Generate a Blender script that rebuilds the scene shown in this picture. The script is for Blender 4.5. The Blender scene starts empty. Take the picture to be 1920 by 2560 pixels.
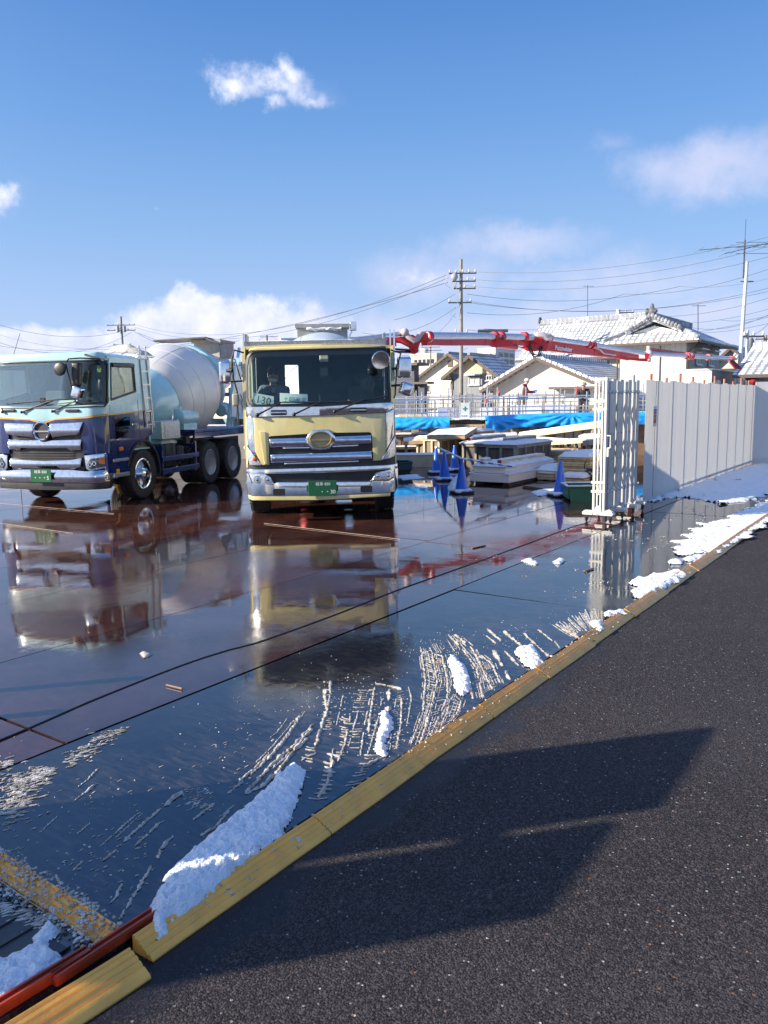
import bpy, bmesh, math, random
from mathutils import Vector, Matrix, noise as mnoise
PI = math.pi
random.seed(7)
scene = bpy.context.scene
COL = scene.collection

# ------------------------------------------------------------------ camera, sky, sun, exposure
EYE = 1.9
PITCH = math.atan(276/2000.0)
ROLL = math.radians(0.8)
FPX = 2000.0
cam_data = bpy.data.cameras.new("camera")
cam = bpy.data.objects.new("camera", cam_data)
COL.objects.link(cam)
cam_data.sensor_fit = 'HORIZONTAL'
cam_data.sensor_width = 36.0
cam_data.lens = FPX/1920.0*36.0
cam_data.clip_end = 3000
cam_data.clip_start = 0.05
_f = Vector((0, math.cos(PITCH), -math.sin(PITCH)))
_u0 = Vector((0, math.sin(PITCH), math.cos(PITCH)))
_r0 = Vector((1, 0, 0))
_R = _r0*math.cos(ROLL) - _u0*math.sin(ROLL)
_U = _u0*math.cos(ROLL) + _r0*math.sin(ROLL)
cam.matrix_world = Matrix(((_R.x, _U.x, -_f.x, 0), (_R.y, _U.y, -_f.y, 0), (_R.z, _U.z, -_f.z, EYE), (0, 0, 0, 1)))
scene.camera = cam

def ray(x, y):
    return _f + _R*((x-960)/FPX) + _U*((1280-y)/FPX)
def G(x, y, z=0.0):            # the point of height z seen at photo pixel x, y
    d = ray(x, y); t = (z-EYE)/d.z
    return Vector((d.x*t, d.y*t, z))
def D(x, y, dep):              # the point at distance dep (along +Y) seen at photo pixel x, y
    d = ray(x, y); t = dep/d.y
    return Vector((d.x*t, dep, EYE+d.z*t))

SUN_EL = math.radians(23)
SUN_TO = Vector((-0.97, -0.24, 0)).normalized()*math.cos(SUN_EL) + Vector((0, 0, math.sin(SUN_EL)))
sun_data = bpy.data.lights.new("sun", 'SUN')
sun_data.energy = 4.9
sun_data.angle = math.radians(0.53)
sun_data.color = (1.0, 0.90, 0.74)
sun = bpy.data.objects.new("sun", sun_data)
COL.objects.link(sun)
sun.rotation_mode = 'QUATERNION'
sun.rotation_quaternion = SUN_TO.to_track_quat('Z', 'Y')

scene.view_settings.view_transform = 'Standard'
scene.view_settings.look = 'None'
scene.view_settings.exposure = 1.0
scene.view_settings.gamma = 1.0
scene.view_settings.use_curve_mapping = False
scene.cycles.max_bounces = 8
scene.cycles.transparent_max_bounces = 12
scene.cycles.caustics_reflective = False
scene.cycles.caustics_refractive = False

def lin(c):
    c = c/255.0
    return c/12.92 if c <= 0.04045 else ((c+0.055)/1.055)**2.4
def rgb(r, g, b):
    return (lin(r), lin(g), lin(b), 1.0)

class NT:
    """small helper around a node tree"""
    def __init__(s, tree):
        s.t = tree; s.n = tree.nodes; s.l = tree.links
    def new(s, kind, **kw):
        nd = s.n.new(kind)
        for k, v in kw.items():
            setattr(nd, k, v)
        return nd
    def put(s, sock, val):
        if isinstance(val, bpy.types.NodeSocket): s.l.new(val, sock)
        elif val is not None: sock.default_value = val
    def math(s, op, a, b=None, c=None, clamp=False):
        nd = s.new('ShaderNodeMath', operation=op, use_clamp=clamp)
        s.put(nd.inputs[0], a)
        if b is not None: s.put(nd.inputs[1], b)
        if c is not None: s.put(nd.inputs[2], c)
        return nd.outputs[0]
    def noise(s, vec=None, scale=5, detail=4, rough=0.55, dist=0.0, dim='3D'):
        nd = s.new('ShaderNodeTexNoise', noise_dimensions=dim)
        if vec is not None: s.put(nd.inputs['Vector'], vec)
        nd.inputs['Scale'].default_value = scale; nd.inputs['Detail'].default_value = detail
        nd.inputs['Roughness'].default_value = rough; nd.inputs['Distortion'].default_value = dist
        return nd
    def voro(s, vec=None, scale=5, feature='F1', rnd=1.0):
        nd = s.new('ShaderNodeTexVoronoi', feature=feature)
        if vec is not None: s.put(nd.inputs['Vector'], vec)
        nd.inputs['Scale'].default_value = scale; nd.inputs['Randomness'].default_value = rnd
        return nd
    def ramp(s, fac, stops, interp='LINEAR'):
        nd = s.new('ShaderNodeValToRGB'); nd.color_ramp.interpolation = interp
        el = nd.color_ramp.elements
        while len(el) > 1: el.remove(el[0])
        el[0].position, el[0].color = stops[0][0], v4(stops[0][1])
        for p, c in stops[1:]:
            e = el.new(p); e.color = v4(c)
        s.put(nd.inputs[0], fac)
        return nd.outputs[0]
    def mix(s, fac, a, b, blend='MIX'):
        nd = s.new('ShaderNodeMix', data_type='RGBA', blend_type=blend)
        s.put(nd.inputs[0], fac); s.put(nd.inputs[6], v4(a)); s.put(nd.inputs[7], v4(b))
        return nd.outputs[2]
    def mapping(s, vec, scale=(1, 1, 1), rot=(0, 0, 0), loc=(0, 0, 0)):
        nd = s.new('ShaderNodeMapping')
        s.put(nd.inputs[0], vec)
        nd.inputs['Scale'].default_value = scale; nd.inputs['Rotation'].default_value = rot; nd.inputs['Location'].default_value = loc
        return nd.outputs[0]
    def bump(s, h, strength=0.3, dist=0.01, normal=None):
        nd = s.new('ShaderNodeBump')
        nd.inputs['Strength'].default_value = strength; nd.inputs['Distance'].default_value = dist
        s.put(nd.inputs['Height'], h)
        if normal is not None: s.put(nd.inputs['Normal'], normal)
        return nd.outputs[0]
def v4(c):
    if isinstance(c, bpy.types.NodeSocket): return c
    if isinstance(c, (int, float)): return (c, c, c, 1)
    return tuple(c) if len(c) == 4 else tuple(c)+(1,)

# ---- world: physical sky plus clouds laid out by compass direction
world = bpy.data.worlds.new("World"); scene.world = world; world.use_nodes = True
w = NT(world.node_tree); w.n.clear()
sky = w.new('ShaderNodeTexSky', sky_type='NISHITA', sun_disc=False)
sky.sun_elevation = SUN_EL
sky.sun_rotation = math.atan2(SUN_TO.x, SUN_TO.y)
sky.air_density = 1.0; sky.dust_density = 0.35; sky.ozone_density = 2.2
tc = w.new('ShaderNodeTexCoord'); gen = tc.outputs['Generated']
sep = w.new('ShaderNodeSeparateXYZ'); w.l.new(gen, sep.inputs[0])
n1 = w.noise(gen, 7.0, 9, 0.62); n2 = w.noise(gen, 26.0, 8, 0.62)
sn1 = w.new('ShaderNodeSeparateColor'); w.l.new(n1.outputs['Color'], sn1.inputs[0])
az = w.math('ARCTAN2', sep.outputs[0], sep.outputs[1]); el = w.math('ARCSINE', sep.outputs[2])
az = w.math('ADD', az, w.math('MULTIPLY', w.math('SUBTRACT', sn1.outputs[0], 0.5), 0.16))
el = w.math('ADD', el, w.math('MULTIPLY', w.math('SUBTRACT', sn1.outputs[1], 0.5), 0.10))
def azel(x, y):
    d = ray(x, y).normalized(); return math.atan2(d.x, d.y), math.asin(d.z)
dens = None
# x, y centre, half width, half height (photo pixels), strength
CLOUDS = [(650, 222, 190, 66, 1.0), (580, 245, 110, 50, .95), (695, 180, 80, 64, 1.0), (760, 250, 110, 45, .8), (670, 275, 70, 50, .85), (5, 465, 65, 52, 1.0), (362, 520, 45, 17, .8),
          (1085, 685, 120, 45, .7),
          (545, 815, 270, 85, 1.6), (520, 770, 130, 50, 1.4), (690, 815, 220, 62, 1.3), (900, 850, 330, 55, 1.05), (90, 862, 330, 48, 1.45), (300, 845, 150, 50, 1.35),
          (880, 905, 420, 60, 1.1), (-500, 800, 330, 100, 1.2), (2500, 760, 400, 120, .9)]
SOFT = [(1800, 425, 230, 62, 1.1), (1540, 375, 110, 36, .5), (1290, 630, 230, 50, 1.0), (1100, 690, 220, 70, 1.0), (1250, 715, 230, 60, .8), (1570, 715, 380, 80, .9), (1250, 845, 560, 85, 1.2), (1600, 880, 800, 90, 1.2), (900, 830, 500, 70, 1.1), (1750, 790, 420, 60, 1.0), (200, 880, 600, 60, 1.0), (-10, 470, 110, 60, .6), (780, 230, 140, 60, .5)]
sdens = None
for (cx, cy, hw, hh, st) in SOFT:
    a0, e0 = azel(cx, cy); ra = hw/2050.0; re = hh/2050.0
    dx = w.math('DIVIDE', w.math('SUBTRACT', az, a0), ra); dy = w.math('DIVIDE', w.math('SUBTRACT', el, e0), re)
    r2 = w.math('ADD', w.math('MULTIPLY', dx, dx), w.math('MULTIPLY', dy, dy))
    m = w.math('MULTIPLY', w.math('SUBTRACT', 1.0, w.math('MULTIPLY', w.math('SQRT', r2), 0.62), clamp=True), st)
    sdens = m if sdens is None else w.math('MAXIMUM', sdens, m)
for (cx, cy, hw, hh, st) in CLOUDS:
    a0, e0 = azel(cx, cy); ra = hw/2050.0; re = hh/2050.0
    dx = w.math('DIVIDE', w.math('SUBTRACT', az, a0), ra)
    dy = w.math('DIVIDE', w.math('SUBTRACT', el, e0), re)
    r2 = w.math('ADD', w.math('MULTIPLY', dx, dx), w.math('MULTIPLY', dy, dy))
    m = w.math('MULTIPLY', w.math('SUBTRACT', 1.0, w.math('MULTIPLY', w.math('SQRT', r2), 0.62), clamp=True), st)
    dens = m if dens is None else w.math('MAXIMUM', dens, m)
nn = w.math('ADD', w.math('MULTIPLY', n1.outputs['Fac'], 0.9), w.math('MULTIPLY', n2.outputs['Fac'], 0.6))
raw = w.math('SUBTRACT', w.math('ADD', w.math('MULTIPLY', dens, 0.85), nn), 1.17)
mask = w.math('MULTIPLY', raw, w.math('GREATER_THAN', dens, 0.001))
maskf = w.new('ShaderNodeMapRange', interpolation_type='SMOOTHSTEP')
w.put(maskf.inputs[0], mask); maskf.inputs[1].default_value = 0.0; maskf.inputs[2].default_value = 0.42
maskf.inputs[3].default_value = 0; maskf.inputs[4].default_value = 0.93
# brighter tops, greyer and bluer bellies: cloud brightness falls with depth of the cloud towards the horizon
elr = w.new('ShaderNodeMapRange'); w.put(elr.inputs[0], w.math('ARCSINE', sep.outputs[2]))
elr.inputs[1].default_value = 0.02; elr.inputs[2].default_value = 0.16
shade = w.math('ADD', w.math('MULTIPLY', n2.outputs['Fac'], 0.9), w.math('MULTIPLY', elr.outputs[0], 0.5), clamp=True)
ccol = w.ramp(shade, [(0.25, (3.5, 3.9, 5.6)), (0.6, (4.6, 4.9, 6.4)), (0.95, (6.6, 6.6, 7.4))])
elv = w.math('DIVIDE', w.math('ARCSINE', sep.outputs[2]), 1.5708, clamp=True)
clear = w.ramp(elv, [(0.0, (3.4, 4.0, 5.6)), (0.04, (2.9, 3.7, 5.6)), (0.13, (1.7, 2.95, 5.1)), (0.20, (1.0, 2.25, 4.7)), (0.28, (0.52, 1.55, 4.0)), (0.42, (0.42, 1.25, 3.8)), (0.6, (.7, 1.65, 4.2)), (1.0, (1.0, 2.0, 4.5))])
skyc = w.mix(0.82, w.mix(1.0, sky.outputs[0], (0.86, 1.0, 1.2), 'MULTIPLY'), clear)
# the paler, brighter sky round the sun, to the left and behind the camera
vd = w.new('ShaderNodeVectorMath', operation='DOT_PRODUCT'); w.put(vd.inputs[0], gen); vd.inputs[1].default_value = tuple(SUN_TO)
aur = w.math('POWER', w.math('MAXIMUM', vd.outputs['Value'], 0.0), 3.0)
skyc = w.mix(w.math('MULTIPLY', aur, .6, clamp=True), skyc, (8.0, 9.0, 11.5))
softf = w.new('ShaderNodeMapRange', interpolation_type='SMOOTHSTEP')
w.put(softf.inputs[0], w.math('ADD', w.math('MULTIPLY', sdens, .8), w.math('ADD', w.math('MULTIPLY', n1.outputs['Fac'], .75), w.math('MULTIPLY', n2.outputs['Fac'], .3))))
softf.inputs[1].default_value = .72; softf.inputs[2].default_value = 1.45; softf.inputs[3].default_value = 0; softf.inputs[4].default_value = .72
softm = w.math('MULTIPLY', softf.outputs[0], w.math('MULTIPLY', sdens, 6.0, clamp=True))
skyc = w.mix(softm, skyc, (4.6, 4.7, 6.0))
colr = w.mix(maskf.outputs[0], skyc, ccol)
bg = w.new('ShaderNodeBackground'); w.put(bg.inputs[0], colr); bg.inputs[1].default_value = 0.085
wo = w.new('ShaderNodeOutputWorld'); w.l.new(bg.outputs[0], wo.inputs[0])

# ------------------------------------------------------------------ site axes: S along the kerb, N across it towards the road
TH = math.atan2(.573, .82)
SV = Vector((math.sin(TH), math.cos(TH), 0)); NV = Vector((math.cos(TH), -math.sin(TH), 0))
def SN(s, n, z=0.0):
    return Vector((SV.x*s+NV.x*n, SV.y*s+NV.y*n, z))
def to_sn(p):
    return p.x*SV.x+p.y*SV.y, p.x*NV.x+p.y*NV.y
SITE_RZ = PI/2-TH              # turns local +x onto S

# ------------------------------------------------------------------ object helpers
def tag(o, label=None, cat=None, group=None, kind=None):
    if label: o['label'] = label
    if cat: o['category'] = cat
    if group: o['group'] = group
    if kind: o['kind'] = kind
    return o
def thing(name, label, cat, loc=(0, 0, 0), rz=0.0, group=None):
    o = bpy.data.objects.new(name, None); COL.objects.link(o)
    o.empty_display_size = 0.2
    o.location = loc; o.rotation_euler = (0, 0, rz)
    return tag(o, label, cat, group)
def children(o):
    return [c for c in bpy.data.objects if c.parent == o]
def copy_tree(o, parent=None, label=None):
    c = o.copy(); COL.objects.link(c); c.parent = parent
    if label: c['label'] = label
    for ch in children(o): copy_tree(ch, c)
    return c

class MB:
    def __init__(s):
        s.bm = bmesh.new(); s.mi = 0; s.n = 0
    def _done(s):
        s.bm.faces.ensure_lookup_table()
        for i in range(s.n, len(s.bm.faces)): s.bm.faces[i].material_index = s.mi
        s.n = len(s.bm.faces)
    def m(s, i):
        s.mi = i; return s
    def box(s, c, size, rz=0.0, bev=0.0, rot=None, seg=1):
        r = bmesh.ops.create_cube(s.bm, size=1.0); vs = r['verts']
        Mx = Matrix.Translation(Vector(c)) @ (rot.to_4x4() if rot is not None else Matrix.Rotation(rz, 4, 'Z')) @ Matrix.Diagonal((size[0], size[1], size[2], 1))
        bmesh.ops.transform(s.bm, matrix=Mx, verts=vs)
        if bev > 0:
            es = list({e for v in vs for e in v.link_edges})
            bmesh.ops.bevel(s.bm, geom=es, offset=min(bev, min(size)*0.45), segments=seg, affect='EDGES', profile=0.6)
            # bevel replaces faces: renumber everything created since the last primitive
        s._done(); return s
    def bb(s, x0, x1, y0, y1, z0, z1, bev=0.0, seg=1):
        return s.box(((x0+x1)/2, (y0+y1)/2, (z0+z1)/2), (abs(x1-x0), abs(y1-y0), abs(z1-z0)), bev=bev, seg=seg)
    def bar(s, a, b, wd, ht, bev=0.0, up=Vector((0, 0, 1))):
        a = Vector(a); b = Vector(b); d = b-a; L = d.length
        if L < 1e-6: return s
        x = d/L; y = up.cross(x)
        if y.length < 1e-4: y = Vector((0, 1, 0)).cross(x)
        y.normalize(); z = x.cross(y)
        rot = Matrix((x, y, z)).transposed()
        return s.box((a+b)/2, (L, wd, ht), rot=rot, bev=bev)
    def cyl(s, a, b, r, r2=None, seg=12, caps=True):
        a = Vector(a); b = Vector(b); d = b-a; L = d.length
        if L < 1e-6: return s
        q = Vector((0, 0, 1)).rotation_difference(d).to_matrix().to_4x4()
        bmesh.ops.create_cone(s.bm, cap_ends=caps, cap_tris=False, segments=seg, radius1=r, radius2=(r if r2 is None else r2), depth=L,
                              matrix=Matrix.Translation((a+b)/2) @ q)
        s._done(); return s
    def tube(s, pts, r, seg=8, caps=True):
        pts = [Vector(p) for p in pts]; n = len(pts)
        rr = r if isinstance(r, (list, tuple)) else [r]*n
        rings = []; prev = None
        for i, p in enumerate(pts):
            if i == 0: t = pts[1]-p
            elif i == n-1: t = p-pts[i-1]
            else: t = (pts[i+1]-p).normalized()+(p-pts[i-1]).normalized()
            if t.length < 1e-9: t = Vector((0, 0, 1))
            t.normalize()
            if prev is None:
                u = Vector((0, 0, 1)).cross(t)
                if u.length < 1e-3: u = Vector((1, 0, 0)).cross(t)
            else:
                u = prev-t*prev.dot(t)
            u.normalize(); v = t.cross(u); prev = u
            rings.append([s.bm.verts.new(p+u*math.cos(2*PI*k/seg)*rr[i]+v*math.sin(2*PI*k/seg)*rr[i]) for k in range(seg)])
        for i in range(n-1):
            for k in range(seg):
                s.bm.faces.new((rings[i][k], rings[i][(k+1) % seg], rings[i+1][(k+1) % seg], rings[i+1][k]))
        if caps:
            s.bm.faces.new(rings[0][::-1]); s.bm.faces.new(rings[-1])
        s._done(); return s
    def lathe(s, prof, origin=(0, 0, 0), axis=(0, 0, 1), seg=24, caps=True):
        """prof: list of (radius, distance along the axis)"""
        o = Vector(origin); ax = Vector(axis).normalized()
        q = Vector((0, 0, 1)).rotation_difference(ax).to_matrix()
        rings = []
        for (r, h) in prof:
            rings.append([s.bm.verts.new(o+q @ Vector((math.cos(2*PI*k/seg)*max(r, 1e-4), math.sin(2*PI*k/seg)*max(r, 1e-4), h))) for k in range(seg)])
        for i in range(len(rings)-1):
            for k in range(seg):
                s.bm.faces.new((rings[i][k], rings[i][(k+1) % seg], rings[i+1][(k+1) % seg], rings[i+1][k]))
        if caps:
            s.bm.faces.new(rings[0][::-1]); s.bm.faces.new(rings[-1])
        s._done(); return s
    def torus(s, c, axis, R, r, seg=24, sub=8, arc=(0, 2*PI)):
        ax = Vector(axis).normalized(); q = Vector((0, 0, 1)).rotation_difference(ax).to_matrix()
        full = abs(arc[1]-arc[0]-2*PI) < 1e-6
        n = seg if full else seg+1; rings = []
        for i in range(n):
            a = arc[0]+(arc[1]-arc[0])*i/seg
            rings.append([s.bm.verts.new(Vector(c)+q @ Vector(((R+r*math.cos(2*PI*k/sub))*math.cos(a), (R+r*math.cos(2*PI*k/sub))*math.sin(a), r*math.sin(2*PI*k/sub)))) for k in range(sub)])
        for i in range(seg if full else seg):
            j = (i+1) % n
            if not full and i == n-1: break
            for k in range(sub):
                s.bm.faces.new((rings[i][k], rings[j][k], rings[j][(k+1) % sub], rings[i][(k+1) % sub]))
        s._done(); return s
    def ball(s, c, r, seg=12, rings=8, sc=(1, 1, 1), rot=None):
        Mx = Matrix.Translation(Vector(c)) @ (rot.to_4x4() if rot is not None else Matrix.Identity(4)) @ Matrix.Diagonal((r*sc[0], r*sc[1], r*sc[2], 1))
        bmesh.ops.create_uvsphere(s.bm, u_segments=seg, v_segments=rings, radius=1.0, matrix=Mx)
        s._done(); return s
    def prism(s, poly, fn, d0, d1, bev=0.0):
        """poly in 2D; fn(u, v, d) -> point; extruded from d0 to d1"""
        a = [s.bm.verts.new(fn(u, v, d0)) for u, v in poly]; b = [s.bm.verts.new(fn(u, v, d1)) for u, v in poly]
        n = len(poly)
        fs = [s.bm.faces.new(a), s.bm.faces.new(b[::-1])]
        for i in range(n): fs.append(s.bm.faces.new((a[i], b[i], b[(i+1) % n], a[(i+1) % n])))
        if bev > 0:
            es = list({e for f in fs[:2] for e in f.edges})
            bmesh.ops.bevel(s.bm, geom=es, offset=bev, segments=2, affect='EDGES', profile=0.6)
        s._done(); return s
    def quad(s, a, b, c, d):
        s.bm.faces.new([s.bm.verts.new(Vector(p)) for p in (a, b, c, d)]); s._done(); return s
    def grid(s, fn, nu, nv, thick=None):
        vs = [[s.bm.verts.new(fn(i/nu, j/nv)) for j in range(nv+1)] for i in range(nu+1)]
        for i in range(nu):
            for j in range(nv):
                s.bm.faces.new((vs[i][j], vs[i+1][j], vs[i+1][j+1], vs[i][j+1]))
        s._done(); return s
    def shell(s, fn, nu, nv, t):
        """closed sheet of thickness t under fn"""
        top = [[Vector(fn(i/nu, j/nv)) for j in range(nv+1)] for i in range(nu+1)]
        def nrm(i, j):
            a = top[min(i+1, nu)][j]-top[max(i-1, 0)][j]; b = top[i][min(j+1, nv)]-top[i][max(j-1, 0)]
            c = a.cross(b); return c.normalized() if c.length > 1e-9 else Vector((0, 0, 1))
        A = [[s.bm.verts.new(top[i][j]) for j in range(nv+1)] for i in range(nu+1)]
        B = [[s.bm.verts.new(top[i][j]-nrm(i, j)*t) for j in range(nv+1)] for i in range(nu+1)]
        for i in range(nu):
            for j in range(nv):
                s.bm.faces.new((A[i][j], A[i+1][j], A[i+1][j+1], A[i][j+1])); s.bm.faces.new((B[i][j], B[i][j+1], B[i+1][j+1], B[i+1][j]))
        for i in range(nu):
            s.bm.faces.new((A[i][0], B[i][0], B[i+1][0], A[i+1][0])); s.bm.faces.new((A[i][nv], A[i+1][nv], B[i+1][nv], B[i][nv]))
        for j in range(nv):
            s.bm.faces.new((A[0][j], A[0][j+1], B[0][j+1], B[0][j])); s.bm.faces.new((A[nu][j], B[nu][j], B[nu][j+1], A[nu][j+1]))
        s._done(); return s
    def build(s, name, mats, parent=None, smooth=35, recalc=True):
        if recalc: bmesh.ops.recalc_face_normals(s.bm, faces=s.bm.faces[:])
        me = bpy.data.meshes.new(name); s.bm.to_mesh(me); s.bm.free()
        for mm in (mats if isinstance(mats, (list, tuple)) else [mats]): me.materials.append(mm)
        if smooth:
            me.polygons.foreach_set('use_smooth', [True]*len(me.polygons))
            me.set_sharp_from_angle(angle=math.radians(smooth))
        o = bpy.data.objects.new(name, me); COL.objects.link(o)
        if parent is not None: o.parent = parent
        return o

def text_obj(name, body, size, mat, loc, rot=(PI/2, 0, 0), parent=None, ext=0.002, sx=1.0, bold=0.0, align='CENTER'):
    cu = bpy.data.curves.new(name, 'FONT'); cu.body = body; cu.size = size; cu.extrude = ext; cu.offset = bold
    cu.align_x = align; cu.align_y = 'CENTER'; cu.resolution_u = 3
    t = bpy.data.objects.new(name, cu); COL.objects.link(t)
    dg = bpy.context.evaluated_depsgraph_get()
    me = bpy.data.meshes.new_from_object(t.evaluated_get(dg))
    bpy.data.objects.remove(t); bpy.data.curves.remove(cu)
    me.materials.clear(); me.materials.append(mat)
    R = Matrix.Translation(Vector(loc)) @ (Matrix.Rotation(rot[2], 4, 'Z') @ Matrix.Rotation(rot[1], 4, 'Y') @ Matrix.Rotation(rot[0], 4, 'X')) @ Matrix.Diagonal((sx, 1, 1, 1))
    me.transform(R)
    o = bpy.data.objects.new(name, me); COL.objects.link(o)
    if parent is not None: o.parent = parent
    return o

# ------------------------------------------------------------------ materials
MATS = {}
def M(name, c, rough=0.5, metal=0.0, var=0.12, vs=4.0, bump=0.0, bs=60.0, coat=0.0, spec=0.5, dirt=None, dirt_amt=0.0, ds=3.0, streak=False, rvar=0.15, bdist=0.004):
    if name in MATS: return MATS[name]
    m = bpy.data.materials.new(name); m.use_nodes = True
    t = NT(m.node_tree); b = t.n['Principled BSDF']
    co = t.new('ShaderNodeTexCoord').outputs['Object']
    no = t.noise(co, vs, 6, 0.6).outputs['Fac']
    dark = tuple(x*(1-var) for x in c[:3]); lite = tuple(min(1, x*(1+var)) for x in c[:3])
    col = t.ramp(no, [(0.3, dark), (0.7, lite)])
    if dirt is not None:
        dn = t.noise(t.mapping(co, (1, 1, 0.12)) if streak else co, ds, 7, 0.65).outputs['Fac']
        fac = t.math('MULTIPLY', t.ramp(dn, [(0.45, 0), (0.72, 1)]), dirt_amt)
        col = t.mix(fac, col, dirt)
    t.put(b.inputs['Base Color'], col)
    rn = t.noise(co, vs*2.3, 5, 0.6).outputs['Fac']
    t.put(b.inputs['Roughness'], t.math('ADD', t.math('MULTIPLY', t.math('SUBTRACT', rn, 0.5), rvar*2), rough, clamp=True))
    b.inputs['Metallic'].default_value = metal
    b.inputs['Specular IOR Level'].default_value = spec
    b.inputs['Coat Weight'].default_value = coat; b.inputs['Coat Roughness'].default_value = 0.05
    if bump > 0:
        t.put(b.inputs['Normal'], t.bump(t.noise(co, bs, 5, 0.6).outputs['Fac'], bump, bdist))
    MATS[name] = m
    return m

chrome = M('chrome', (.74, .75, .77, 1), 0.09, 1.0, var=.05, rvar=.05, bump=.05, bs=7, bdist=.006, dirt=(.25, .24, .22), dirt_amt=.4, ds=14)
steel = M('galvanised_steel', (.55, .56, .57, 1), 0.38, 0.85, var=.2, vs=20, bump=.1)
alu = M('white_aluminium', rgb(225, 222, 214), 0.35, 0.1, var=.05, dirt=(.3, .26, .2), dirt_amt=.4, ds=5, streak=True)
rubber = M('tyre_rubber', (.022, .022, .024, 1), 0.75, var=.35, bump=.3, bs=40, dirt=(.12, .10, .08), dirt_amt=.5, ds=9)
blackp = M('black_plastic', (.014, .014, .016, 1), 0.42, var=.2, bump=.05, dirt=(.1, .09, .08), dirt_amt=.25)
dark = M('chassis_dark', (.02, .021, .024, 1), 0.6, var=.3, dirt=(.11, .09, .07), dirt_amt=.5)
snowm = None
def snow_material():
    m = bpy.data.materials.new('snow'); m.use_nodes = True; t = NT(m.node_tree); b = t.n['Principled BSDF']
    co = t.new('ShaderNodeTexCoord').outputs['Object']
    t.put(b.inputs['Base Color'], t.ramp(t.noise(co, 9, 5).outputs['Fac'], [(.3, (.80, .83, .88)), (.7, (.90, .91, .93))]))
    b.inputs['Roughness'].default_value = 0.55
    b.inputs['Subsurface Weight'].default_value = 0.25
    b.inputs['Subsurface Radius'].default_value = (.02, .03, .045); b.inputs['Subsurface Scale'].default_value = 0.5
    h = t.math('ADD', t.noise(co, 90, 4, .7).outputs['Fac'], t.math('MULTIPLY', t.voro(co, 75).outputs['Distance'], .9))
    t.put(b.inputs['Normal'], t.bump(h, 0.8, 0.012))
    return m
snowm = snow_material()
def slush_material():
    m = bpy.data.materials.new('slush'); m.use_nodes = True; t = NT(m.node_tree); b = t.n['Principled BSDF']
    co = t.new('ShaderNodeTexCoord').outputs['Object']
    t.put(b.inputs['Base Color'], t.ramp(t.noise(co, 14, 6, .6).outputs['Fac'], [(.3, (.30, .25, .18)), (.5, (.55, .49, .41)), (.72, (.80, .79, .78))]))
    b.inputs['Roughness'].default_value = 0.22
    b.inputs['Transmission Weight'].default_value = 0.15
    h = t.math('ADD', t.noise(co, 140, 4, .7).outputs['Fac'], t.math('MULTIPLY', t.voro(co, 220).outputs['Distance'], .7))
    t.put(b.inputs['Normal'], t.bump(h, 0.6, 0.005))
    return m
slushm = slush_material()
def glass_mat(name, tint, refl=1.0, rough=0.0):
    """thin vehicle or window glass: see-through, reflecting by the angle"""
    m = bpy.data.materials.new(name); m.use_nodes = True; t = NT(m.node_tree); t.n.clear()
    tr = t.new('ShaderNodeBsdfTransparent'); tr.inputs[0].default_value = v4(tint)
    gl = t.new('ShaderNodeBsdfGlossy'); gl.inputs[1].default_value = rough
    fr = t.new('ShaderNodeFresnel'); fr.inputs[0].default_value = 1.75
    co = t.new('ShaderNodeTexCoord').outputs['Object']
    t.put(gl.inputs['Normal'], t.bump(t.noise(co, 1.5, 3).outputs['Fac'], .08, .05))
    mx = t.new('ShaderNodeMixShader'); t.put(mx.inputs[0], t.math('MULTIPLY', fr.outputs[0], refl, clamp=True))
    t.l.new(tr.outputs[0], mx.inputs[1]); t.l.new(gl.outputs[0], mx.inputs[2])
    o = t.new('ShaderNodeOutputMaterial'); t.l.new(mx.outputs[0], o.inputs[0])
    return m
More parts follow.
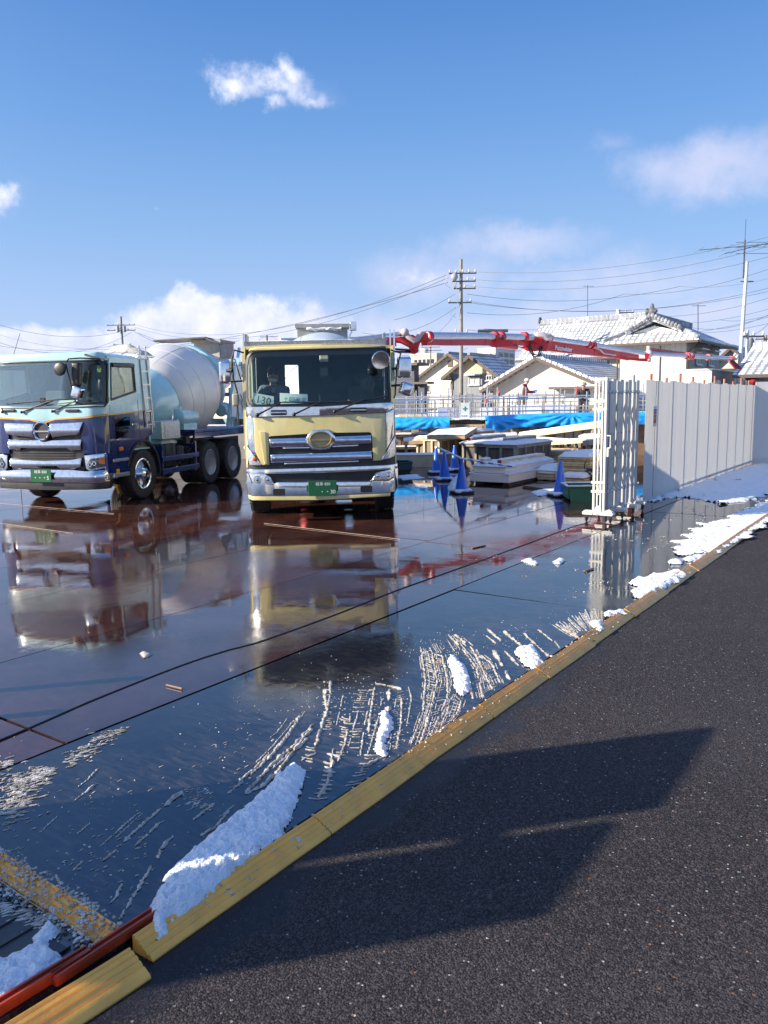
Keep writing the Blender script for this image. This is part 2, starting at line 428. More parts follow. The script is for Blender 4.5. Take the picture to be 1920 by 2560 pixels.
# ------------------------------------------------------------------ ground, road, steel plates
def asphalt_material():
    m = bpy.data.materials.new('asphalt'); m.use_nodes = True; t = NT(m.node_tree); b = t.n['Principled BSDF']
    co = t.new('ShaderNodeTexCoord').outputs['Object']
    big = t.noise(co, 0.6, 5, .6).outputs['Fac']
    v = t.voro(co, 120); vf = t.voro(co, 260)
    base = t.ramp(big, [(.3, (.025, .021, .022)), (.5, (.034, .029, .030)), (.7, (.048, .041, .042))])
    sc = t.new('ShaderNodeSeparateColor'); t.put(sc.inputs[0], v.outputs['Color'])
    col = t.mix(t.math('POWER', sc.outputs[0], 2.0), base, (.092, .078, .076))
    v3 = t.voro(co, 210); s3 = t.new('ShaderNodeSeparateColor'); t.put(s3.inputs[0], v3.outputs['Color'])
    col = t.mix(t.math('MULTIPLY', t.math('LESS_THAN', s3.outputs[0], .38), .75), col, (.007, .007, .008))
    # a few pale and rusty chips of aggregate
    v2 = t.voro(co, 34); s2 = t.new('ShaderNodeSeparateColor'); t.put(s2.inputs[0], v2.outputs['Color'])
    spot = t.math('MULTIPLY', t.math('LESS_THAN', v2.outputs['Distance'], .16), t.math('GREATER_THAN', s2.outputs[0], .72))
    col = t.mix(t.math('MULTIPLY', spot, .85), col, t.ramp(s2.outputs[1], [(0, (.50, .46, .42)), (.75, (.22, .20, .18)), (.9, (.3, .13, .05))]))
    # wet strip along the kerb; Object x of the road runs along S, y across (n)
    sp = t.new('ShaderNodeSeparateXYZ'); t.put(sp.inputs[0], co)
    edge = t.math('ADD', sp.outputs[1], t.math('MULTIPLY', t.math('SUBTRACT', t.noise(co, 2.2, 5, .6).outputs['Fac'], .5), .55))
    wet = t.new('ShaderNodeMapRange'); t.put(wet.inputs[0], edge)
    wet.inputs[1].default_value = -1.95; wet.inputs[2].default_value = -2.06
    near = t.new('ShaderNodeMapRange'); t.put(near.inputs[0], sp.outputs[0]); near.inputs[1].default_value = 6.5; near.inputs[2].default_value = 4.2
    wf = t.math('MULTIPLY', wet.outputs[0], near.outputs[0], clamp=True)
    col = t.mix(t.math('MULTIPLY', wf, .7), col, (.012, .012, .015))
    t.put(b.inputs['Base Color'], col)
    t.put(b.inputs['Roughness'], t.math('SUBTRACT', .72, t.math('MULTIPLY', wf, .60)))
    b.inputs['Specular IOR Level'].default_value = .15
    h = t.math('SUBTRACT', t.math('MULTIPLY', sc.outputs[1], .5), v.outputs['Distance'])
    h = t.math('MULTIPLY', h, t.math('SUBTRACT', 1.0, t.math('MULTIPLY', wf, .85)))
    h2 = t.math('ADD', h, t.math('MULTIPLY', vf.outputs['Distance'], -.3))
    t.put(b.inputs['Normal'], t.bump(h2, 0.55, 0.005))
    return m
ZR = -0.03                              # level of the road; the steel plates lie at 0
mb = MB(); mb.quad((-60, -2.2, 0), (60, -2.2, 0), (60, 60, 0), (-60, 60, 0))
road = mb.build('road', asphalt_material(), smooth=0, recalc=False); tag(road, kind='structure')
road.data.flip_normals() if road.data.polygons[0].normal.z < 0 else None
# local x = S, local y = N: mirrored frame, so map by matrix
road.data.transform(Matrix(((SV.x, NV.x, 0, 0), (SV.y, NV.y, 0, 0), (0, 0, 1, ZR), (0, 0, 0, 1))))
if road.data.polygons[0].normal.z < 0: road.data.flip_normals()
# material coordinates follow the site axes
def site_coords(mat):
    t = NT(mat.node_tree)
    tcs = [n for n in t.n if n.type == 'TEX_COORD']
    for tcn in tcs:
        outs = [l.to_socket for l in tcn.outputs['Object'].links]
        mp = t.new('ShaderNodeVectorRotate', rotation_type='Z_AXIS')
        t.put(mp.inputs['Vector'], tcn.outputs['Object']); mp.inputs['Angle'].default_value = -SITE_RZ
        ml = t.new('ShaderNodeVectorMath', operation='MULTIPLY'); t.put(ml.inputs[0], mp.outputs[0]); ml.inputs[1].default_value = (1, -1, 1)
        for sck in outs: t.l.new(ml.outputs[0], sck)
site_coords(road.data.materials[0])

gm = M('dirt_ground', (.16, .145, .12, 1), .85, var=.3, vs=.6, bump=.4, bs=8, bdist=.05, dirt=(.75, .77, .8), dirt_amt=.9, ds=.35)
mb = MB(); mb.quad((-900, -200, -.07), (900, -200, -.07), (900, 1500, -.07), (-900, 1500, -.07))
tag(mb.build('ground', gm, smooth=0), kind='structure')

def plate_material():
    m = bpy.data.materials.new('wet_steel_plate'); m.use_nodes = True; t = NT(m.node_tree); b = t.n['Principled BSDF']
    co = t.new('ShaderNodeTexCoord').outputs['Object']
    at = t.new('ShaderNodeAttribute', attribute_name='plate'); sa = t.new('ShaderNodeSeparateColor'); t.put(sa.inputs[0], at.outputs['Color'])
    n = t.noise(co, 1.3, 8, .62, .4).outputs['Fac']; nf = t.noise(co, 14, 6, .65).outputs['Fac']
    nb = t.math('ADD', n, t.math('MULTIPLY', t.math('SUBTRACT', nf, .5), .35))
    rust = t.ramp(nb, [(.3, (.034, .011, .008)), (.5, (.070, .024, .016)), (.72, (.11, .046, .034))])
    black = t.ramp(nb, [(.3, (.006, .007, .010)), (.6, (.014, .015, .020)), (.75, (.032, .026, .024))])
    col = t.mix(sa.outputs[0], black, rust)
    # orange rust scabs and scratches
    sc = t.ramp(t.noise(t.mapping(co, (1, 9, 1)), 3, 7, .7).outputs['Fac'], [(.64, 0), (.74, 1)])
    col = t.mix(t.math('MULTIPLY', sc, .35), col, (.16, .05, .02))
    # silt and slush film left by the tyres, thickest beside the ramp
    sx = t.new('ShaderNodeSeparateXYZ'); t.put(sx.inputs[0], co)
    st = t.noise(t.mapping(co, (6, 1.3, 1), (0, 0, .5)), 5, 7, .7, .6).outputs['Fac']
    st2 = t.noise(co, 1.6, 4, .6).outputs['Fac']
    zone = t.new('ShaderNodeMapRange'); t.put(zone.inputs[0], sx.outputs[1]); zone.inputs[1].default_value = -3.9; zone.inputs[2].default_value = -2.7
    zs = t.new('ShaderNodeMapRange'); t.put(zs.inputs[0], sx.outputs[0]); zs.inputs[1].default_value = 10; zs.inputs[2].default_value = 6
    fz = t.math('MULTIPLY', t.math('ADD', t.math('MULTIPLY', zone.outputs[0], zs.outputs[0]), .18), t.ramp(t.math('ADD', t.math('MULTIPLY', st, .75), t.math('MULTIPLY', st2, .35)), [(.52, 0), (.70, 1)]))
    silt = t.math('MULTIPLY', fz, .38, clamp=True)
    col = t.mix(silt, col, (.15, .125, .10))
    t.put(b.inputs['Base Color'], col)
    # puddled water (mirror) against merely damp steel
    wetn = t.noise(co, .55, 5, .55, .3).outputs['Fac']
    damp = t.ramp(t.math('ADD', wetn, t.math('MULTIPLY', t.math('SUBTRACT', nf, .5), .16)), [(.5, 0), (.66, 1)])
    t.put(b.inputs['Roughness'], t.math('ADD', t.math('ADD', .012, t.math('MULTIPLY', silt, .3)), t.math('MULTIPLY', damp, t.math('ADD', .015, t.math('MULTIPLY', nf, .08)))))
    b.inputs['Specular IOR Level'].default_value = .5
    b.inputs['IOR'].default_value = 2.0
    h = t.math('ADD', t.math('MULTIPLY', t.noise(co, 2.2, 2, .5).outputs['Fac'], 1.0), t.math('MULTIPLY', t.noise(t.mapping(co, (1, 1.4, 1)), 26, 3, .5).outputs['Fac'], .035))
    nrm = t.bump(h, .15, .010)
    nrm = t.bump(t.noise(co, 90, 3, .5).outputs['Fac'], .04, .0015, nrm)
    # rougher ripples where only damp
    rip = t.math('MULTIPLY', t.noise(t.mapping(co, (1, 1.5, 1)), 46, 5, .7).outputs['Fac'], damp)
    nrm = t.bump(rip, .26, .003, nrm)
    t.put(b.inputs['Normal'], nrm)
    return m
platem = plate_material(); site_coords(platem)
# two rows of seams found in the photograph: rows 1.71 m wide, cross seams every 6.6 m
bm = bmesh.new(); lay = bm.loops.layers.float_color.new('plate')
rows = [-2.285, -3.97, -5.68, -7.39]
while rows[-1] > -40: rows.append(rows[-1]-1.71)
rnd = random.Random(3)
for i in range(len(rows)-1):
    n1, n0 = rows[i], rows[i+1]
    off = [0.3, 9.1, 9.2, 8.9, 9.2, 8.8, 8.7][i] if i < 7 else rnd.uniform(4, 10)
    k = -4
    while True:
        s0 = off+6.6*k; s1 = s0+6.6; k += 1
        if s1 < -12: continue
        if s0 > (40 if n1 > -4.6 else 24 if n1 > -12 else 30): break
        tilt = [rnd.uniform(-.006, .006) for _ in range(4)]
        rustv = 0.0 if i == 0 else (0.55+rnd.uniform(-.2, .45) if i < 4 else rnd.uniform(.6, 1))
        g_ = .010 if i < 8 else .006
        NS, NN = 12, 4
        top = {}
        for a in range(NS+1):
            for c in range(NN+1):
                fa, fc = a/NS, c/NN
                z = (tilt[0]*(1-fa)*(1-fc)+tilt[1]*fa*(1-fc)+tilt[2]*fa*fc+tilt[3]*(1-fa)*fc)*.6 + .0015*math.sin(fa*5+i)*math.sin(fc*3+k)
                top[a, c] = bm.verts.new(SN(s0+g_+(s1-s0-2*g_)*fa, n0+g_+(n1-n0-2*g_)*fc, z))
        def pf(vs):
            f = bm.faces.new(vs)
            for L in f.loops: L[lay] = (rustv, 0, 0, 1)
        for a in range(NS):
            for c in range(NN):
                pf((top[a, c], top[a, c+1], top[a+1, c+1], top[a+1, c]))
        ring = [top[a, 0] for a in range(NS+1)]+[top[NS, c] for c in range(1, NN+1)]+[top[a, NN] for a in range(NS-1, -1, -1)]+[top[0, c] for c in range(NN-1, 0, -1)]
        low = [bm.verts.new((v.co.x, v.co.y, -.03)) for v in ring]
        for j in range(len(ring)):
            pf((ring[j], ring[(j+1) % len(ring)], low[(j+1) % len(ring)], low[j]))
bmesh.ops.recalc_face_normals(bm, faces=bm.faces[:])
me = bpy.data.meshes.new('steel_plate_paving'); bm.to_mesh(me); bm.free(); me.materials.append(platem)
me.polygons.foreach_set('use_smooth', [True]*len(me.polygons)); me.set_sharp_from_angle(angle=math.radians(30))
o = bpy.data.objects.new('steel_plate_paving', me); COL.objects.link(o); tag(o, kind='structure')
gd = M('seam_grit', (.012, .010, .010, 1), .7)
mb = MB(); mb.quad(SN(-12, -41, -.026), SN(-12, -2.28, -.026), SN(42, -2.28, -.026), SN(42, -41, -.026))
tag(mb.build('path', gd, smooth=0), kind='structure')
# ------------------------------------------------------------------ mixer trucks
class Frame:
    """local frame of a thing: x to the right as we look at it, y away from us, z up"""
    def __init__(s, loc, rz):
        s.o = Vector(loc); s.rz = rz; c, n = math.cos(rz), math.sin(rz)
        s.ex = Vector((c, n, 0)); s.ey = Vector((-n, c, 0))
    def on(s, px, py, axis, val):
        d = ray(px, py); nn = s.ey if axis == 'y' else s.ex; C0 = Vector((0, 0, EYE))
        t = ((s.o-C0).dot(nn)+val)/d.dot(nn); p = C0+d*t-s.o
        return Vector((p.dot(s.ex), p.dot(s.ey), p.z))
BT = Frame((-6.45, 15.3, 0), math.radians(-14))
YT = Frame((-1.0, 12.72, 0), math.radians(3.4))
def FB(cx, cy, v=0.0):
    p = BT.on(cx*.3858, 820+cy*.3858, 'y', v); return (p.x, p.z)
def SB(cx, cy, v=1.245):
    p = BT.on(cx*.3858, 820+cy*.3858, 'x', v); return (p.y, p.z)
def FY(cx, cy, v=0.0):
    p = YT.on(580+cx*.2773, 800+cy*.2773, 'y', v); return (p.x, p.z)

def bend(mb, poly, y0, y1, fy, bev=0.0, step=.12, bulge=0.0):
    """plate with outline poly (x, z), between depths y0 and y1, bent to the front surface fy(x, z)"""
    t = bmesh.new()
    a = [t.verts.new((x, y0, z)) for x, z in poly]; b = [t.verts.new((x, y1, z)) for x, z in poly]; n = len(poly)
    fs = [t.faces.new(a), t.faces.new(b[::-1])]
    for i in range(n): t.faces.new((a[i], b[i], b[(i+1) % n], a[(i+1) % n]))
    if bev > 0:
        bmesh.ops.bevel(t, geom=list(fs[0].edges), offset=bev, segments=3, affect='EDGES', profile=0.55)
    x0 = min(p[0] for p in poly); x1 = max(p[0] for p in poly)
    k = math.floor(x0/step)+1
    while k*step < x1:
        bmesh.ops.bisect_plane(t, geom=t.verts[:]+t.edges[:]+t.faces[:], plane_co=(k*step, 0, 0), plane_no=(1, 0, 0)); k += 1
    if bulge:
        za = min(p[1] for p in poly); zb_ = max(p[1] for p in poly)
        for q in range(1, 7): bmesh.ops.bisect_plane(t, geom=t.verts[:]+t.edges[:]+t.faces[:], plane_co=(0, 0, za+(zb_-za)*q/7), plane_no=(0, 0, 1))
        for v in t.verts:
            if v.co.y < (y0+y1)/2: v.co.y -= bulge*(math.sin(PI*min(1, max(0, (v.co.z-za)/(zb_-za))))-.3)
    for v in t.verts: v.co.y += fy(v.co.x, v.co.z)
    me = bpy.data.meshes.new('tmp'); t.to_mesh(me); t.free()
    mb.bm.from_mesh(me); bpy.data.meshes.remove(me); mb._done(); return mb
def mirror(poly, c=0.0):
    return [(2*c-x, z) for x, z in poly][::-1]
def rrect(x0, x1, z0, z1, r, n=4):
    out = []
    for (cx, cz, a0) in ((x1-r, z1-r, 0), (x0+r, z1-r, 90), (x0+r, z0+r, 180), (x1-r, z0+r, 270)):
        for k in range(n+1):
            a = math.radians(a0+90*k/n); out.append((cx+r*math.cos(a), cz+r*math.sin(a)))
    return out
def oval(cx, cz, rx, rz, n=20):
    return [(cx+rx*math.cos(2*PI*k/n), cz+rz*math.sin(2*PI*k/n)) for k in range(n)]

glass_front = glass_mat('windscreen_glass', (.93, .99, .97), .42)
glass_side = glass_mat('side_glass', (.85, .9, .86), .8)
lens = M('lamp_lens', (.75, .77, .78, 1), .06, .75, var=.3, vs=30, bump=.5, bs=60, bdist=.006)
amber = M('amber_lens', (.75, .20, .02, 1), .2, var=.2, coat=.5)
plate_green = M('number_plate_green', (.008, .10, .038, 1), .35, var=.1)
white_p = M('white_print', (.8, .82, .78, 1), .5, var=.03)
gold = M('gold_trim', (.75, .50, .15, 1), .22, 1.0, var=.1)
seatm = M('seat_fabric', (.10, .11, .11, 1), .8, var=.2)
liner = M('cab_lining', (.10, .12, .125, 1), .7, var=.15)

def make_wheel_meshes():
    mb = MB()
    R = .505; pr = [(.30, -.13), (.33, -.135), (.42, -.15), (.475, -.145)]
    for k in range(5):
        h = -.125+k*.05; pr += [(R, h), (R, h+.038), (R-.018, h+.040), (R-.018, h+.048)]
    pr = pr[:-2]+[(.475, .145), (.42, .15), (.33, .135), (.30, .13)]
    mb.lathe(pr, axis=(1, 0, 0), seg=48, caps=False)
    for k in range(48):     # shoulder lugs
        a = 2*PI*k/48
        for sx in (-1, 1):
            mb.box((sx*.135, math.cos(a)*.487, math.sin(a)*.487), (.035, .022, .03), rot=Matrix.Rotation(a+PI/2, 3, 'X'))
    ty = mb.build('wheel', rubber)
    mb = MB()               # steer-axle rim: chrome dish bulging outwards with hand holes, at +x
    mb.lathe([(.30, .13), (.315, .138), (.30, .145), (.28, .13), (.27, .06), (.25, .03), (.20, .055), (.165, .09), (.13, .10), (.11, .10), (.11, .20), (.075, .235), (.01, .24)], axis=(1, 0, 0), seg=40, caps=True)
    for k in range(10):
        a = 2*PI*k/10
        mb.cyl((.085, math.cos(a)*.145, math.sin(a)*.145), (.135, math.cos(a)*.145, math.sin(a)*.145), .017, seg=8)
    rf = mb.build('rim', chrome, ty)
    mb = MB()
    for k in range(10):
        a = 2*PI*(k+.5)/10
        mb.ball((.044, math.cos(a)*.225, math.sin(a)*.225), .026, 10, 6, (.35, 1, 1))
    h = mb.build('hand_holes', blackp, ty)
    mb = MB()               # drive-axle rim: deep dish
    mb.lathe([(.30, .13), (.315, .138), (.30, .145), (.285, .13), (.27, .02), (.255, -.05), (.20, -.075), (.15, -.06), (.12, -.05), (.11, .03), (.09, .06), (.01, .07)], axis=(1, 0, 0), seg=40, caps=True)
    for k in range(10):
        a = 2*PI*k/10
        mb.cyl((-.07, math.cos(a)*.17, math.sin(a)*.17), (-.03, math.cos(a)*.17, math.sin(a)*.17), .017, seg=8)
    rr = mb.build('rim', M('painted_rim', (.33, .34, .36, 1), .35, .7, var=.15, dirt=(.08, .07, .06), dirt_amt=.7, ds=6))
    for o in (rf, h, rr):
        pass
    return ty.data, rf.data, h.data, rr.data, (ty, rf, h, rr)
W_TY, W_RF, W_HH, W_RR, _w = make_wheel_meshes()
for o in _w: bpy.data.objects.remove(o)
def add_obj(name, data, parent, loc=(0, 0, 0), rot=(0, 0, 0)):
    o = bpy.data.objects.new(name, data); COL.objects.link(o); o.parent = parent; o.location = loc; o.rotation_euler = rot; return o
def wheels(root):
    for sx in (-1, 1):
        ry = 0 if sx > 0 else PI
        w_ = add_obj('wheel', W_TY, root, (sx*1.09, 1.40, .507), (0.1, 0, ry))
        add_obj('rim', W_RF, w_); add_obj('hand_holes', W_HH, w_)
        for y in (4.47, 5.76):
            w_ = add_obj('wheel', W_TY, root, (sx*1.09, y, .507), (0.3*y, 0, ry)); add_obj('rim', W_RR, w_)
            w_ = add_obj('wheel', W_TY, root, (sx*.76, y, .507), (0.7*y, 0, ry)); add_obj('rim', W_RR, w_, (0, 0, 0), (0, 0, PI))

def chassis(root, paint_frame, body_paint, drum_front, drum_main, hopper_m):
    mb = MB()
    for sx in (-1, 1):
        mb.bb(sx*.33, sx*.43, .4, 7.9, .72, 1.0)
    for y in (.5, 2.0, 3.2, 4.47, 5.1, 5.76, 7.0, 7.8): mb.bb(-.33, .33, y-.05, y+.05, .76, .96)
    for y in (1.4, 4.47, 5.76):
        mb.cyl((-1.0, y, .507), (1.0, y, .507), .085, seg=12); mb.ball((0, y, .507), .22, 14, 8, (1.1, 1, 1))
    mb.bb(-.36, .36, .6, 1.7, .55, 1.1, .05)      # engine block
    mb.bb(-.9, .9, .35, 1.0, .30, .62, .04); mb.cyl((-.95, 1.25, .35), (.95, 1.25, .35), .06)
    mb.build('chassis_frame', dark, root)
    wheels(root)
    # deck and rear mudguards
    mb = MB()
    mb.bb(-1.24, 1.24, 3.7, 6.75, 1.24, 1.32, .015)
    mb.bb(-1.24, -1.18, 3.7, 6.75, 1.12, 1.24); mb.bb(1.18, 1.24, 3.7, 6.75, 1.12, 1.24)
    mb.build('rear_deck', paint_frame, root)
    for sx in (-1, 1):
        for yc in (4.47, 5.76):
            mb = MB()
            pts = [(sx*.93, yc+.6*math.cos(a), .5+.62*math.sin(a)) for a in [math.radians(15+150*k/10) for k in range(11)]]
            for p, q in zip(pts, pts[1:]): mb.bar(p, q, .6, .02)
        # side guards
    for sx in (-1, 1):
        mb = MB()
        mb.bb(sx*1.20, sx*1.24, 2.2, 3.88, .68, .79, .01); mb.bb(sx*1.20, sx*1.24, 2.2, 3.88, .41, .53, .01)
        for y in (2.26, 3.8):
            mb.bb(sx*1.15, sx*1.20, y-.03, y+.03, .38, 1.05)
        mb.bb(sx*.5, sx*1.15, 2.24, 2.28, .9, 1.0); mb.bb(sx*.5, sx*1.15, 3.78, 3.82, .9, 1.0)
        mb.build('side_guard', paint_frame, root)
        mb = MB()
        mb.bb(sx*.62, sx*1.13, 2.35, 3.0, .55, 1.05, .06, 2); mb.bb(sx*.62, sx*1.13, 3.1, 3.4, .6, .98, .04)
        mb.bb(sx*1.13, sx*1.14, 2.5, 2.54, .54, 1.06); mb.bb(sx*1.13, sx*1.14, 2.8, 2.84, .54, 1.06)
        mb.cyl((sx*.8, 3.5, .6), (sx*.8, 3.5, .98), .14, seg=16)
        mb.build('battery_box' if sx > 0 else 'fuel_tank', dark, root)
    # drum
    ax = Vector((0, math.cos(math.radians(13)), math.sin(math.radians(13)))); o0 = Vector((0, 2.95, 1.74))
    prof_all = [(.25, 0), (.34, .0), (.50, .06), (.66, .2), (.78, .45), (.87, .8)]
    mb = MB(); mb.lathe(prof_all+[(.86, .82)], o0, ax, 48); dr = mb.build('drum', drum_front, root, smooth=40)
    mb = MB(); mb.lathe([(.86, .81), (.875, .815), (1.03, 1.2), (1.13, 1.6), (1.175, 1.95), (1.18, 2.2), (1.14, 2.4)], o0, ax, 56)
    mb.lathe([(1.14, 2.4), (1.08, 2.6), (.87, 3.1), (.56, 4.3), (.54, 4.7)], o0, ax, 56)
    mb.build('drum_shell', drum_main, dr, smooth=60)
    mb = MB()
    for h, r in ((.81, .885), (1.2, 1.036), (1.6, 1.136), (2.2, 1.185), (2.6, 1.086)):
        mb.torus(o0+ax*h, ax, r-.006, .009, 56, 6)
    for k in range(8):     # plate seams running along the drum
        a = 2*PI*k/8+.2
        q = Vector((0, 0, 1)).rotation_difference(ax).to_matrix()
        pts = [o0+q @ Vector((math.cos(a+.10*h)*(r+.001), math.sin(a+.10*h)*(r+.001), h)) for r, h in [(.88, .84), (1.03, 1.2), (1.13, 1.6), (1.175, 1.95), (1.18, 2.2), (1.08, 2.6)]]
        mb.tube(pts, .004, 5)
    mb.build('weld_seams', drum_main, dr)
    mb = MB(); mb.lathe([(.80, 2.98), (1.0, 2.98), (1.0, 3.10), (.80, 3.10)], o0, ax, 56, caps=False)
    mb.build('drum_ring', body_paint, root)
    # front drive pedestal, rear pedestal
    mb = MB()
    for sx in (-1, 1):
        mb.prism([(2.55, 1.0), (3.05, 1.0), (2.98, 1.75), (2.7, 1.75)], lambda u, v, d: Vector((d, u, v)), sx*.30, sx*.42)
    mb.bb(-.42, .42, 2.6, 3.0, 1.5, 1.72, .02); mb.cyl((0, 2.6, 1.60), (0, 3.0, 1.71), .26, seg=20)
    mb.bb(-1.0, 1.0, 2.62, 3.3, 1.02, 1.16, .02)
    mb.build('drive_pedestal', body_paint, root)
    mb = MB()
    for sx in (-1, 1):
        mb.prism([(6.15, 1.32), (7.3, 1.32), (7.05, 2.9), (6.75, 2.9)], lambda u, v, d: Vector((d, u, v)), sx*.88, sx*.96)
        mb.cyl((sx*.75, 6.15, 1.72), (sx*.75, 6.45, 1.79), .16, seg=16)
        mb.bar((sx*.92, 7.2, 1.4), (sx*.8, 8.0, 3.3), .07, .07)
        mb.bar((sx*.92, 6.9, 2.9), (sx*.7, 7.6, 3.4), .08, .08)
        mb.bb(sx*.95, sx*1.2, 6.2, 7.2, 1.5, 1.56); 
    mb.bb(-.95, .95, 6.9, 7.1, 2.1, 2.2); mb.bb(-.95, .95, 7.1, 7.3, 1.34, 1.5)
    mb.build('rear_pedestal', body_paint, root)
    # water tank and fittings on the left side of the truck (our right)
    mb = MB()
    mb.lathe([(.02, -.03), (.12, -.02), (.175, .0), (.18, .05), (.18, .72), (.175, .78), (.1, .80), (.02, .81)], (.86, 3.58, 1.60), (0, 1, 0), 28)
    mb.torus((.86, 3.60, 1.60), (0, 1, 0), .182, .014, 28, 6)
    mb.bb(.72, 1.0, 3.65, 4.3, 1.32, 1.46)
    mb.cyl((.86, 3.75, 1.76), (.86, 3.75, 1.88), .03); mb.cyl((.86, 4.15, 1.76), (.86, 4.15, 1.85), .05, seg=12); mb.bar((.80, 3.75, 1.88), (.94, 3.75, 1.88), .03, .02)
    wt = mb.build('water_tank', body_paint, root)
    mb = MB()
    mb.bb(.80, 1.12, 2.45, 3.25, 1.14, 1.55, .02); mb.bb(1.12, 1.128, 2.55, 3.15, 1.2, 1.5)
    mb.torus((1.0, 3.05, 1.66), (1, 0, 0), .12, .012, 20, 6, (0, PI)); mb.torus((1.0, 3.25, 1.6), (0.3, 1, 0), .10, .010, 20, 6, (0, PI))
    for k in range(5): mb.tube([(.9+.05*k, 2.5+.15*k, 1.15), (1.0, 3.2+.1*k, 1.2-.03*k), (1.05-.06*k, 3.6+.1*k, 1.15)], .014, 6)
    mb.build('oil_cooler', steel, root)
    mb = MB()
    for k in range(7):
        z = 1.0+.04*(k % 3); mb.tube([(1.0-.04*k, 3.3+.1*k, z), (1.05, 3.7, z-.12-.03*k), (1.0, 3.95+.05*k, z)], .016, 6)
    mb.bb(.95, 1.15, 3.45, 3.62, 1.0, 1.18, .01)
    mb.build('hose_bundle', blackp, root)
    # tail: chute and rails
    mb = MB()
    for sx in (-.55, .55):
        mb.tube([(sx+.45, 6.3, 1.32), (sx+.45, 6.3, 2.1), (sx+.45, 6.9, 2.15), (sx+.45, 7.3, 1.6)], .018, 6)
    mb.tube([(1.05, 6.4, 1.32), (1.15, 6.35, 1.9), (1.05, 6.8, 2.0), (1.0, 7.1, 1.35)], .014, 6)
    mb.build('tail_rail', steel, root)
    mb = MB()
    mb.shell(lambda u, v: Vector((.45+.75*u, 7.0+.1*u-.25*math.cos(PI*v), 1.85-.45*u-.2*math.sin(PI*v))), 6, 8, .012)
    mb.build('chute', M('worn_white_steel', (.62, .66, .72, 1), .5, .2, dirt=(.25, .23, .2), dirt_amt=.6), root)

def hopper(root, m, x0, x1, y0, y1, z0, z1, snow=True):
    mb = MB()
    t = .03
    mb.bar(((x0+x1)/2, y0, z1), ((x0+x1)/2, y0-.02, z0-.35), x1-x0, t); mb.bb(x0, x1, y1-t, y1, z0-.3, z1)
    mb.bb(x0, x0+t, y0+.03, y1-t-.002, z0-.3, z1); mb.bb(x1-t, x1, y0+.03, y1-t-.002, z0-.3, z1)
    mb.bb(x0-.05, x1+.05, y0-.06, y0-.022, z1-.09, z1); mb.bb(x0-.05, x0-.002, y0-.02, y1, z1-.06, z1); mb.bb(x1+.002, x1+.05, y0-.02, y1, z1-.06, z1)
    h = mb.build('hopper', m, root)
    return h

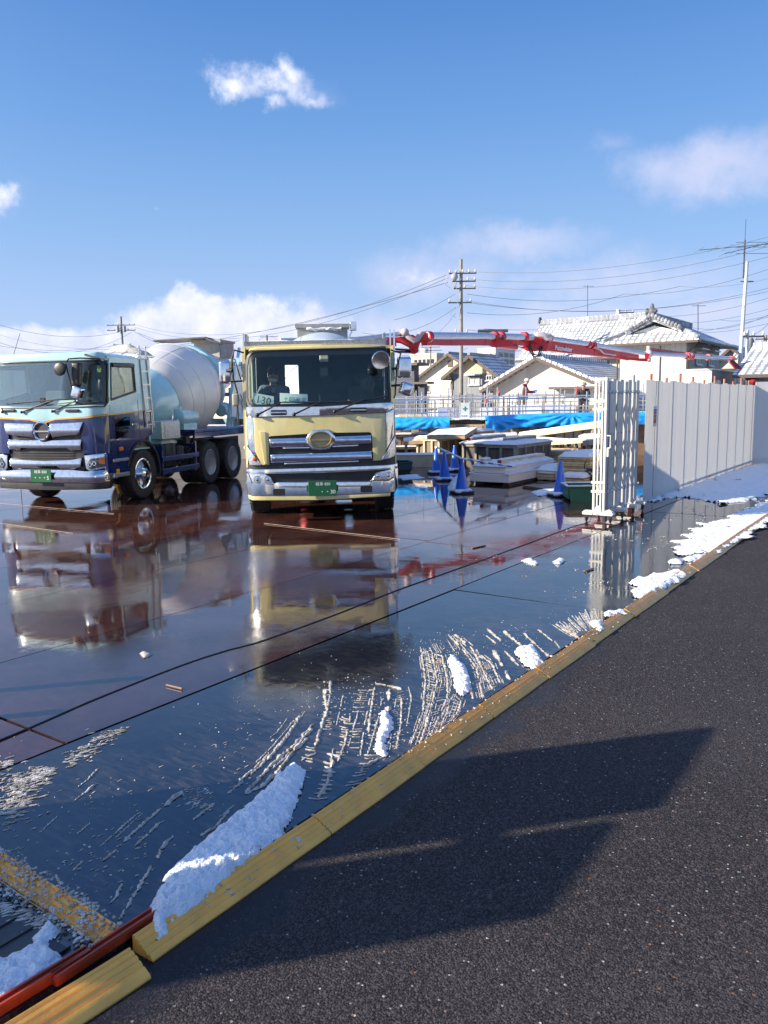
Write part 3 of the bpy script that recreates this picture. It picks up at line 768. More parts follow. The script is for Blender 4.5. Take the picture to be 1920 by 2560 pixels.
# ---------------------------------------------------------------- yellow truck
def build_yellow():
    paint = M('cream_yellow_paint', (.80, .68, .29, 1), .28, var=.05, coat=.7, dirt=(.42, .37, .26), dirt_amt=.5, ds=2.2, streak=True)
    drumf = M('pale_drum_paint', (.55, .60, .62, 1), .3, var=.05, coat=.4)
    drumm = M('pale_drum_shell', (.50, .55, .58, 1), .35, var=.06, coat=.3, dirt=(.4, .38, .34), dirt_amt=.4)
    root = thing('mixer_truck', 'cream yellow mixer truck with chrome front and a driver behind the windscreen', 'truck', YT.o, YT.rz)
    def fy(x, z):
        a = abs(x); y = .05*(a/1.2)**2
        if a > 1.0: y += ((a-1.0)/.22)**2*.16
        if z > 1.82: y += (z-1.82)*.13
        return y
    chassis(root, M('yellow_frame_paint', (.10, .10, .11, 1), .5), drumf, drumf, drumm, steel)
    W = 1.2
    # front panel with the grille opening cut out of its foot
    outer = [(190, 878), (500, 872), (800, 862), (1100, 850), (1385, 837), (1387, 1190), (1340, 1268), (1272, 1270), (1266, 1020), (1240, 1004), (800, 1018), (350, 1040), (325, 1050), (340, 1308), (268, 1310), (205, 1185)]
    mb = MB(); bend(mb, [FY(*p) for p in outer], -.015, .05, fy, .012); fp = mb.build('front_panel', paint, root)
    mb = MB()
    for P in ([(246, 1000), (300, 1010), (318, 1300), (292, 1300), (262, 1050)], ):
        bend(mb, [FY(*p) for p in P], -.03, -.016, fy, .006)
    mb.build('pressed_rib', paint, fp)
    # cab shell: floor skirts, door panels, pillars, header, roof, rear wall
    mb = MB()
    for sx in (-1, 1):
        fn = lambda u, v, d: Vector((d, u, v))
        X0, X1 = sx*(W-.035), sx*(W+.015)
        mb.prism([(.22, 1.02), (.62, 1.02), (.74, 1.2), (1.4, 1.32), (2.0, 1.2), (2.05, 1.02), (2.12, 1.02), (2.12, 1.98), (1.35, 1.98), (.24, 1.88)], fn, X0, X1)
        mb.prism([(.24, 1.88), (.34, 1.885), (.46, 2.68), (.36, 2.68)], fn, X0, X1)
        mb.prism([(1.35, 1.98), (2.12, 1.98), (2.12, 2.68), (1.35, 2.68)], fn, X0, X1)
        mb.prism([(.36, 2.68), (2.12, 2.68), (2.12, 2.80), (.40, 2.80)], fn, X0, X1)
    # rear wall round its window
    wx0, wx1, wz0, wz1 = -.64, -.40, 2.02, 2.58
    for a in ((-W+.04, wx0, 1.02, 2.78), (wx1, W-.04, 1.02, 2.78), (wx0, wx1, 1.02, wz0), (wx0, wx1, wz1, 2.78)): mb.bb(a[0], a[1], 2.08, 2.12, a[2], a[3])
    mb.bb(-W+.05, W-.05, .2, 2.07, .98, 1.02)
    cab = mb.build('cab', paint, root)
    mb = MB()
    mb.shell(lambda u, v: Vector(((u-.5)*2*(W+.01), .30+.10*abs(u-.5)*2+(1.8-.1*abs(u-.5)*2)*v, 2.80+.055*(1-(2*u-1)**4)*(1 if v > .02 else .4))), 16, 8, .05)
    mb.build('roof', paint, cab)
    mb = MB(); bend(mb, [FY(*p) for p in [(135, 275), (1395, 240), (1395, 222), (1250, 214), (200, 240), (150, 252)]], -.02, .16, lambda x, z: fy(x, z), .02); mb.build('windscreen_header', paint, cab)
    # interior
    mb = MB()
    for a in ((-1.15, wx0, 1.05, 2.76), (wx1, 1.15, 1.05, 2.76), (wx0, wx1, 1.05, wz0), (wx0, wx1, wz1, 2.76)): mb.bb(a[0], a[1], 2.05, 2.075, a[2], a[3])
    mb.bb(-1.14, 1.14, .45, 2.04, 2.74, 2.77)
    mb.bb(-1.14, 1.14, .17, .62, 1.45, 1.80, .04); mb.bb(-1.14, 1.14, .22, .34, 1.03, 1.44)
    mb.bb(-1.14, 1.14, .35, 2.04, 1.03, 1.08)
    for sx in (-1, 1): mb.bb(sx*1.12, sx*1.155, .5, 2.04, 1.09, 1.85)
    mb.build('interior', liner, root)
    for x in (-.78, .72):
        mb = MB(); mb.bb(x-.25, x+.25, 1.05, 1.58, 1.42, 1.58, .06, 2); mb.bb(x-.24, x+.24, 1.56, 1.74, 1.56, 2.2, .07, 2); mb.bb(x-.13, x+.13, 1.6, 1.72, 2.22, 2.42, .05, 2)
        mb.bb(x-.2, x+.2, 1.1, 1.5, 1.08, 1.42)
        mb.build('seat', seatm, root)
    mb = MB(); mb.torus((-.78, .66, 1.93), (0, -.6, .8), .22, .014, 28, 8)
    mb.cyl((-.78, .6, 1.85), (-.78, .45, 1.62), .03); mb.bar((-.98, .66, 1.93), (-.58, .66, 1.93), .03, .02)
    mb.build('steering_wheel', blackp, root)
    mb = MB(); mb.bb(.0, .14, 1.5, 1.9, 2.35, 2.52, .02); mb.bb(-.05, .35, .6, .68, 1.83, 1.86); mb.cyl((.0, .62, 1.8), (.0, .62, 2.02), .012)
    mb.bb(.05, .3, .58, .7, 1.80, 1.90, .01)
    mb.build('dash_equipment', M('grey_plastic', (.25, .27, .28, 1), .5), root)
    mb = MB(); mb.bb(.02, .16, .37, .40, 2.55, 2.66, .01); mb.build('drive_recorder', M('white_plastic', (.6, .62, .6, 1), .4), root)
    # pale pleated curtains on the left door
    mb = MB(); mb.shell(lambda u, v: Vector((-1.10+.02*math.sin(u*30), .75+.35*u, 2.0+.62*v)), 30, 4, .006); mb.build('curtain', M('pale_curtain', (.35, .42, .40, 1), .8), root)
    # windscreen, with a black border round it
    gl = [(150, 760), (135, 700), (128, 420), (140, 330), (175, 290), (260, 280), (1340, 248), (1385, 262), (1400, 310), (1420, 690), (1418, 722), (1395, 738), (800, 775), (190, 788)]
    P = [FY(*p) for p in gl]
    mb = MB(); bend(mb, P, .006, .012, fy); ws = mb.build('windscreen', glass_front, root)
    cxm = sum(p[0] for p in P)/len(P); czm = sum(p[1] for p in P)/len(P)
    inn = [(cxm+(x-cxm)*.958, czm+(z-czm)*(.90 if z < czm else .80)) for x, z in P]
    mb = MB()
    n = len(P)
    for i in range(n):
        j = (i+1) % n
        q = [Vector((x, .016+fy(x, z), z)) for x, z in (P[i], P[j], inn[j], inn[i])]
        q2 = [v+Vector((0, .01, 0)) for v in q]
        K = 8
        mb.shell(lambda u, v: (lambda a, b: Vector(((a[0]+(b[0]-a[0])*v), .016+fy(a[0]+(b[0]-a[0])*v, a[1]+(b[1]-a[1])*v), a[1]+(b[1]-a[1])*v)))(
            (P[i][0]+(P[j][0]-P[i][0])*u, P[i][1]+(P[j][1]-P[i][1])*u), (inn[i][0]+(inn[j][0]-inn[i][0])*u, inn[i][1]+(inn[j][1]-inn[i][1])*u)), K, 2, .008)
    out = [(cxm+(x-cxm)*1.03, czm+(z-czm)*1.05) for x, z in P]
    for i in range(n):
        j = (i+1) % n
        mb.shell(lambda u, v: (lambda a, b: Vector(((a[0]+(b[0]-a[0])*v), -.004+fy(a[0]+(b[0]-a[0])*v, a[1]+(b[1]-a[1])*v), a[1]+(b[1]-a[1])*v)))(
            (P[i][0]+(P[j][0]-P[i][0])*u, P[i][1]+(P[j][1]-P[i][1])*u), (out[i][0]+(out[j][0]-out[i][0])*u, out[i][1]+(out[j][1]-out[i][1])*u)), K, 1, .03)
    mb.build('windscreen_seal', blackp, ws)
    for sx in (-1, 1):      # side windows
        mb = MB(); mb.prism([(.34, 1.885), (1.35, 1.98), (1.35, 2.68), (.46, 2.68)], lambda u, v, d: Vector((d, u, v)), sx*(W-.012), sx*(W-.006)); mb.build('side_window', glass_side, root)
    # chrome strip under the windscreen with its vents
    mb = MB(); bend(mb, [FY(*p) for p in [(118, 775), (190, 795), (800, 782), (1400, 745), (1465, 740), (1468, 800), (1385, 832), (800, 858), (190, 873), (118, 868)]], -.03, .04, fy, .02)
    cs = mb.build('cowl_strip', chrome, root)
    mb = MB()
    for a, b in (((350, 812), (495, 858)), ((1060, 790), (1215, 832))):
        p, q = FY(*a), FY(*b); bend(mb, rrect(p[0], q[0], q[1], p[1], .02), -.04, -.031, fy)
    mb.build('cowl_vent', blackp, cs)
    mb = MB()
    for a, b in (((355, 828), (490, 842)), ((1066, 806), (1210, 818))):
        p, q = FY(*a), FY(*b); bend(mb, rrect(p[0], q[0], q[1], p[1], .008), -.055, -.041, fy, .004)
    mb.build('vent_bar', chrome, cs)
    # chrome corner columns
    for P_ in ([(120, 870), (188, 876), (200, 1185), (225, 1240), (160, 1180), (132, 1120)], [(1388, 836), (1468, 800), (1470, 1040), (1440, 1090), (1388, 1185)]):
        mb = MB(); bend(mb, [FY(*p) for p in P_], -.012, .05, fy, .012); mb.build('corner_column', chrome, root)
    for P_ in ([(128, 1130), (160, 1185), (215, 1245), (262, 1300), (262, 1312), (150, 1312), (130, 1230)], [(1478, 1050), (1482, 1225), (1440, 1248), (1345, 1266), (1352, 1245), (1400, 1180), (1440, 1100)]):
        mb = MB(); bend(mb, [FY(*p) for p in P_], -.02, .04, fy, .012); cl = mb.build('corner_lamp', lens, root)
    p = FY(205, 1255); mb = MB(); mb.ball((p[0], fy(*p)-.022, p[1]), .04, 12, 8, (1, .25, .9)); mb.build('indicator_bulb', M('red_orange_lens', (.7, .12, .04, 1), .2), cl)
    # cheeks: the yellow door edge seen beside the chrome
    for P_ in ([(112, 800), (122, 880), (130, 1130), (128, 1340), (118, 1340), (108, 1000)], [(1470, 800), (1480, 880), (1492, 1100), (1496, 1300), (1486, 1300), (1474, 1020)]):
        mb = MB(); bend(mb, [FY(*p) for p in P_], .06, .3, fy); mb.build('door_edge', paint, cab)
    # grille
    mb = MB(); bend(mb, [FY(*p) for p in [(330, 1040), (800, 1018), (1262, 1008), (1272, 1278), (1480, 1255), (1484, 1310), (130, 1345), (128, 1310), (330, 1312)]], .015, .05, fy); gr = mb.build('grille', blackp, root)
    def bar_(a, b, d0, d1, bev, mm=chrome, nm='grille_bar'):
        mb = MB(); bend(mb, [FY(*p) for p in (a, b)] if False else [FY(a[0], a[1]), FY(b[0], b[1]), FY(b[2], b[3]), FY(a[2], a[3])], d0, d1, fy, bev, bulge=(.03 if bev > .01 else 0)); return mb.build(nm, mm, gr)
    bar_((335, 1068, 342, 1152), (690, 1055, 690, 1140), -.03, .02, .02)
    bar_((920, 1048, 920, 1130), (1252, 1034, 1256, 1112), -.03, .02, .02)
    bar_((345, 1210, 352, 1292), (1256, 1178, 1260, 1252), -.03, .02, .02)
    bar_((456, 1150, 458, 1162), (700, 1144, 700, 1158), -.01, .02, .004); bar_((905, 1134, 905, 1148), (1138, 1124, 1140, 1138), -.01, .02, .004)
    bar_((470, 1290, 472, 1302), (1142, 1268, 1144, 1280), -.01, .02, .004)
    mb = MB()
    for cy_ in (1100, 1165, 1230): 
        pass
    # emblem: eight-cornered chrome shield, gold ring and bar
    P_ = [FY(*p) for p in [(725, 992), (870, 986), (935, 1050), (938, 1095), (880, 1160), (800, 1172), (722, 1164), (668, 1100), (668, 1060)]]
    mb = MB(); bend(mb, P_, -.06, -.02, fy, .015); em = mb.build('emblem', chrome, root)
    c = FY(798, 1078)
    mb = MB(); bend(mb, oval(c[0], c[1], .185, .135, 32), -.066, -.061, fy); mb.build('emblem_disc', M('emblem_bronze', (.32, .27, .20, 1), .35, .9), em)
    mb = MB()
    n_ = 40
    mb.tube([(c[0]+.165*math.cos(2*PI*k/n_), -.07, c[1]+.118*math.sin(2*PI*k/n_)) for k in range(n_+1)], .017, 8)
    bend(mb, rrect(c[0]-.15, c[0]+.15, c[1]-.012, c[1]+.012, .006), -.08, -.066, fy)
    mb.build('emblem_ring', gold, em)
    # bumper
    mb = MB()
    bend(mb, [FY(*p) for p in [(118, 1348), (800, 1330), (1500, 1302), (1505, 1340), (1470, 1345), (800, 1375), (150, 1385), (118, 1385)]], -.06, .02, fy, .014)
    bend(mb, [FY(*p) for p in [(118, 1385), (150, 1385), (175, 1480), (375, 1492), (400, 1458), (1240, 1452), (1262, 1456), (1420, 1456), (1468, 1432), (1470, 1345), (1505, 1340), (1508, 1520), (1478, 1555), (800, 1578), (180, 1590), (132, 1575), (128, 1480)]], -.06, .02, fy, .014)
    bu = mb.build('bumper', chrome, root)
    mb = MB(); bend(mb, [FY(*p) for p in [(150, 1380), (800, 1372), (1474, 1342), (1474, 1440), (1440, 1462), (1250, 1462), (1240, 1470), (400, 1470), (380, 1500), (170, 1490)]], -.01, .015, fy); mb.build('bumper_recess', blackp, bu)
    for P_ in ([(145, 1378), (300, 1382), (350, 1418), (378, 1470), (360, 1488), (182, 1480)], [(1258, 1448), (1285, 1395), (1330, 1366), (1468, 1338), (1466, 1420), (1420, 1444)]):
        mb = MB(); bend(mb, [FY(*p) for p in P_], -.05, .0, fy, .012); hl = mb.build('headlight', lens, root)
        cx_ = sum(FY(*p)[0] for p in P_)/len(P_); cz_ = sum(FY(*p)[1] for p in P_)/len(P_)
        mb = MB()
        for d in (-.10, .07): mb.torus((cx_+d, fy(cx_+d, cz_)-.052, cz_), (0, 1, 0), .052, .006, 20, 6); mb.ball((cx_+d, fy(cx_+d, cz_)-.05, cz_), .03, 10, 6, (1, .4, 1))
        mb.build('lamp_bezel', chrome, hl)
    for P_ in ((372, 482, 1520, 1578), (1157, 1265, 1494, 1550)):
        p, q = FY(P_[0], P_[2]), FY(P_[1], P_[3]); mb = MB(); bend(mb, rrect(p[0], q[0], q[1], p[1], .015), -.064, -.058, fy); mb.build('tow_opening', blackp, bu)
    mb = MB(); bend(mb, [FY(*p) for p in [(135, 1572), (180, 1592), (800, 1582), (1428, 1556), (1430, 1590), (800, 1618), (180, 1630), (145, 1615)]], -.055, .05, fy, .02); mb.build('lower_lip', paint, root)
    # number plate
    p, q = FY(688, 1446), FY(944, 1578)
    mb = MB(); mb.bb(p[0], q[0], -.085, -.075, q[1], p[1], .004); mb.bb((p[0]+q[0])/2-.25, (p[0]+q[0])/2+.25, -.074, -.06, (q[1]+p[1])/2-.05, (q[1]+p[1])/2+.05)
    np_ = mb.build('number_plate', plate_green, root); cx_ = (p[0]+q[0])/2; cz_ = (p[1]+q[1])/2
    text_obj('plate_lettering', '岐阜 830', .062, white_p, (cx_+.01, -.088, cz_+.065), parent=np_, ext=.001)
    text_obj('plate_lettering', '・・30', .085, white_p, (cx_+.08, -.088, cz_-.06), parent=np_, ext=.001)
    # wipers
    for a, b, c_, d in (((228, 855), (440, 746), (425, 742), (860, 738)), ((560, 850), (790, 742), (640, 745), (1085, 733)), ((925, 825), (1210, 712), (1062, 752), (1408, 684))):
        P3 = [Vector((FY(*k)[0], fy(*FY(*k))-o_, FY(*k)[1])) for k, o_ in ((a, .05), (b, .02), (c_, .004), (d, .004))]
        mb = MB(); mb.tube(P3[:2], [.016, .010], 6); mb.tube([P3[2]-Vector((0, .012, 0)), P3[3]-Vector((0, .012, 0))], .011, 6); mb.ball(P3[0], .03, 8, 6); mb.build('wiper', blackp, root)
    # bar of chequer plate across the roof and grab poles
    mb = MB(); a, b = FY(105, 215, .45), FY(1392, 183, .45)
    mb.bar((a[0], .45, a[1]-.02), (b[0], .45, b[1]-.02), .015, .10, .003); mb.bar((a[0], .50, a[1]-.05), (b[0], .50, b[1]-.05), .08, .01)
    mb.bb(a[0]+.02, a[0]+.05, .43, .8, 2.78, 3.0); mb.bb(b[0]-.05, b[0]-.02, .43, .8, 2.78, 3.0)
    mb.build('roof_rail', M('chequer_plate', (.42, .40, .38, 1), .35, .9, var=.4, vs=40, bump=.6, bs=90), root)
    mb = MB()
    for x in (1.17, 1.235): mb.tube([(x, .5, 3.06), (x, .5, 2.0), (x-.02, .42, 1.92)], .014, 8)
    for z in (2.95, 2.5, 2.1): mb.bar((1.1, .5, z), (1.235, .5, z), .02, .02)
    mb.build('grab_pole', chrome, root)
    mb = MB(); mb.tube([(-1.2, .5, 3.02), (-1.2, .5, 2.3)], .014, 8); mb.build('grab_pole', chrome, root)
    # mirrors
    def mirror_arm(sx, pts): 
        mb = MB(); mb.tube(pts, .013, 8); return mb.build('mirror_arm', blackp, root)
    a_ = mirror_arm(1, [(1.17, .3, 2.72), (1.32, .22, 2.66), (1.25, .2, 2.45), (1.22, .22, 2.0), (1.18, .3, 1.92)])
    def housing(x0, x1, z0, z1, y0, y1, nm='mirror', par=None, mt=chrome, bv=.045, rz=0, rx=0):
        mb = MB(); rot = Matrix.Rotation(rz, 3, 'Z') @ Matrix.Rotation(rx, 3, 'Y')
        mb.box(((x0+x1)/2, (y0+y1)/2, (z0+z1)/2), (x1-x0, y1-y0, z1-z0), rot=rot, bev=bv, seg=3); return mb.build(nm, mt, par or root, smooth=60)
    m1 = housing(1.26, 1.49, 2.27, 2.61, .22, .36)
    m2 = housing(1.30, 1.50, 2.00, 2.20, .2, .34, rz=.3, rx=.35)
    mb = MB(); mb.bar((1.18, .28, 2.42), (1.28, .28, 2.43), .02, .04); mb.tube([(1.16, .2, 2.15), (1.3, .22, 2.16)], .018, 8); mb.build('bracket', blackp, m1)
    m3 = housing(-1.58, -1.39, 2.22, 2.58, .25, .38)
    mb = MB(); mb.tube([(-1.18, .3, 2.70), (-1.32, .24, 2.74), (-1.36, .22, 2.6), (-1.35, .22, 2.3), (-1.30, .24, 2.1), (-1.3, .26, 1.6)], .014, 8)
    mb.tube([(-1.36, .22, 2.42), (-1.45, .26, 2.42)], .03, 8); mb.tube([(-1.5, .3, 2.24), (-1.2, .34, 2.26)], .014, 8); mb.tube([(-1.4, .3, 2.3), (-1.38, .3, 2.58), (-1.32, .3, 2.6), (-1.24, .3, 2.28)], .010, 8)
    mb.build('mirror_arm', blackp, root)
    m4 = housing(-1.38, -1.27, 1.86, 2.06, .2, .3, mt=M('beige_plastic', (.35, .33, .26, 1), .5), bv=.03)
    c_ = FY(1340, 362, -.25)
    mb = MB(); mb.lathe([(.01, -.05), (.08, -.045), (.135, -.015), (.145, 0), (.135, .01), (.02, .012)], (c_[0], -.25, c_[1]), (.25, -1, -.25), 24)
    fm = mb.build('front_mirror', chrome, root)
    mb = MB(); mb.tube([(c_[0]+.02, -.2, c_[1]+.03), (c_[0]+.15, 0, c_[1]+.02), (1.14, .2, 2.60)], .016, 8); mb.build('bracket', chrome, fm)
    c_ = FY(1220, 580, .55)
    mb = MB(); mb.ball((c_[0], .5, c_[1]), .115, 16, 10, (1, .35, 1.35)); ia = mb.build('inner_mirror', blackp, root)
    mb = MB(); mb.tube([(c_[0]+.1, .5, c_[1]+.05), (c_[0]+.25, .5, c_[1]+.1), (c_[0]+.27, .48, c_[1]+.3), (c_[0]+.34, .45, c_[1]+.45)], .010, 6); mb.build('bracket', blackp, ia)
    for x, z in ((FY(105, 1160)[0], FY(105, 1160)[1]), (FY(1500, 1110)[0], FY(1500, 1110)[1])):
        mb = MB(); mb.ball((x, .3, z), .04, 10, 8, (.8, 1, 1)); mb.build('side_marker', M('white_lens', (.7, .7, .66, 1), .2), root)
    # hopper with a snow-dusted rim and work lamps
    hp = hopper(root, M('weathered_steel', (.34, .33, .30, 1), .6, .4, dirt=(.75, .76, .78), dirt_amt=.25, ds=5), -.62, .60, 7.2, 8.1, 3.52, 3.79)
    mb = MB(); mb.bb(.66, .82, 7.15, 7.3, 3.62, 3.84, .02); mb.cyl((.74, 7.14, 3.73), (.74, 7.10, 3.73), .07, seg=16); mb.bar((.60, 7.2, 3.4), (.72, 7.2, 3.64), .05, .04); mb.build('work_lamp', lens, hp)
    mb = MB(); mb.shell(lambda u, v: Vector((-.4+.85*u, 7.12+.05*v, 3.66+.05*mnoise.noise(Vector((u*5, v*3, 0)))+.03)), 16, 6, .05); mb.build('snow_cap', snowm, hp)
    # interior light panel behind the rear window is simply the pale drum outside
    # white overspray cap of snow along the roof bar
    mb = MB(); mb.tube([(a[0]+.15+.12*k, .455, a[1]+.035+.001*k+.008*mnoise.noise(Vector((k*.7, 1, 2)))) for k in range(19)], [.012+.008*mnoise.noise(Vector((k*.9, 0, 0))) for k in range(19)], 6); mb.build('snow_cap', snowm, root)
    return root, fy
ytruck, yfy = build_yellow()

# ---------------------------------------------------------------- blue truck
def build_blue():
    lb = M('pale_blue_paint', (.40, .64, .68, 1), .25, var=.04, coat=.8, dirt=(.4, .42, .4), dirt_amt=.2)
    nv = M('navy_paint', (.004, .018, .12, 1), .2, var=.15, coat=.9, dirt=(.10, .10, .11), dirt_amt=.35, ds=2.5, streak=True)
    dr = M('mixer_drum_shell', (.66, .63, .60, 1), .33, var=.05, coat=.3, dirt=(.33, .31, .28), dirt_amt=.3, ds=4)
    t = NT(dr.node_tree); co = t.new('ShaderNodeTexCoord').outputs['Object']
    t.put(t.n['Principled BSDF'].inputs['Normal'], t.bump(t.voro(t.mapping(co, (1, 1, 1)), 26, rnd=.15).outputs['Distance'], .22, .012))
    or_ = M('orange_pinstripe', (.8, .36, .03, 1), .35, var=.03)
    root = thing('mixer_truck', 'pale blue and navy mixer truck with a large grey drum and side ladder', 'truck', BT.o, BT.rz)
    def fy(x, z):
        a = abs(x); y = .06*(a/1.2)**2
        if a > 1.0: y += ((a-1.0)/.245)**2*.20
        if z > 1.85: y += (z-1.85)*.14
        return y
    chassis(root, nv, lb, lb, dr, steel)
    W = 1.245; YB = 1.80
    fn = lambda u, v, d: Vector((d, u, v))
    mb = MB()      # pale blue upper cab
    for sx in (-1, 1):
        X0, X1 = sx*(W-.04), sx*W
        mb.prism([(.30, 1.88), (.36, 1.99), (1.25, 2.17), (YB, 2.17), (YB, 1.80), (.29, 1.72)], fn, X0, X1)
        mb.prism([(.30, 1.88), (.36, 1.99), (.42, 2.70), (.36, 2.70)], fn, X0, X1)
        mb.prism([(1.25, 2.17), (YB, 2.17), (YB, 2.72), (1.21, 2.72)], fn, X0, X1)
        mb.prism([(.36, 2.70), (1.21, 2.72), (YB, 2.72), (YB, 2.82), (.40, 2.82)], fn, X0, X1)
    mb.bb(-W+.045, W-.045, YB-.04, YB, 1.1, 2.84); mb.bb(-W+.045, W-.045, .3, YB-.045, 1.0, 1.04)
    cab = mb.build('cab', lb, root)
    mb = MB()
    mb.shell(lambda u, v: Vector(((u-.5)*2*(W+.004), .18+.14*(2*u-1)**2+(YB-.17-.14*(2*u-1)**2)*v, 2.82+.11*(1-(2*u-1)**6)*min(1, .35+v*5))), 20, 12, .05)
    bend(mb, [(-1.2, 2.86), (-1.1, 2.90), (1.1, 2.90), (1.2, 2.86), (1.235, 2.74), (-1.235, 2.74)], -.03, .12, lambda x, z: fy(x, z)+.02, .03)
    mb.build('roof', lb, cab)
    # navy lower cab side with the low window and arch
    for sx in (-1, 1):
        mb = MB(); X0, X1 = sx*(W-.04), sx*(W+.002)
        mb.prism([(.29, 1.72), (YB, 1.80), (YB, 1.30), (1.48, 1.22), (1.12, 1.14), (.92, .92), (.86, .62), (.20, .62), (.20, 1.0)], fn, X0, X1)
        mb.prism([(.12, 1.0), (.20, 1.0), (.20, .62), (.14, .62)], fn, X0, X1)
        lc = mb.build('lower_cab', nv, root)
        mb = MB()
        pts = [(sx*(W-.02), 1.40+.62*math.cos(a), .52+.66*math.sin(a)) for a in [math.radians(-5+170*k/14) for k in range(15)]]
        for p, q in zip(pts, pts[1:]): mb.bar(p, q, .10, .05, .008)
        mb.build('wheel_arch', blackp, lc)
        mb = MB(); mb.prism([(.45, 1.22), (.85, 1.34), (.95, 1.50), (.97, 1.68), (.44, 1.64)], fn, sx*(W+.003), sx*(W+.008)); mb.build('lower_window', glass_mat('dark_glass', (.08, .1, .1), 1.2), lc)
        mb = MB(); mb.bb(sx*W, sx*(W+.03), .52, .66, 1.02, 1.10, .012); mb.build('side_indicator', amber, lc)
        mb = MB(); mb.prism([(.36, 2.01), (1.24, 2.19), (1.20, 2.70), (.42, 2.68)], fn, sx*(W-.016), sx*(W-.010)); sw = mb.build('side_window', glass_side, cab)
        mb = MB()
        o_ = [(.36, 2.0), (1.25, 2.17), (1.21, 2.71), (.42, 2.69)]
        for p, q in zip(o_, o_[1:]+o_[:1]): mb.bar((sx*(W+.004), p[0], p[1]), (sx*(W+.004), q[0], q[1]), .02, .028, .004)
        mb.bar((sx*(W+.02), .44, 2.66), (sx*(W+.02), 1.2, 2.67), .05, .07, .01)
        mb.build('window_seal', blackp, sw)
        mb = MB()
        for a_, b_ in (((.40, 1.72), (.42, 1.15)), ((1.30, 2.0), (1.32, 1.22)), ((.42, 1.15), (.95, 1.12))): mb.bar((sx*(W+.0028), a_[0], a_[1]), (sx*(W+.0028), b_[0], b_[1]), .003, .010)
        mb.build('door_seam', blackp, lc)
        mb = MB(); mb.bb(sx*(W+.002), sx*(W+.028), 1.02, 1.2, 1.50, 1.54, .008); mb.build('door_handle', chrome, lc)
        mb = MB(); mb.bar((sx*(W+.004), .29, 1.722), (sx*(W+.004), YB, 1.800), .004, .022); mb.build('pinstripe', or_, lc)
        mb = MB(); mb.bb(sx*(W-.05), sx*(W+.02), .3, .85, .52, .60, .01); mb.bb(sx*(W-.05), sx*(W+.02), .3, .85, .82, .88, .01); mb.build('step', steel, lc)
    p = SB(955, 560); text_obj('door_lettering', '85', .16, white_p, (W+.007, p[0], p[1]), (PI/2, 0, PI/2), lc, .001)
    # front: pale blue band dipping at the centre, pinstripe, navy panel
    def sym(pts): r = [FB(*p) for p in pts]; c = FB(267, 600)[0]; return [(x-c, z) for x, z in r]
    zb = [(-1.24, 1.74), (-.28, 1.70), (-.0, 1.615), (.28, 1.70), (1.24, 1.74)]
    mb = MB(); bend(mb, [(-1.24, 1.92), (-1.24, 1.74), (-.95, 1.70), (-.28, 1.67), (0, 1.60), (.28, 1.67), (.95, 1.70), (1.24, 1.74), (1.24, 1.92), (0, 1.88)], -.02, .05, fy, .01); mb.build('cowl_panel', lb, root)
    mb = MB(); st = [(-1.24, 1.735), (-.95, 1.695), (-.28, 1.665), (0, 1.595), (.28, 1.665), (.95, 1.695), (1.24, 1.735)]
    for p, q in zip(st, st[1:]): bend(mb, [p, q, (q[0], q[1]-.024), (p[0], p[1]-.024)], -.024, .03, fy, step=.06)
    mb.build('pinstripe', or_, root)
    mb = MB()
    low = [(1.245, 1.71), (.95, 1.672), (.28, 1.64), (0, 1.57), (-.28, 1.64), (-.95, 1.672), (-1.245, 1.71)]
    bend(mb, low+[(-1.245, 1.02), (-.84, 1.02), (-.80, 1.32), (-.86, 1.61), (-.2, 1.60), (.2, 1.60-.06), (.86, 1.61), (.80, 1.32), (.84, 1.02), (1.245, 1.02)][0:0]+[(-1.245, 1.0), (-.80, 1.0), (-.80, 1.60), (0, 1.55), (.80, 1.60), (.80, 1.0), (1.245, 1.0)], -.018, .05, fy, .01)
    fpn = mb.build('front_panel', nv, root)
    mb = MB(); bend(mb, [(-.82, 1.60), (.82, 1.60), (.80, .70), (-.80, .70)], .02, .05, fy); gr = mb.build('grille', blackp, root)
    mb = MB()
    for k in range(8): z = 1.08-.05*k; bend(mb, [(-.6, z), (.6, z), (.6, z-.012), (-.6, z-.012)], .0, .02, fy)
    for k in range(3): z = 1.33-.03*k; bend(mb, [(-.6, z), (.6, z), (.6, z-.010), (-.6, z-.010)], .0, .02, fy)
    mb.build('louvre', dark, gr)
    for P_, d in (([(.17, 1.575), (.86, 1.600), (.80, 1.40), (.72, 1.36), (.30, 1.34), (.20, 1.30)], -.05), ([(0, 1.26), (.80, 1.28), (.79, 1.09), (.55, 1.06), (.50, 1.13), (0, 1.11)], -.04), ([(0, .865), (.56, .885), (.78, .93), (.78, .76), (.60, .70), (.50, .74), (0, .73)], -.045)):
        poly = P_ if P_[0][0] > 0 else None
        if poly:
            for q in (P_, mirror(P_)):
                mb = MB(); bend(mb, q, d, .02, fy, .012, bulge=.05); mb.build('grille_bar', chrome, gr)
        else:
            q = P_+mirror(P_)[1:-1]
            q = P_+[(-x, z) for x, z in P_[::-1]][1:-1]
            mb = MB(); bend(mb, q, d, .02, fy, .012, bulge=.045); mb.build('grille_bar', chrome, gr)
    # round emblem with H-like bars over dark mesh
    cz_ = 1.43
    mb = MB(); mb.lathe([(.185, 0), (.185, .03), (.165, .045), (.145, .03), (.14, .0)], (0, -.045, cz_), (0, -1, 0), 40, caps=False); bend(mb, rrect(-.15, .15, cz_-.014, cz_+.014, .006), -.075, -.05, fy)
    em = mb.build('emblem', chrome, root)
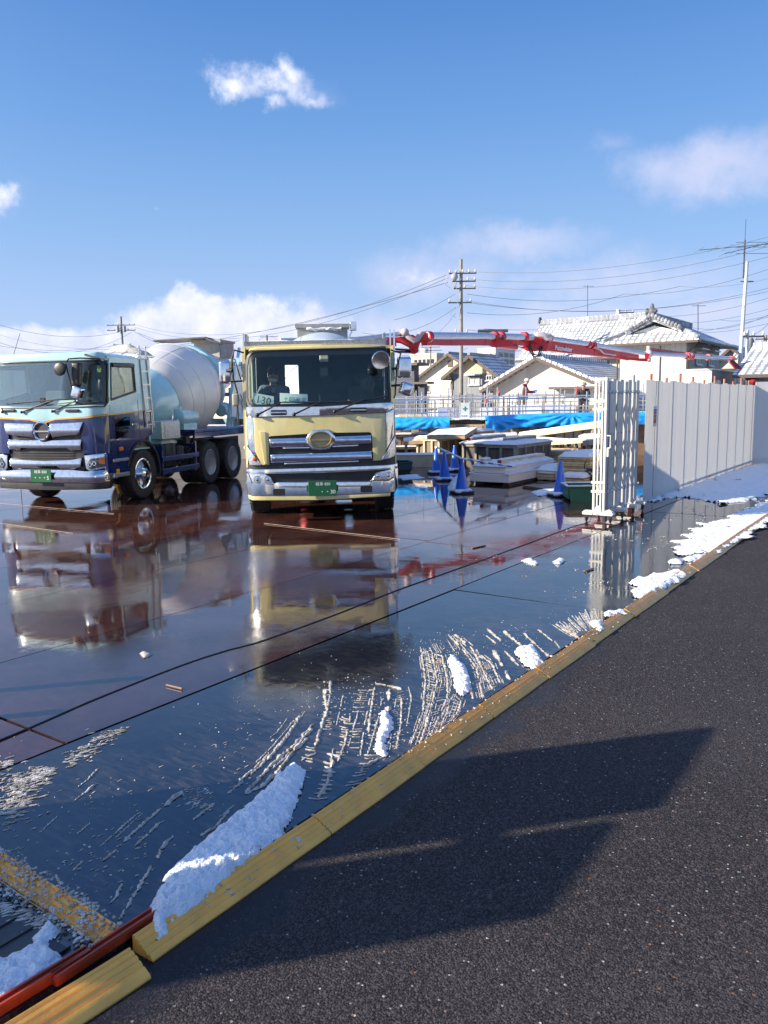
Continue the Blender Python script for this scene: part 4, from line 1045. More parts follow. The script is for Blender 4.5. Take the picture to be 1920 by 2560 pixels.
    mb = MB(); mb.cyl((0, -.05, cz_), (0, -.044, cz_), .145, seg=32); mb.build('emblem_mesh', M('dark_honeycomb', (.05, .05, .055, 1), .4, .5, var=.6, vs=60, bump=.8, bs=120), em)
    # headlights
    for sx in (-1, 1):
        mb = MB(); P_ = [(.84, .975), (1.20, 1.01), (1.225, .73), (.93, .66), (.86, .72)]
        P_ = [(x*sx, z) for x, z in P_]; P_ = P_ if sx > 0 else P_[::-1]
        bend(mb, P_, -.045, .04, fy, .02); hs = mb.build('headlight', chrome, root)
        mb = MB(); Q = [(.90, .80), (.98, .92), (1.20, .95), (1.205, .76), (.95, .71)]; Q = [(x*sx, z) for x, z in Q]; Q = Q if sx > 0 else Q[::-1]
        bend(mb, Q, -.056, -.046, fy, .004); mb.build('lamp_glass', M('dark_lens', (.12, .13, .15, 1), .05, .5, var=.4, vs=20), hs)
        mb = MB()
        for xx in (.965, 1.045): mb.torus((sx*xx, fy(xx, .8)-.062, .80+.02*(xx > 1)), (0, 1, 0), .034, .007, 20, 6)
        bend(mb, [(sx*.99, .925), (sx*1.19, .945), (sx*1.19, .93), (sx*.99, .91)][::sx], -.064, -.056, fy)
        mb.build('projector_ring', lens, hs)
        mb = MB(); bend(mb, [(sx*1.11, .82), (sx*1.13, .92), (sx*1.19, .93), (sx*1.195, .80)][::sx], -.066, -.057, fy); mb.build('indicator', amber, hs)
    # bumper
    mb = MB(); bend(mb, [(-1.24, .70), (-.86, .66), (-.55, .70), (.55, .70), (.86, .66), (1.24, .70), (1.245, .47), (1.15, .44), (0, .46), (-1.15, .44), (-1.245, .47)], -.07, .05, fy, .015, bulge=.05); bu = mb.build('bumper', chrome, root)
    mb = MB(); bend(mb, [(-1.24, .45), (0, .455), (1.24, .45), (1.2, .33), (0, .31), (-1.2, .33)], -.05, .08, fy, .01); mb.build('lower_lip', blackp, bu)
    for sx in (-1, 1):
        mb = MB(); bend(mb, [(sx*.80, .60), (sx*1.15, .62), (sx*1.12, .51), (sx*.85, .50)][::sx], -.078, -.07, fy, .003); mb.build('fog_opening', blackp, bu)
        mb = MB(); bend(mb, [(sx*1.16, .98), (sx*1.244, .99), (sx*1.244, .5), (sx*1.2, .5)][::sx], -.04, .25, fy, .01); mb.build('bumper_end', chrome, bu)
    mb = MB(); mb.bb(-.25, .20, -.15, -.14, .47, .72, .004); mb.bb(-.15, .1, -.139, -.07, .54, .64); np_ = mb.build('number_plate', plate_green, root)
    text_obj('plate_lettering', '岐阜 830', .072, white_p, (-.025, -.153, .665), parent=np_, ext=.001)
    text_obj('plate_lettering', '・・・5', .10, white_p, (-.02, -.153, .55), parent=np_, ext=.001)
    # windscreen
    P = [(-1.225, 1.96), (-1.19, 1.89), (0, 1.875), (1.19, 1.89), (1.225, 1.96), (1.215, 2.66), (1.17, 2.73), (-1.17, 2.73), (-1.215, 2.66)]
    mb = MB(); bend(mb, P, .006, .012, fy); ws = mb.build('windscreen', glass_front, root)
    mb = MB()
    inn = [(x*.95, 2.31+(z-2.31)*.90) for x, z in P]; out = [(x*1.012, 2.31+(z-2.31)*1.04) for x, z in P]; n = len(P)
    for i in range(n):
        j = (i+1) % n
        for ring, th, off in ((inn, .008, .018), (out, .03, -.004)):
            mb.shell(lambda u, v: (lambda a, b: Vector((a[0]+(b[0]-a[0])*v, off+fy(a[0]+(b[0]-a[0])*v, a[1]+(b[1]-a[1])*v), a[1]+(b[1]-a[1])*v)))(
                (P[i][0]+(P[j][0]-P[i][0])*u, P[i][1]+(P[j][1]-P[i][1])*u), (ring[i][0]+(ring[j][0]-ring[i][0])*u, ring[i][1]+(ring[j][1]-ring[i][1])*u)), 10, 1, th)
    mb.build('windscreen_seal', blackp, ws)
    mb = MB()
    mb.bb(-1.19, 1.19, YB-.06, YB-.045, 1.1, 2.8); mb.bb(-1.18, 1.18, .38, YB-.07, 2.76, 2.79)
    mb.bb(-1.18, 1.18, .26, .6, 1.5, 1.84, .04); mb.bb(-1.18, 1.18, .3, .4, 1.05, 1.49); mb.bb(-1.18, 1.18, .42, YB-.07, 1.05, 1.1)
    mb.build('interior', M('pale_cab_lining', (.16, .18, .18, 1), .7), root)
    for x in (-.72, .66):
        mb = MB(); mb.bb(x-.25, x+.25, .95, 1.4, 1.42, 1.58, .06, 2); mb.bb(x-.24, x+.24, 1.38, 1.54, 1.56, 2.22, .07, 2); mb.bb(x-.2, x+.2, 1.0, 1.35, 1.1, 1.42); mb.build('seat', M('pale_seat_cover', (.42, .45, .46, 1), .8), root)
    mb = MB(); mb.torus((-.72, .66, 1.96), (0, -.6, .8), .21, .014, 28, 8); mb.cyl((-.72, .6, 1.9), (-.72, .45, 1.62), .03); mb.bar((-.92, .66, 1.96), (-.52, .66, 1.96), .03, .02); mb.build('steering_wheel', blackp, root)
    mb = MB(); mb.bb(-.07, .06, .02, .07, 1.96, 2.06, .015); mb.bb(-.06, .05, .075, .09, 1.94, 2.02); mb.build('camera_box', blackp, ws)
    # wipers
    for a, b, c_, d in (((20, 545), (0, 515), (-300, 520), (40, 492)), ((150, 545), (330, 470), (60, 490), (430, 458)), ((350, 540), (480, 475), (300, 500), (650, 455))):
        def q3(k, o_):
            x, z = FB(*k); return Vector((x, fy(x, z)-o_, z))
        mb = MB(); mb.tube([q3(a, .05), q3(b, .02)], [.016, .010], 6); mb.tube([q3(c_, .014), q3(d, .014)], .010, 6); mb.ball(q3(a, .05), .028, 8, 6); mb.build('wiper', blackp, root)
    mb = MB()
    for cxx in (60, 470):
        x, z = FB(cxx, 535); bend(mb, rrect(x-.14, x+.14, z-.025, z+.025, .02), -.045, -.021, fy, .01)
    mb.build('washer_cover', blackp, root)
    # mirrors: loop arm carrying two black heads, a round one and a chrome cross-view one
    def F3(cx, cy, v):
        p = BT.on(cx*.3858, 820+cy*.3858, 'y', v); return Vector((p.x, v, p.z))
    mb = MB()
    mb.tube([F3(640, 200, -.0), F3(520, 195, -.2), F3(445, 200, -.28), F3(425, 225, -.3), F3(440, 290, -.3), F3(462, 370, -.3), F3(490, 480, -.22), F3(530, 497, -.1), F3(660, 478, .0)], .013, 8)
    mb.tube([F3(425, 235, -.3), F3(395, 250, -.34)], .016, 8); mb.bar(F3(550, 172, .05), F3(680, 212, .02), .04, .035, .005)
    ma = mb.build('mirror_arm', blackp, root)
    mb = MB(); c_ = F3(388, 265, -.36); mb.ball(c_, .125, 18, 12, (1.05, .3, 1), rot=Matrix.Rotation(-.4, 3, 'Y')); mb.build('round_mirror', blackp, ma)
    mb = MB(); c_ = F3(497, 300, -.2); mb.box(c_, (.18, .13, .44), rot=Matrix.Rotation(.08, 3, 'Y'), bev=.06, seg=4); mb.build('mirror', blackp, ma, smooth=60)
    mb = MB(); c_ = F3(505, 418, -.25); mb.box(c_, (.2, .16, .22), rot=Matrix.Rotation(.35, 3, 'Y'), bev=.05, seg=4); mb.build('chrome_mirror', chrome, ma, smooth=60)
    mb = MB(); mb.tube([(.85, .5, 2.66), (.86, .5, 2.4), (.9, .52, 2.05)], .010, 6); mb.ball((.96, .5, 2.28), .1, 14, 8, (.7, .5, 1.6)); mb.build('inner_mirror', blackp, root)
    # ladder beside the cab and catwalk
    mb = MB()
    for p in (((895, 120), (945, 645)), ((938, 125), (990, 640))):
        a, b = SB(*p[0]), SB(*p[1]); mb.tube([(W+.01, a[0], a[1]), (W+.03, b[0], b[1])], .017, 8); mb.ball((W+.01, a[0], a[1]), .024, 8, 6)
    for k in range(6):
        f = .14+k*.165; a = SB(895+50*f, 120+525*f); b = SB(938+52*f, 125+515*f); mb.bar((W+.014, a[0], a[1]), (W+.014, b[0], b[1]), .03, .026)
    mb.build('ladder', steel, root)
    # snow and gear on the catwalk behind the cab
    mb = MB()
    for z in (2.93, 2.99): mb.bar((-.6, 1.75, z), (1.0, 1.95, z), .02, .02)
    for k in range(6): mb.bar((-.55+.3*k, 1.72, 2.93), (-.5+.3*k, 1.95, 3.02), .015, .015)
    mb.bar((.0, 2.2, 2.98), (1.15, 1.9, 2.90), .5, .03); mb.bar((.1, 2.4, 1.3), (.1, 2.4, 2.95), .05, .05); mb.bar((1.0, 2.2, 1.3), (1.0, 2.2, 2.9), .05, .05)
    mb.build('catwalk', steel, root)
    mb = MB()
    mb.shell(lambda u, v: Vector((.05+.95*u, 2.0+.45*v, 3.0-.07*u+.20*math.sin(PI*min(1, max(0, u)))**.7*math.sin(PI*v)**.5+.05*mnoise.noise(Vector((u*6, v*4, 1))))), 20, 10, .04)
    mb.build('cover_sheet', M('beige_canvas', (.5, .47, .42, 1), .85, var=.25), root)
    hp = hopper(root, M('weathered_steel', (.34, .33, .30, 1), .6, .4), -.35, .40, 7.0, 7.9, 3.45, 3.62)
    mb = MB(); mb.bar((-1.35, 6.9, 3.60), (.1, 7.1, 3.66), .9, .04, .01); mb.bar((.1, 7.05, 3.63), (.42, 7.1, 3.50), .8, .03)
    mb.build('splash_cover', M('dark_steel_sheet', (.16, .155, .15, 1), .5, .6, dirt=(.5, .5, .5), dirt_amt=.4), hp)
    # wheel strap and chock rope under the door
    mb = MB(); mb.bb(1.14, 1.26, .38, .52, .55, .70, .03); mb.build('tool_holder', M('yellow_plastic', (.7, .45, .03, 1), .45), root)
    mb = MB(); mb.tube([(1.05, .15, .42), (1.15, .3, .44), (1.22, .42, .34), (1.2, .5, .2)], .02, 8); mb.build('strap', M('yellow_plastic', (.7, .45, .03, 1)), root)
    return root, fy
btruck, bfy = build_blue()
# ------------------------------------------------------------------ snow and slush
def poly_dist(p, poly):
    inside = False; best = 1e9; n = len(poly)
    for i in range(n):
        ax, ay = poly[i]; bx, by = poly[(i+1) % n]
        if (ay > p[1]) != (by > p[1]) and p[0] < (bx-ax)*(p[1]-ay)/(by-ay)+ax: inside = not inside
        dx, dy = bx-ax, by-ay; L = dx*dx+dy*dy
        t = 0 if L == 0 else max(0, min(1, ((p[0]-ax)*dx+(p[1]-ay)*dy)/L))
        best = min(best, math.hypot(p[0]-ax-dx*t, p[1]-ay-dy*t))
    return best if inside else -best
def snow_patch(pxs, h, cell, label, name='snow_patch', edge=None, rag=.03, holes=0.0, z0=.004, base=None, group=None):
    poly = [tuple(G(x, y)[:2]) for x, y in pxs]
    edge = edge or h*1.6
    x0 = min(p[0] for p in poly); x1 = max(p[0] for p in poly); y0 = min(p[1] for p in poly); y1 = max(p[1] for p in poly)
    bm = bmesh.new(); vs = {}
    nx = int((x1-x0)/cell)+3; ny = int((y1-y0)/cell)+3; H = {}
    for i in range(nx):
        for j in range(ny):
            x = x0+(i-1)*cell; y = y0+(j-1)*cell
            d = poly_dist((x, y), poly)
            if d < -rag*1.5-cell: continue
            d += rag*.45+rag*mnoise.noise(Vector((x/rag*.35, y/rag*.35, 3)))*1.6+rag*.6*mnoise.noise(Vector((x/cell*.37, y/cell*.37, 9)))
            if holes > 0:
                hn = mnoise.noise(Vector((x*2.2/holes, y*2.2/holes, 5)))+.5*mnoise.noise(Vector((x*6/holes, y*6/holes, 8)))
                d = min(d, (hn+.42)*.12*holes)
            if d <= 0: H[i, j] = 0.0; continue
            t = min(1, d/edge)
            H[i, j] = h*(math.sin(t*PI/2)**.7)*(1+.3*mnoise.noise(Vector((x*9, y*9, 0)))+.3*mnoise.noise(Vector((x*26, y*26, 0))))+min(1, t*2)*h*.30*mnoise.noise(Vector((x/cell*.45, y/cell*.45, 2)))
    def gv(i, j):
        if (i, j) not in vs:
            jx = .3*cell*mnoise.noise(Vector((i*1.7, j*1.3, 1))); jy = .3*cell*mnoise.noise(Vector((i*1.3, j*1.9, 4)))
            zb = z0 if base is None else base(x0+(i-1)*cell, y0+(j-1)*cell)
            vs[i, j] = bm.verts.new((x0+(i-1)*cell+jx, y0+(j-1)*cell+jy, zb+max(0, H.get((i, j), 0))))
        return vs[i, j]
    for i in range(nx-1):
        for j in range(ny-1):
            q = [(i, j), (i+1, j), (i+1, j+1), (i, j+1)]
            if all(k in H for k in q) and sum(H[k] > 0 for k in q) >= 2: bm.faces.new([gv(*k) for k in q])
    me = bpy.data.meshes.new(name); bm.to_mesh(me); bm.free(); me.materials.append(snowm)
    me.polygons.foreach_set('use_smooth', [True]*len(me.polygons))
    o = bpy.data.objects.new(name, me); COL.objects.link(o); return tag(o, label, 'snow', group) if label else tag(o, kind='stuff')
def c1(pts): return [(x*.4822, 1700+y*.4822) for x, y in pts]
def c2(pts): return [(600+x*.5425, 1400+y*.5425) for x, y in pts]
def c3(pts): return [(1200+x*.434, 1150+y*.434) for x, y in pts]
snow_patch(c1([(1490, 468), (1520, 462), (1580, 480), (1566, 540), (1530, 640), (1450, 840), (1330, 935), (1190, 1040), (1090, 1125), (960, 1225), (890, 1262), (826, 1345), (792, 1290), (792, 1180), (850, 1070), (905, 980), (960, 930), (1050, 860), (1170, 750), (1280, 670), (1330, 625), (1400, 565), (1420, 530)]), .045, .0075,
           'long tongue of fresh snow lying against the near end of the yellow kerb ramp', rag=.014, base=lambda x, y: .004 if to_sn(Vector((x, y)))[1] < -2.262 else max(-.02, .030-(to_sn(Vector((x, y)))[1]+2.252)*.5))
snow_patch(c1([(-260, 1490), (0, 1480), (100, 1430), (180, 1400), (190, 1330), (260, 1282), (300, 1300), (250, 1365), (255, 1410), (312, 1472), (250, 1560), (130, 1650), (0, 1710), (-260, 1840)]), .05, .0085,
           'heap of snow beside the red steel channel in the bottom left corner', rag=.016)
snow_patch(c2([(975, 440), (1010, 470), (1040, 500), (1058, 560), (1055, 600), (1025, 628), (1000, 600), (985, 530), (962, 470)]), .028, .010, 'small bright snow lump among the tyre marks, in the middle of the ramp', rag=.014)
snow_patch(c2([(1265, 420), (1340, 400), (1365, 430), (1392, 480), (1360, 512), (1320, 490), (1285, 450)]), .028, .011, 'crumbly snow lump spilling onto the yellow ramp', rag=.018, z0=.01)
snow_patch(c2([(655, 700), (690, 715), (705, 780), (665, 830), (672, 905), (640, 900), (622, 850), (650, 790)]), .024, .009, 'narrow snow clump standing in the tyre tracks near the ramp', rag=.014)
snow_patch(c3([(1659, 240), (1500, 300), (1430, 350), (1290, 370), (1250, 410), (1215, 450), (1120, 495), (1150, 550), (1300, 535), (1400, 500), (1530, 420), (1659, 345), (1820, 250), (1820, 160)]), .018, .024, 'sunlit bank of snow along the far end of the kerb', rag=.10, holes=.17)
snow_patch(c3([(885, 700), (1000, 668), (1130, 643), (1165, 662), (1050, 735), (930, 800), (892, 785), (905, 740)]), .028, .018, 'tapering snow bank lying on the ramp halfway along', rag=.05)
snow_patch(c3([(1090, 585), (1170, 578), (1160, 598), (1100, 600)]), .03, .02, 'little snow ridge between two snow banks by the kerb', rag=.02)
snow_patch(c3([(1180, 570), (1310, 545), (1290, 570), (1190, 588)]), .03, .02, 'thin strip of snow beside the orange tinted ramp end', rag=.02)
snow_patch(c3([(985, 240), (1050, 210), (1100, 192), (1250, 140), (1450, 75), (1659, 15), (1860, -10), (1860, 160), (1659, 190), (1560, 225), (1400, 255), (1280, 222), (1170, 212), (1060, 218)]), .04, .05, 'broad shaded snow field at the foot of the white hoarding', rag=.12, holes=.55)
snow_patch(c3([(245, 585), (290, 575), (335, 600), (320, 612), (270, 592)]), .025, .015, 'crumbled snow sliver on the dark plates in front of the gate', rag=.02)
snow_patch(c3([(425, 590), (460, 572), (490, 580), (470, 598), (435, 602)]), .03, .015, 'rounded snow lump on the dark plates in front of the gate', rag=.015)
snow_patch(c3([(720, 895), (830, 880), (835, 895), (730, 915)]), .025, .014, 'thin snow strip on the upper edge of the ramp', rag=.015, z0=.02)
snow_patch(c3([(635, 950), (700, 945), (705, 985), (680, 995)]), .025, .014, 'square snow clump on the yellow ramp', rag=.015, z0=.02)
snow_patch([(350, 1636), (366, 1632), (378, 1640), (362, 1646)], .02, .008, 'tan lump of slush alone on the brown plates', rag=.01).data.materials[0] = slushm

rs = random.Random(11)
def worm(mb, P, r, jit=.25, step=.9):
    """irregular ridge of slush along world points P"""
    out = []; rr = []
    for a, b in zip(P, P[1:]):
        L = (b-a).length; k = max(1, int(L/(r*step*1.6)))
        for i in range(k):
            p = a.lerp(b, i/k); out.append(p)
    out.append(P[-1])
    if len(out) < 2: return
    pts = []
    for i, p in enumerate(out):
        q = p+Vector((rs.uniform(-1, 1), rs.uniform(-1, 1), 0))*r*jit*2
        f = .55+.9*abs(mnoise.noise(p*60))+rs.uniform(-.2, .35)
        if i in (0, len(out)-1): f *= .3
        q.z = .001+r*.05; pts.append(q); rr.append(max(.12, f)*r)
    n0 = len(mb.bm.verts)
    mb.tube(pts, rr, 5)
    mb.bm.verts.ensure_lookup_table()
    for i in range(n0, len(mb.bm.verts)):
        v = mb.bm.verts[i]; v.co.z = max(0.0005, v.co.z*1.0+rs.uniform(-.1, .2)*r)
def blob(mb, p, r):
    n0 = len(mb.bm.verts)
    bmesh.ops.create_icosphere(mb.bm, subdivisions=1, radius=r, matrix=Matrix.Translation(Vector((p.x, p.y, r*.15))) @ Matrix.Diagonal((rs.uniform(.7, 1.4), rs.uniform(.7, 1.4), rs.uniform(.4, .8), 1)))
    mb.bm.verts.ensure_lookup_table()
    for i in range(n0, len(mb.bm.verts)): mb.bm.verts[i].co += Vector((rs.uniform(-1, 1), rs.uniform(-1, 1), rs.uniform(-.5, .5)))*r*.25
def W(pts): return [G(x, y) for x, y in pts]
def gap_worms(mb, P, r, dens=.8):
    # break a line into pieces
    for a, b in zip(P, P[1:]):
        L = (b-a).length; n = max(1, int(L/.09)); i = 0
        for i in range(n):
            if rs.random() < dens: worm(mb, [a.lerp(b, i/n), a.lerp(b, min(1, (i+rs.uniform(.9, 1.3))/n))], r*rs.uniform(.8, 1.5))
def rungs(mb, A, B, n, r, dens=.85, wav=.3):
    def at(P, f):
        Ls = [(b-a).length for a, b in zip(P, P[1:])]; t = f*sum(Ls)
        for (a, b), L in zip(zip(P, P[1:]), Ls):
            if t <= L: return a.lerp(b, t/L)
            t -= L
        return P[-1]
    for k in range(n):
        if rs.random() > dens: continue
        f = k/(n-1); a = at(A, f); b = at(B, min(1, f+rs.uniform(0, .01)))
        u0, u1 = rs.uniform(0, .35), rs.uniform(.65, 1)
        m = a.lerp(b, .5)+(SV*-.012*rs.random())
        worm(mb, [a.lerp(b, u0), m, a.lerp(b, u1)], r*rs.uniform(.55, 1.1), jit=.15)
mb = MB()
for L, r in (([(280, 720), (200, 830), (100, 930), (0, 1020)], .007), ([(335, 760), (260, 850), (170, 925), (60, 1040), (20, 1080)], .011), ([(390, 600), (402, 700), (372, 780), (350, 860)], .010),
             ([(625, 570), (680, 580), (745, 598)], .008), ([(690, 600), (682, 700), (655, 760), (640, 850)], .013), ([(620, 590), (603, 700), (590, 800)], .008), ([(745, 640), (742, 760), (722, 870)], .007),
             ([(420, 560), (415, 620), (400, 700), (372, 770)], .008), ([(510, 720), (482, 850), (452, 930)], .007), ([(345, 790), (240, 890), (150, 960)], .009), ([(690, 830), (660, 910), (560, 960)], .010), ([(430, 870), (420, 960), (400, 1040), (360, 1100)], .010)):
    gap_worms(mb, W(c2(L)), r, .93)
rungs(mb, W(c2([(380, 590), (372, 780)])), W(c2([(440, 590), (430, 780)])), 22, .005)
rungs(mb, W(c2([(385, 890), (310, 1100)])), W(c2([(460, 910), (420, 1100)])), 11, .010, .95)
rungs(mb, W(c2([(455, 720), (430, 900)])), W(c2([(525, 740), (510, 900)])), 16, .005, .6)
rungs(mb, W(c2([(590, 600), (580, 820)])), W(c2([(640, 600), (630, 820)])), 22, .004, .55)
rungs(mb, W(c2([(705, 620), (690, 900)])), W(c2([(775, 600), (755, 880)])), 30, .0045, .6)
LL = [[(835, 410), (855, 560), (845, 700), (790, 850)], [(885, 430), (910, 560), (880, 690), (830, 850)], [(930, 440), (958, 560), (955, 640), (880, 810)], [(985, 620), (955, 700), (925, 780)], [(1020, 650), (1005, 700), (975, 745)]]
for l in LL: gap_worms(mb, W(c2(l)), .008, .95)
for a, b in zip(LL, LL[1:]): rungs(mb, W(c2(a)), W(c2(b)), 34 if len(a) == 4 and len(b) == 4 else 10, .0045, .9)
RR = [[(990, 345), (1060, 400), (1100, 450)], [(960, 345), (1040, 430), (1090, 500), (1120, 640)], [(1080, 430), (1130, 530), (1165, 600)], [(1110, 440), (1160, 480), (1200, 570)], [(1050, 560), (1075, 640)]]
for l in RR: gap_worms(mb, W(c2(l)), .008, .95)
rungs(mb, W(c2([(1060, 480), (1075, 640)])), W(c2([(1180, 470), (1205, 570)])), 26, .0045, .85)
rungs(mb, W(c2([(830, 400), (1000, 360)])), W(c2([(850, 440), (1040, 420)])), 20, .004, .7)
for l, r in (([(1140, 320), (1205, 375)], .008), ([(1135, 350), (1180, 385)], .007), ([(1215, 330), (1300, 400), (1330, 425)], .012), ([(1290, 322), (1360, 390), (1420, 445)], .009), ([(1375, 322), (1440, 375)], .008), ([(1168, 420), (1210, 490), (1245, 555)], .014), ([(1220, 420), (1265, 470), (1310, 512)], .010), ([(1450, 375), (1475, 410)], .008), ([(1490, 305), (1545, 350), (1560, 360)], .010)):
    gap_worms(mb, W(c2(l)), r, .95)
rungs(mb, W(c2([(1430, 300), (1560, 240), (1640, 215)])), W(c2([(1540, 370), (1620, 320), (1659, 300)])), 34, .008, .8)
for _ in range(1100):   # crumbs around the tracks
    x, y = rs.choice([(rs.gauss(1290, 60), rs.gauss(400, 60)), (rs.gauss(1520, 60), rs.gauss(290, 28)), (rs.gauss(700, 90), rs.gauss(760, 110)), (rs.gauss(950, 90), rs.gauss(400, 40)), (rs.gauss(450, 120), rs.gauss(650, 70))])
    blob(mb, G(*c2([(x, y)])[0]), rs.uniform(.0015, .006))
for base_ in LL+RR:
    for off in (-14, 9, 18):
        l = [(x+off+rs.uniform(-3, 3), y+rs.uniform(-4, 4)) for x, y in base_]; gap_worms(mb, W(c2(l)), .0035, .55)
for l in ([(560, 620), (540, 720), (500, 860), (470, 980)], [(600, 640), (575, 760), (555, 900)], [(660, 620), (640, 720), (600, 860), (560, 980)], [(720, 640), (700, 760), (690, 880)], [(480, 600), (460, 700), (430, 820)], [(770, 560), (790, 640), (770, 760)], [(300, 700), (210, 830), (90, 950)], [(250, 740), (150, 860), (30, 980)]):
    gap_worms(mb, W(c2(l)), .0045, .7)
for a, b, n_ in (([(530, 600), (480, 880)], [(600, 600), (560, 880)], 26), ([(300, 860), (250, 1000)], [(370, 870), (320, 1020)], 12), ([(560, 900), (470, 1060)], [(650, 900), (560, 1040)], 12)):
    rungs(mb, W(c2(a)), W(c2(b)), n_, .0045, .7)
tag(mb.build('slush', slushm, smooth=60), kind='stuff')
mb = MB()
def cluster(mb, pts, n, r, d=(.25, .12), L=.05):
    """short ridges lying one way inside a band"""
    for _ in range(n):
        i = rs.randrange(len(pts)-1); f = rs.random(); a, b = pts[i], pts[i+1]
        w_ = a[2]+(b[2]-a[2])*f
        x = a[0]+(b[0]-a[0])*f+rs.gauss(0, w_*.5); y = a[1]+(b[1]-a[1])*f+rs.gauss(0, w_*.45)
        p = G(*c1([(x, y)])[0]); dv = SV*.6+NV*.35*rs.uniform(.4, 1.2); dv = dv.normalized()*L*rs.uniform(.3, 1.1)
        worm(mb, [p, p+dv*.5+Vector((rs.uniform(-.004, .004), rs.uniform(-.004, .004), 0)), p+dv], r*rs.uniform(.5, 1.2))
cluster(mb, [(0, 560, 110), (120, 540, 90), (240, 470, 30)], 230, .0065)
cluster(mb, [(0, 700, 70), (120, 640, 50)], 90, .006); cluster(mb, [(0, 430, 25), (30, 440, 20)], 24, .010)
cluster(mb, [(340, 440, 40), (480, 330, 45), (640, 250, 14)], 120, .006)
cluster(mb, [(-40, 1180, 30), (150, 1280, 60), (240, 1250, 40)], 70, .007)
for l, r in (([(510, 460), (460, 515), (400, 560)], .006), ([(500, 540), (370, 640)], .006), ([(1050, 510), (950, 580), (850, 655)], .013), ([(830, 670), (720, 770), (640, 840)], .008), ([(830, 740), (770, 800), (700, 860)], .006), ([(705, 700), (520, 865)], .004), ([(780, 640), (640, 730)], .004),
             ([(1560, 190), (1470, 320), (1380, 420), (1260, 530), (1130, 625)], .0075), ([(1110, 640), (1000, 730), (900, 810), (830, 880), (820, 930)], .0075), ([(1620, 250), (1520, 370), (1430, 490), (1350, 560), (1270, 595)], .011), ([(1540, 330), (1400, 450), (1290, 570)], .008), ([(1190, 680), (1120, 760), (1040, 810), (950, 890)], .008), ([(1215, 650), (1080, 760)], .004), ([(790, 960), (740, 1040), (690, 1130), (650, 1190), (618, 1250)], .006), ([(632, 1060), (600, 1130), (570, 1160)], .006), ([(500, 1155), (480, 1200)], .011), ([(270, 680), (240, 695)], .010), ([(300, 705), (200, 800)], .003), ([(470, 740), (400, 800)], .003), ([(430, 940), (380, 990)], .004), ([(220, 960), (290, 1010), (320, 1090)], .005), ([(610, 880), (530, 940)], .005), ([(740, 690), (600, 820)], .003), ([(1490, 200), (1440, 270), (1400, 300)], .004), ([(1560, 420), (1640, 380)], .006)):
    gap_worms(mb, W(c1(l)), r, .9)
for _ in range(520):
    x, y = rs.choice([(rs.uniform(150, 800), rs.uniform(850, 1150)), (rs.gauss(600, 260), rs.gauss(700, 160)), (rs.gauss(1250, 160), rs.gauss(330, 110)), (rs.gauss(60, 60), rs.gauss(600, 130)), (rs.gauss(250, 90), rs.gauss(1250, 60)), (rs.uniform(950, 1100), rs.uniform(560, 680))])
    if x > 1400 and y > 500: continue
    p = G(*c1([(x, y)])[0])
    if to_sn(p)[1] > -2.45: continue
    if rs.random() < .5: blob(mb, p, rs.uniform(.002, .006))
    else: worm(mb, [p, p+SV*rs.uniform(.01, .03)+NV*rs.uniform(-.005, .01)], rs.uniform(.002, .005))
tag(mb.build('slush', slushm, smooth=60), kind='stuff')
mb = MB()   # grit, floes and crumbs on the far plates
for _ in range(420):
    s_ = rs.uniform(7, 18); n_ = rs.uniform(-4.5, -2.4)
    if mnoise.noise(Vector((s_*.8, n_*1.6, 3))) < .05: continue
    for q in range(3): blob(mb, SN(s_+rs.gauss(0, .05), n_+rs.gauss(0, .03)), rs.uniform(.002, .008)*(1+s_*.05))
tag(mb.build('slush', slushm, smooth=60), kind='stuff')
# bits of wood and plastic lying on the plates
lathm = M('wet_lath', (.20, .12, .07, 1), .5, var=.4, vs=20)
for (a, b, wd, lb_) in (((415, 1712), (456, 1722), .012, 'thin strip of wet wood lying across the nearest plate seam'), ((1460, 1428), (1484, 1420), .03, 'flat scrap of wood lying in front of the gate'), ((1180, 1370), (1213, 1363), .03, 'dark chip of wood far out on the wet plates')):
    mb = MB(); p, q = G(*a, .012), G(*b, .012); mb.bar(p, q, wd, .012, .003); tag(mb.build('wood_scrap', lathm), lb_, 'wood scrap')
for (a, b, lb_) in (((0, 1258), (285, 1284), 'long thin pale glint laid on a plate seam in front of the blue truck'), ((0, 1308), (182, 1333), 'shorter orange tipped glint laid on a plate seam in front of the blue truck'), ((660, 1308), (1000, 1348), 'long thin pale glint laid on a plate seam in front of the cream truck')):  # thin pale bars standing in for the lit edges of cross seams
    mb = MB(); p, q = G(*a, .01), G(*b, .01); mb.bar(p, q, .007, .005, .001); tag(mb.build('lath', M('pale_seam_glint', (.38, .30, .24, 1), .45, var=.3, vs=8)), lb_, 'lath')
# black cable running along the plates to the gate
mb = MB()
cp = [(-1.5, -4.28), (0, -4.26), (1.2, -4.29), (2.31, -4.33), (3.02, -4.42), (3.77, -4.47), (4.19, -4.45), (4.57, -4.39), (5.52, -4.39), (6.62, -4.44), (8.41, -4.43), (10.36, -4.45), (11.4, -4.46), (11.75, -4.40)]
pts = []
for i in range(len(cp)-1):
    p0, p1, p2, p3 = cp[max(i-1, 0)], cp[i], cp[i+1], cp[min(i+2, len(cp)-1)]
    for k in range(8):
        t = k/8; f = lambda a, b, c, d: .5*((2*b)+(-a+c)*t+(2*a-5*b+4*c-d)*t*t+(-a+3*b-3*c+d)*t**3)
        pts.append(SN(f(p0[0], p1[0], p2[0], p3[0]), f(p0[1], p1[1], p2[1], p3[1]), .0055))
pts += [SN(11.80, -4.38, .03), SN(11.84, -4.37, .10), SN(11.86, -4.36, .15)]
mb.tube(pts, .0055, 8)
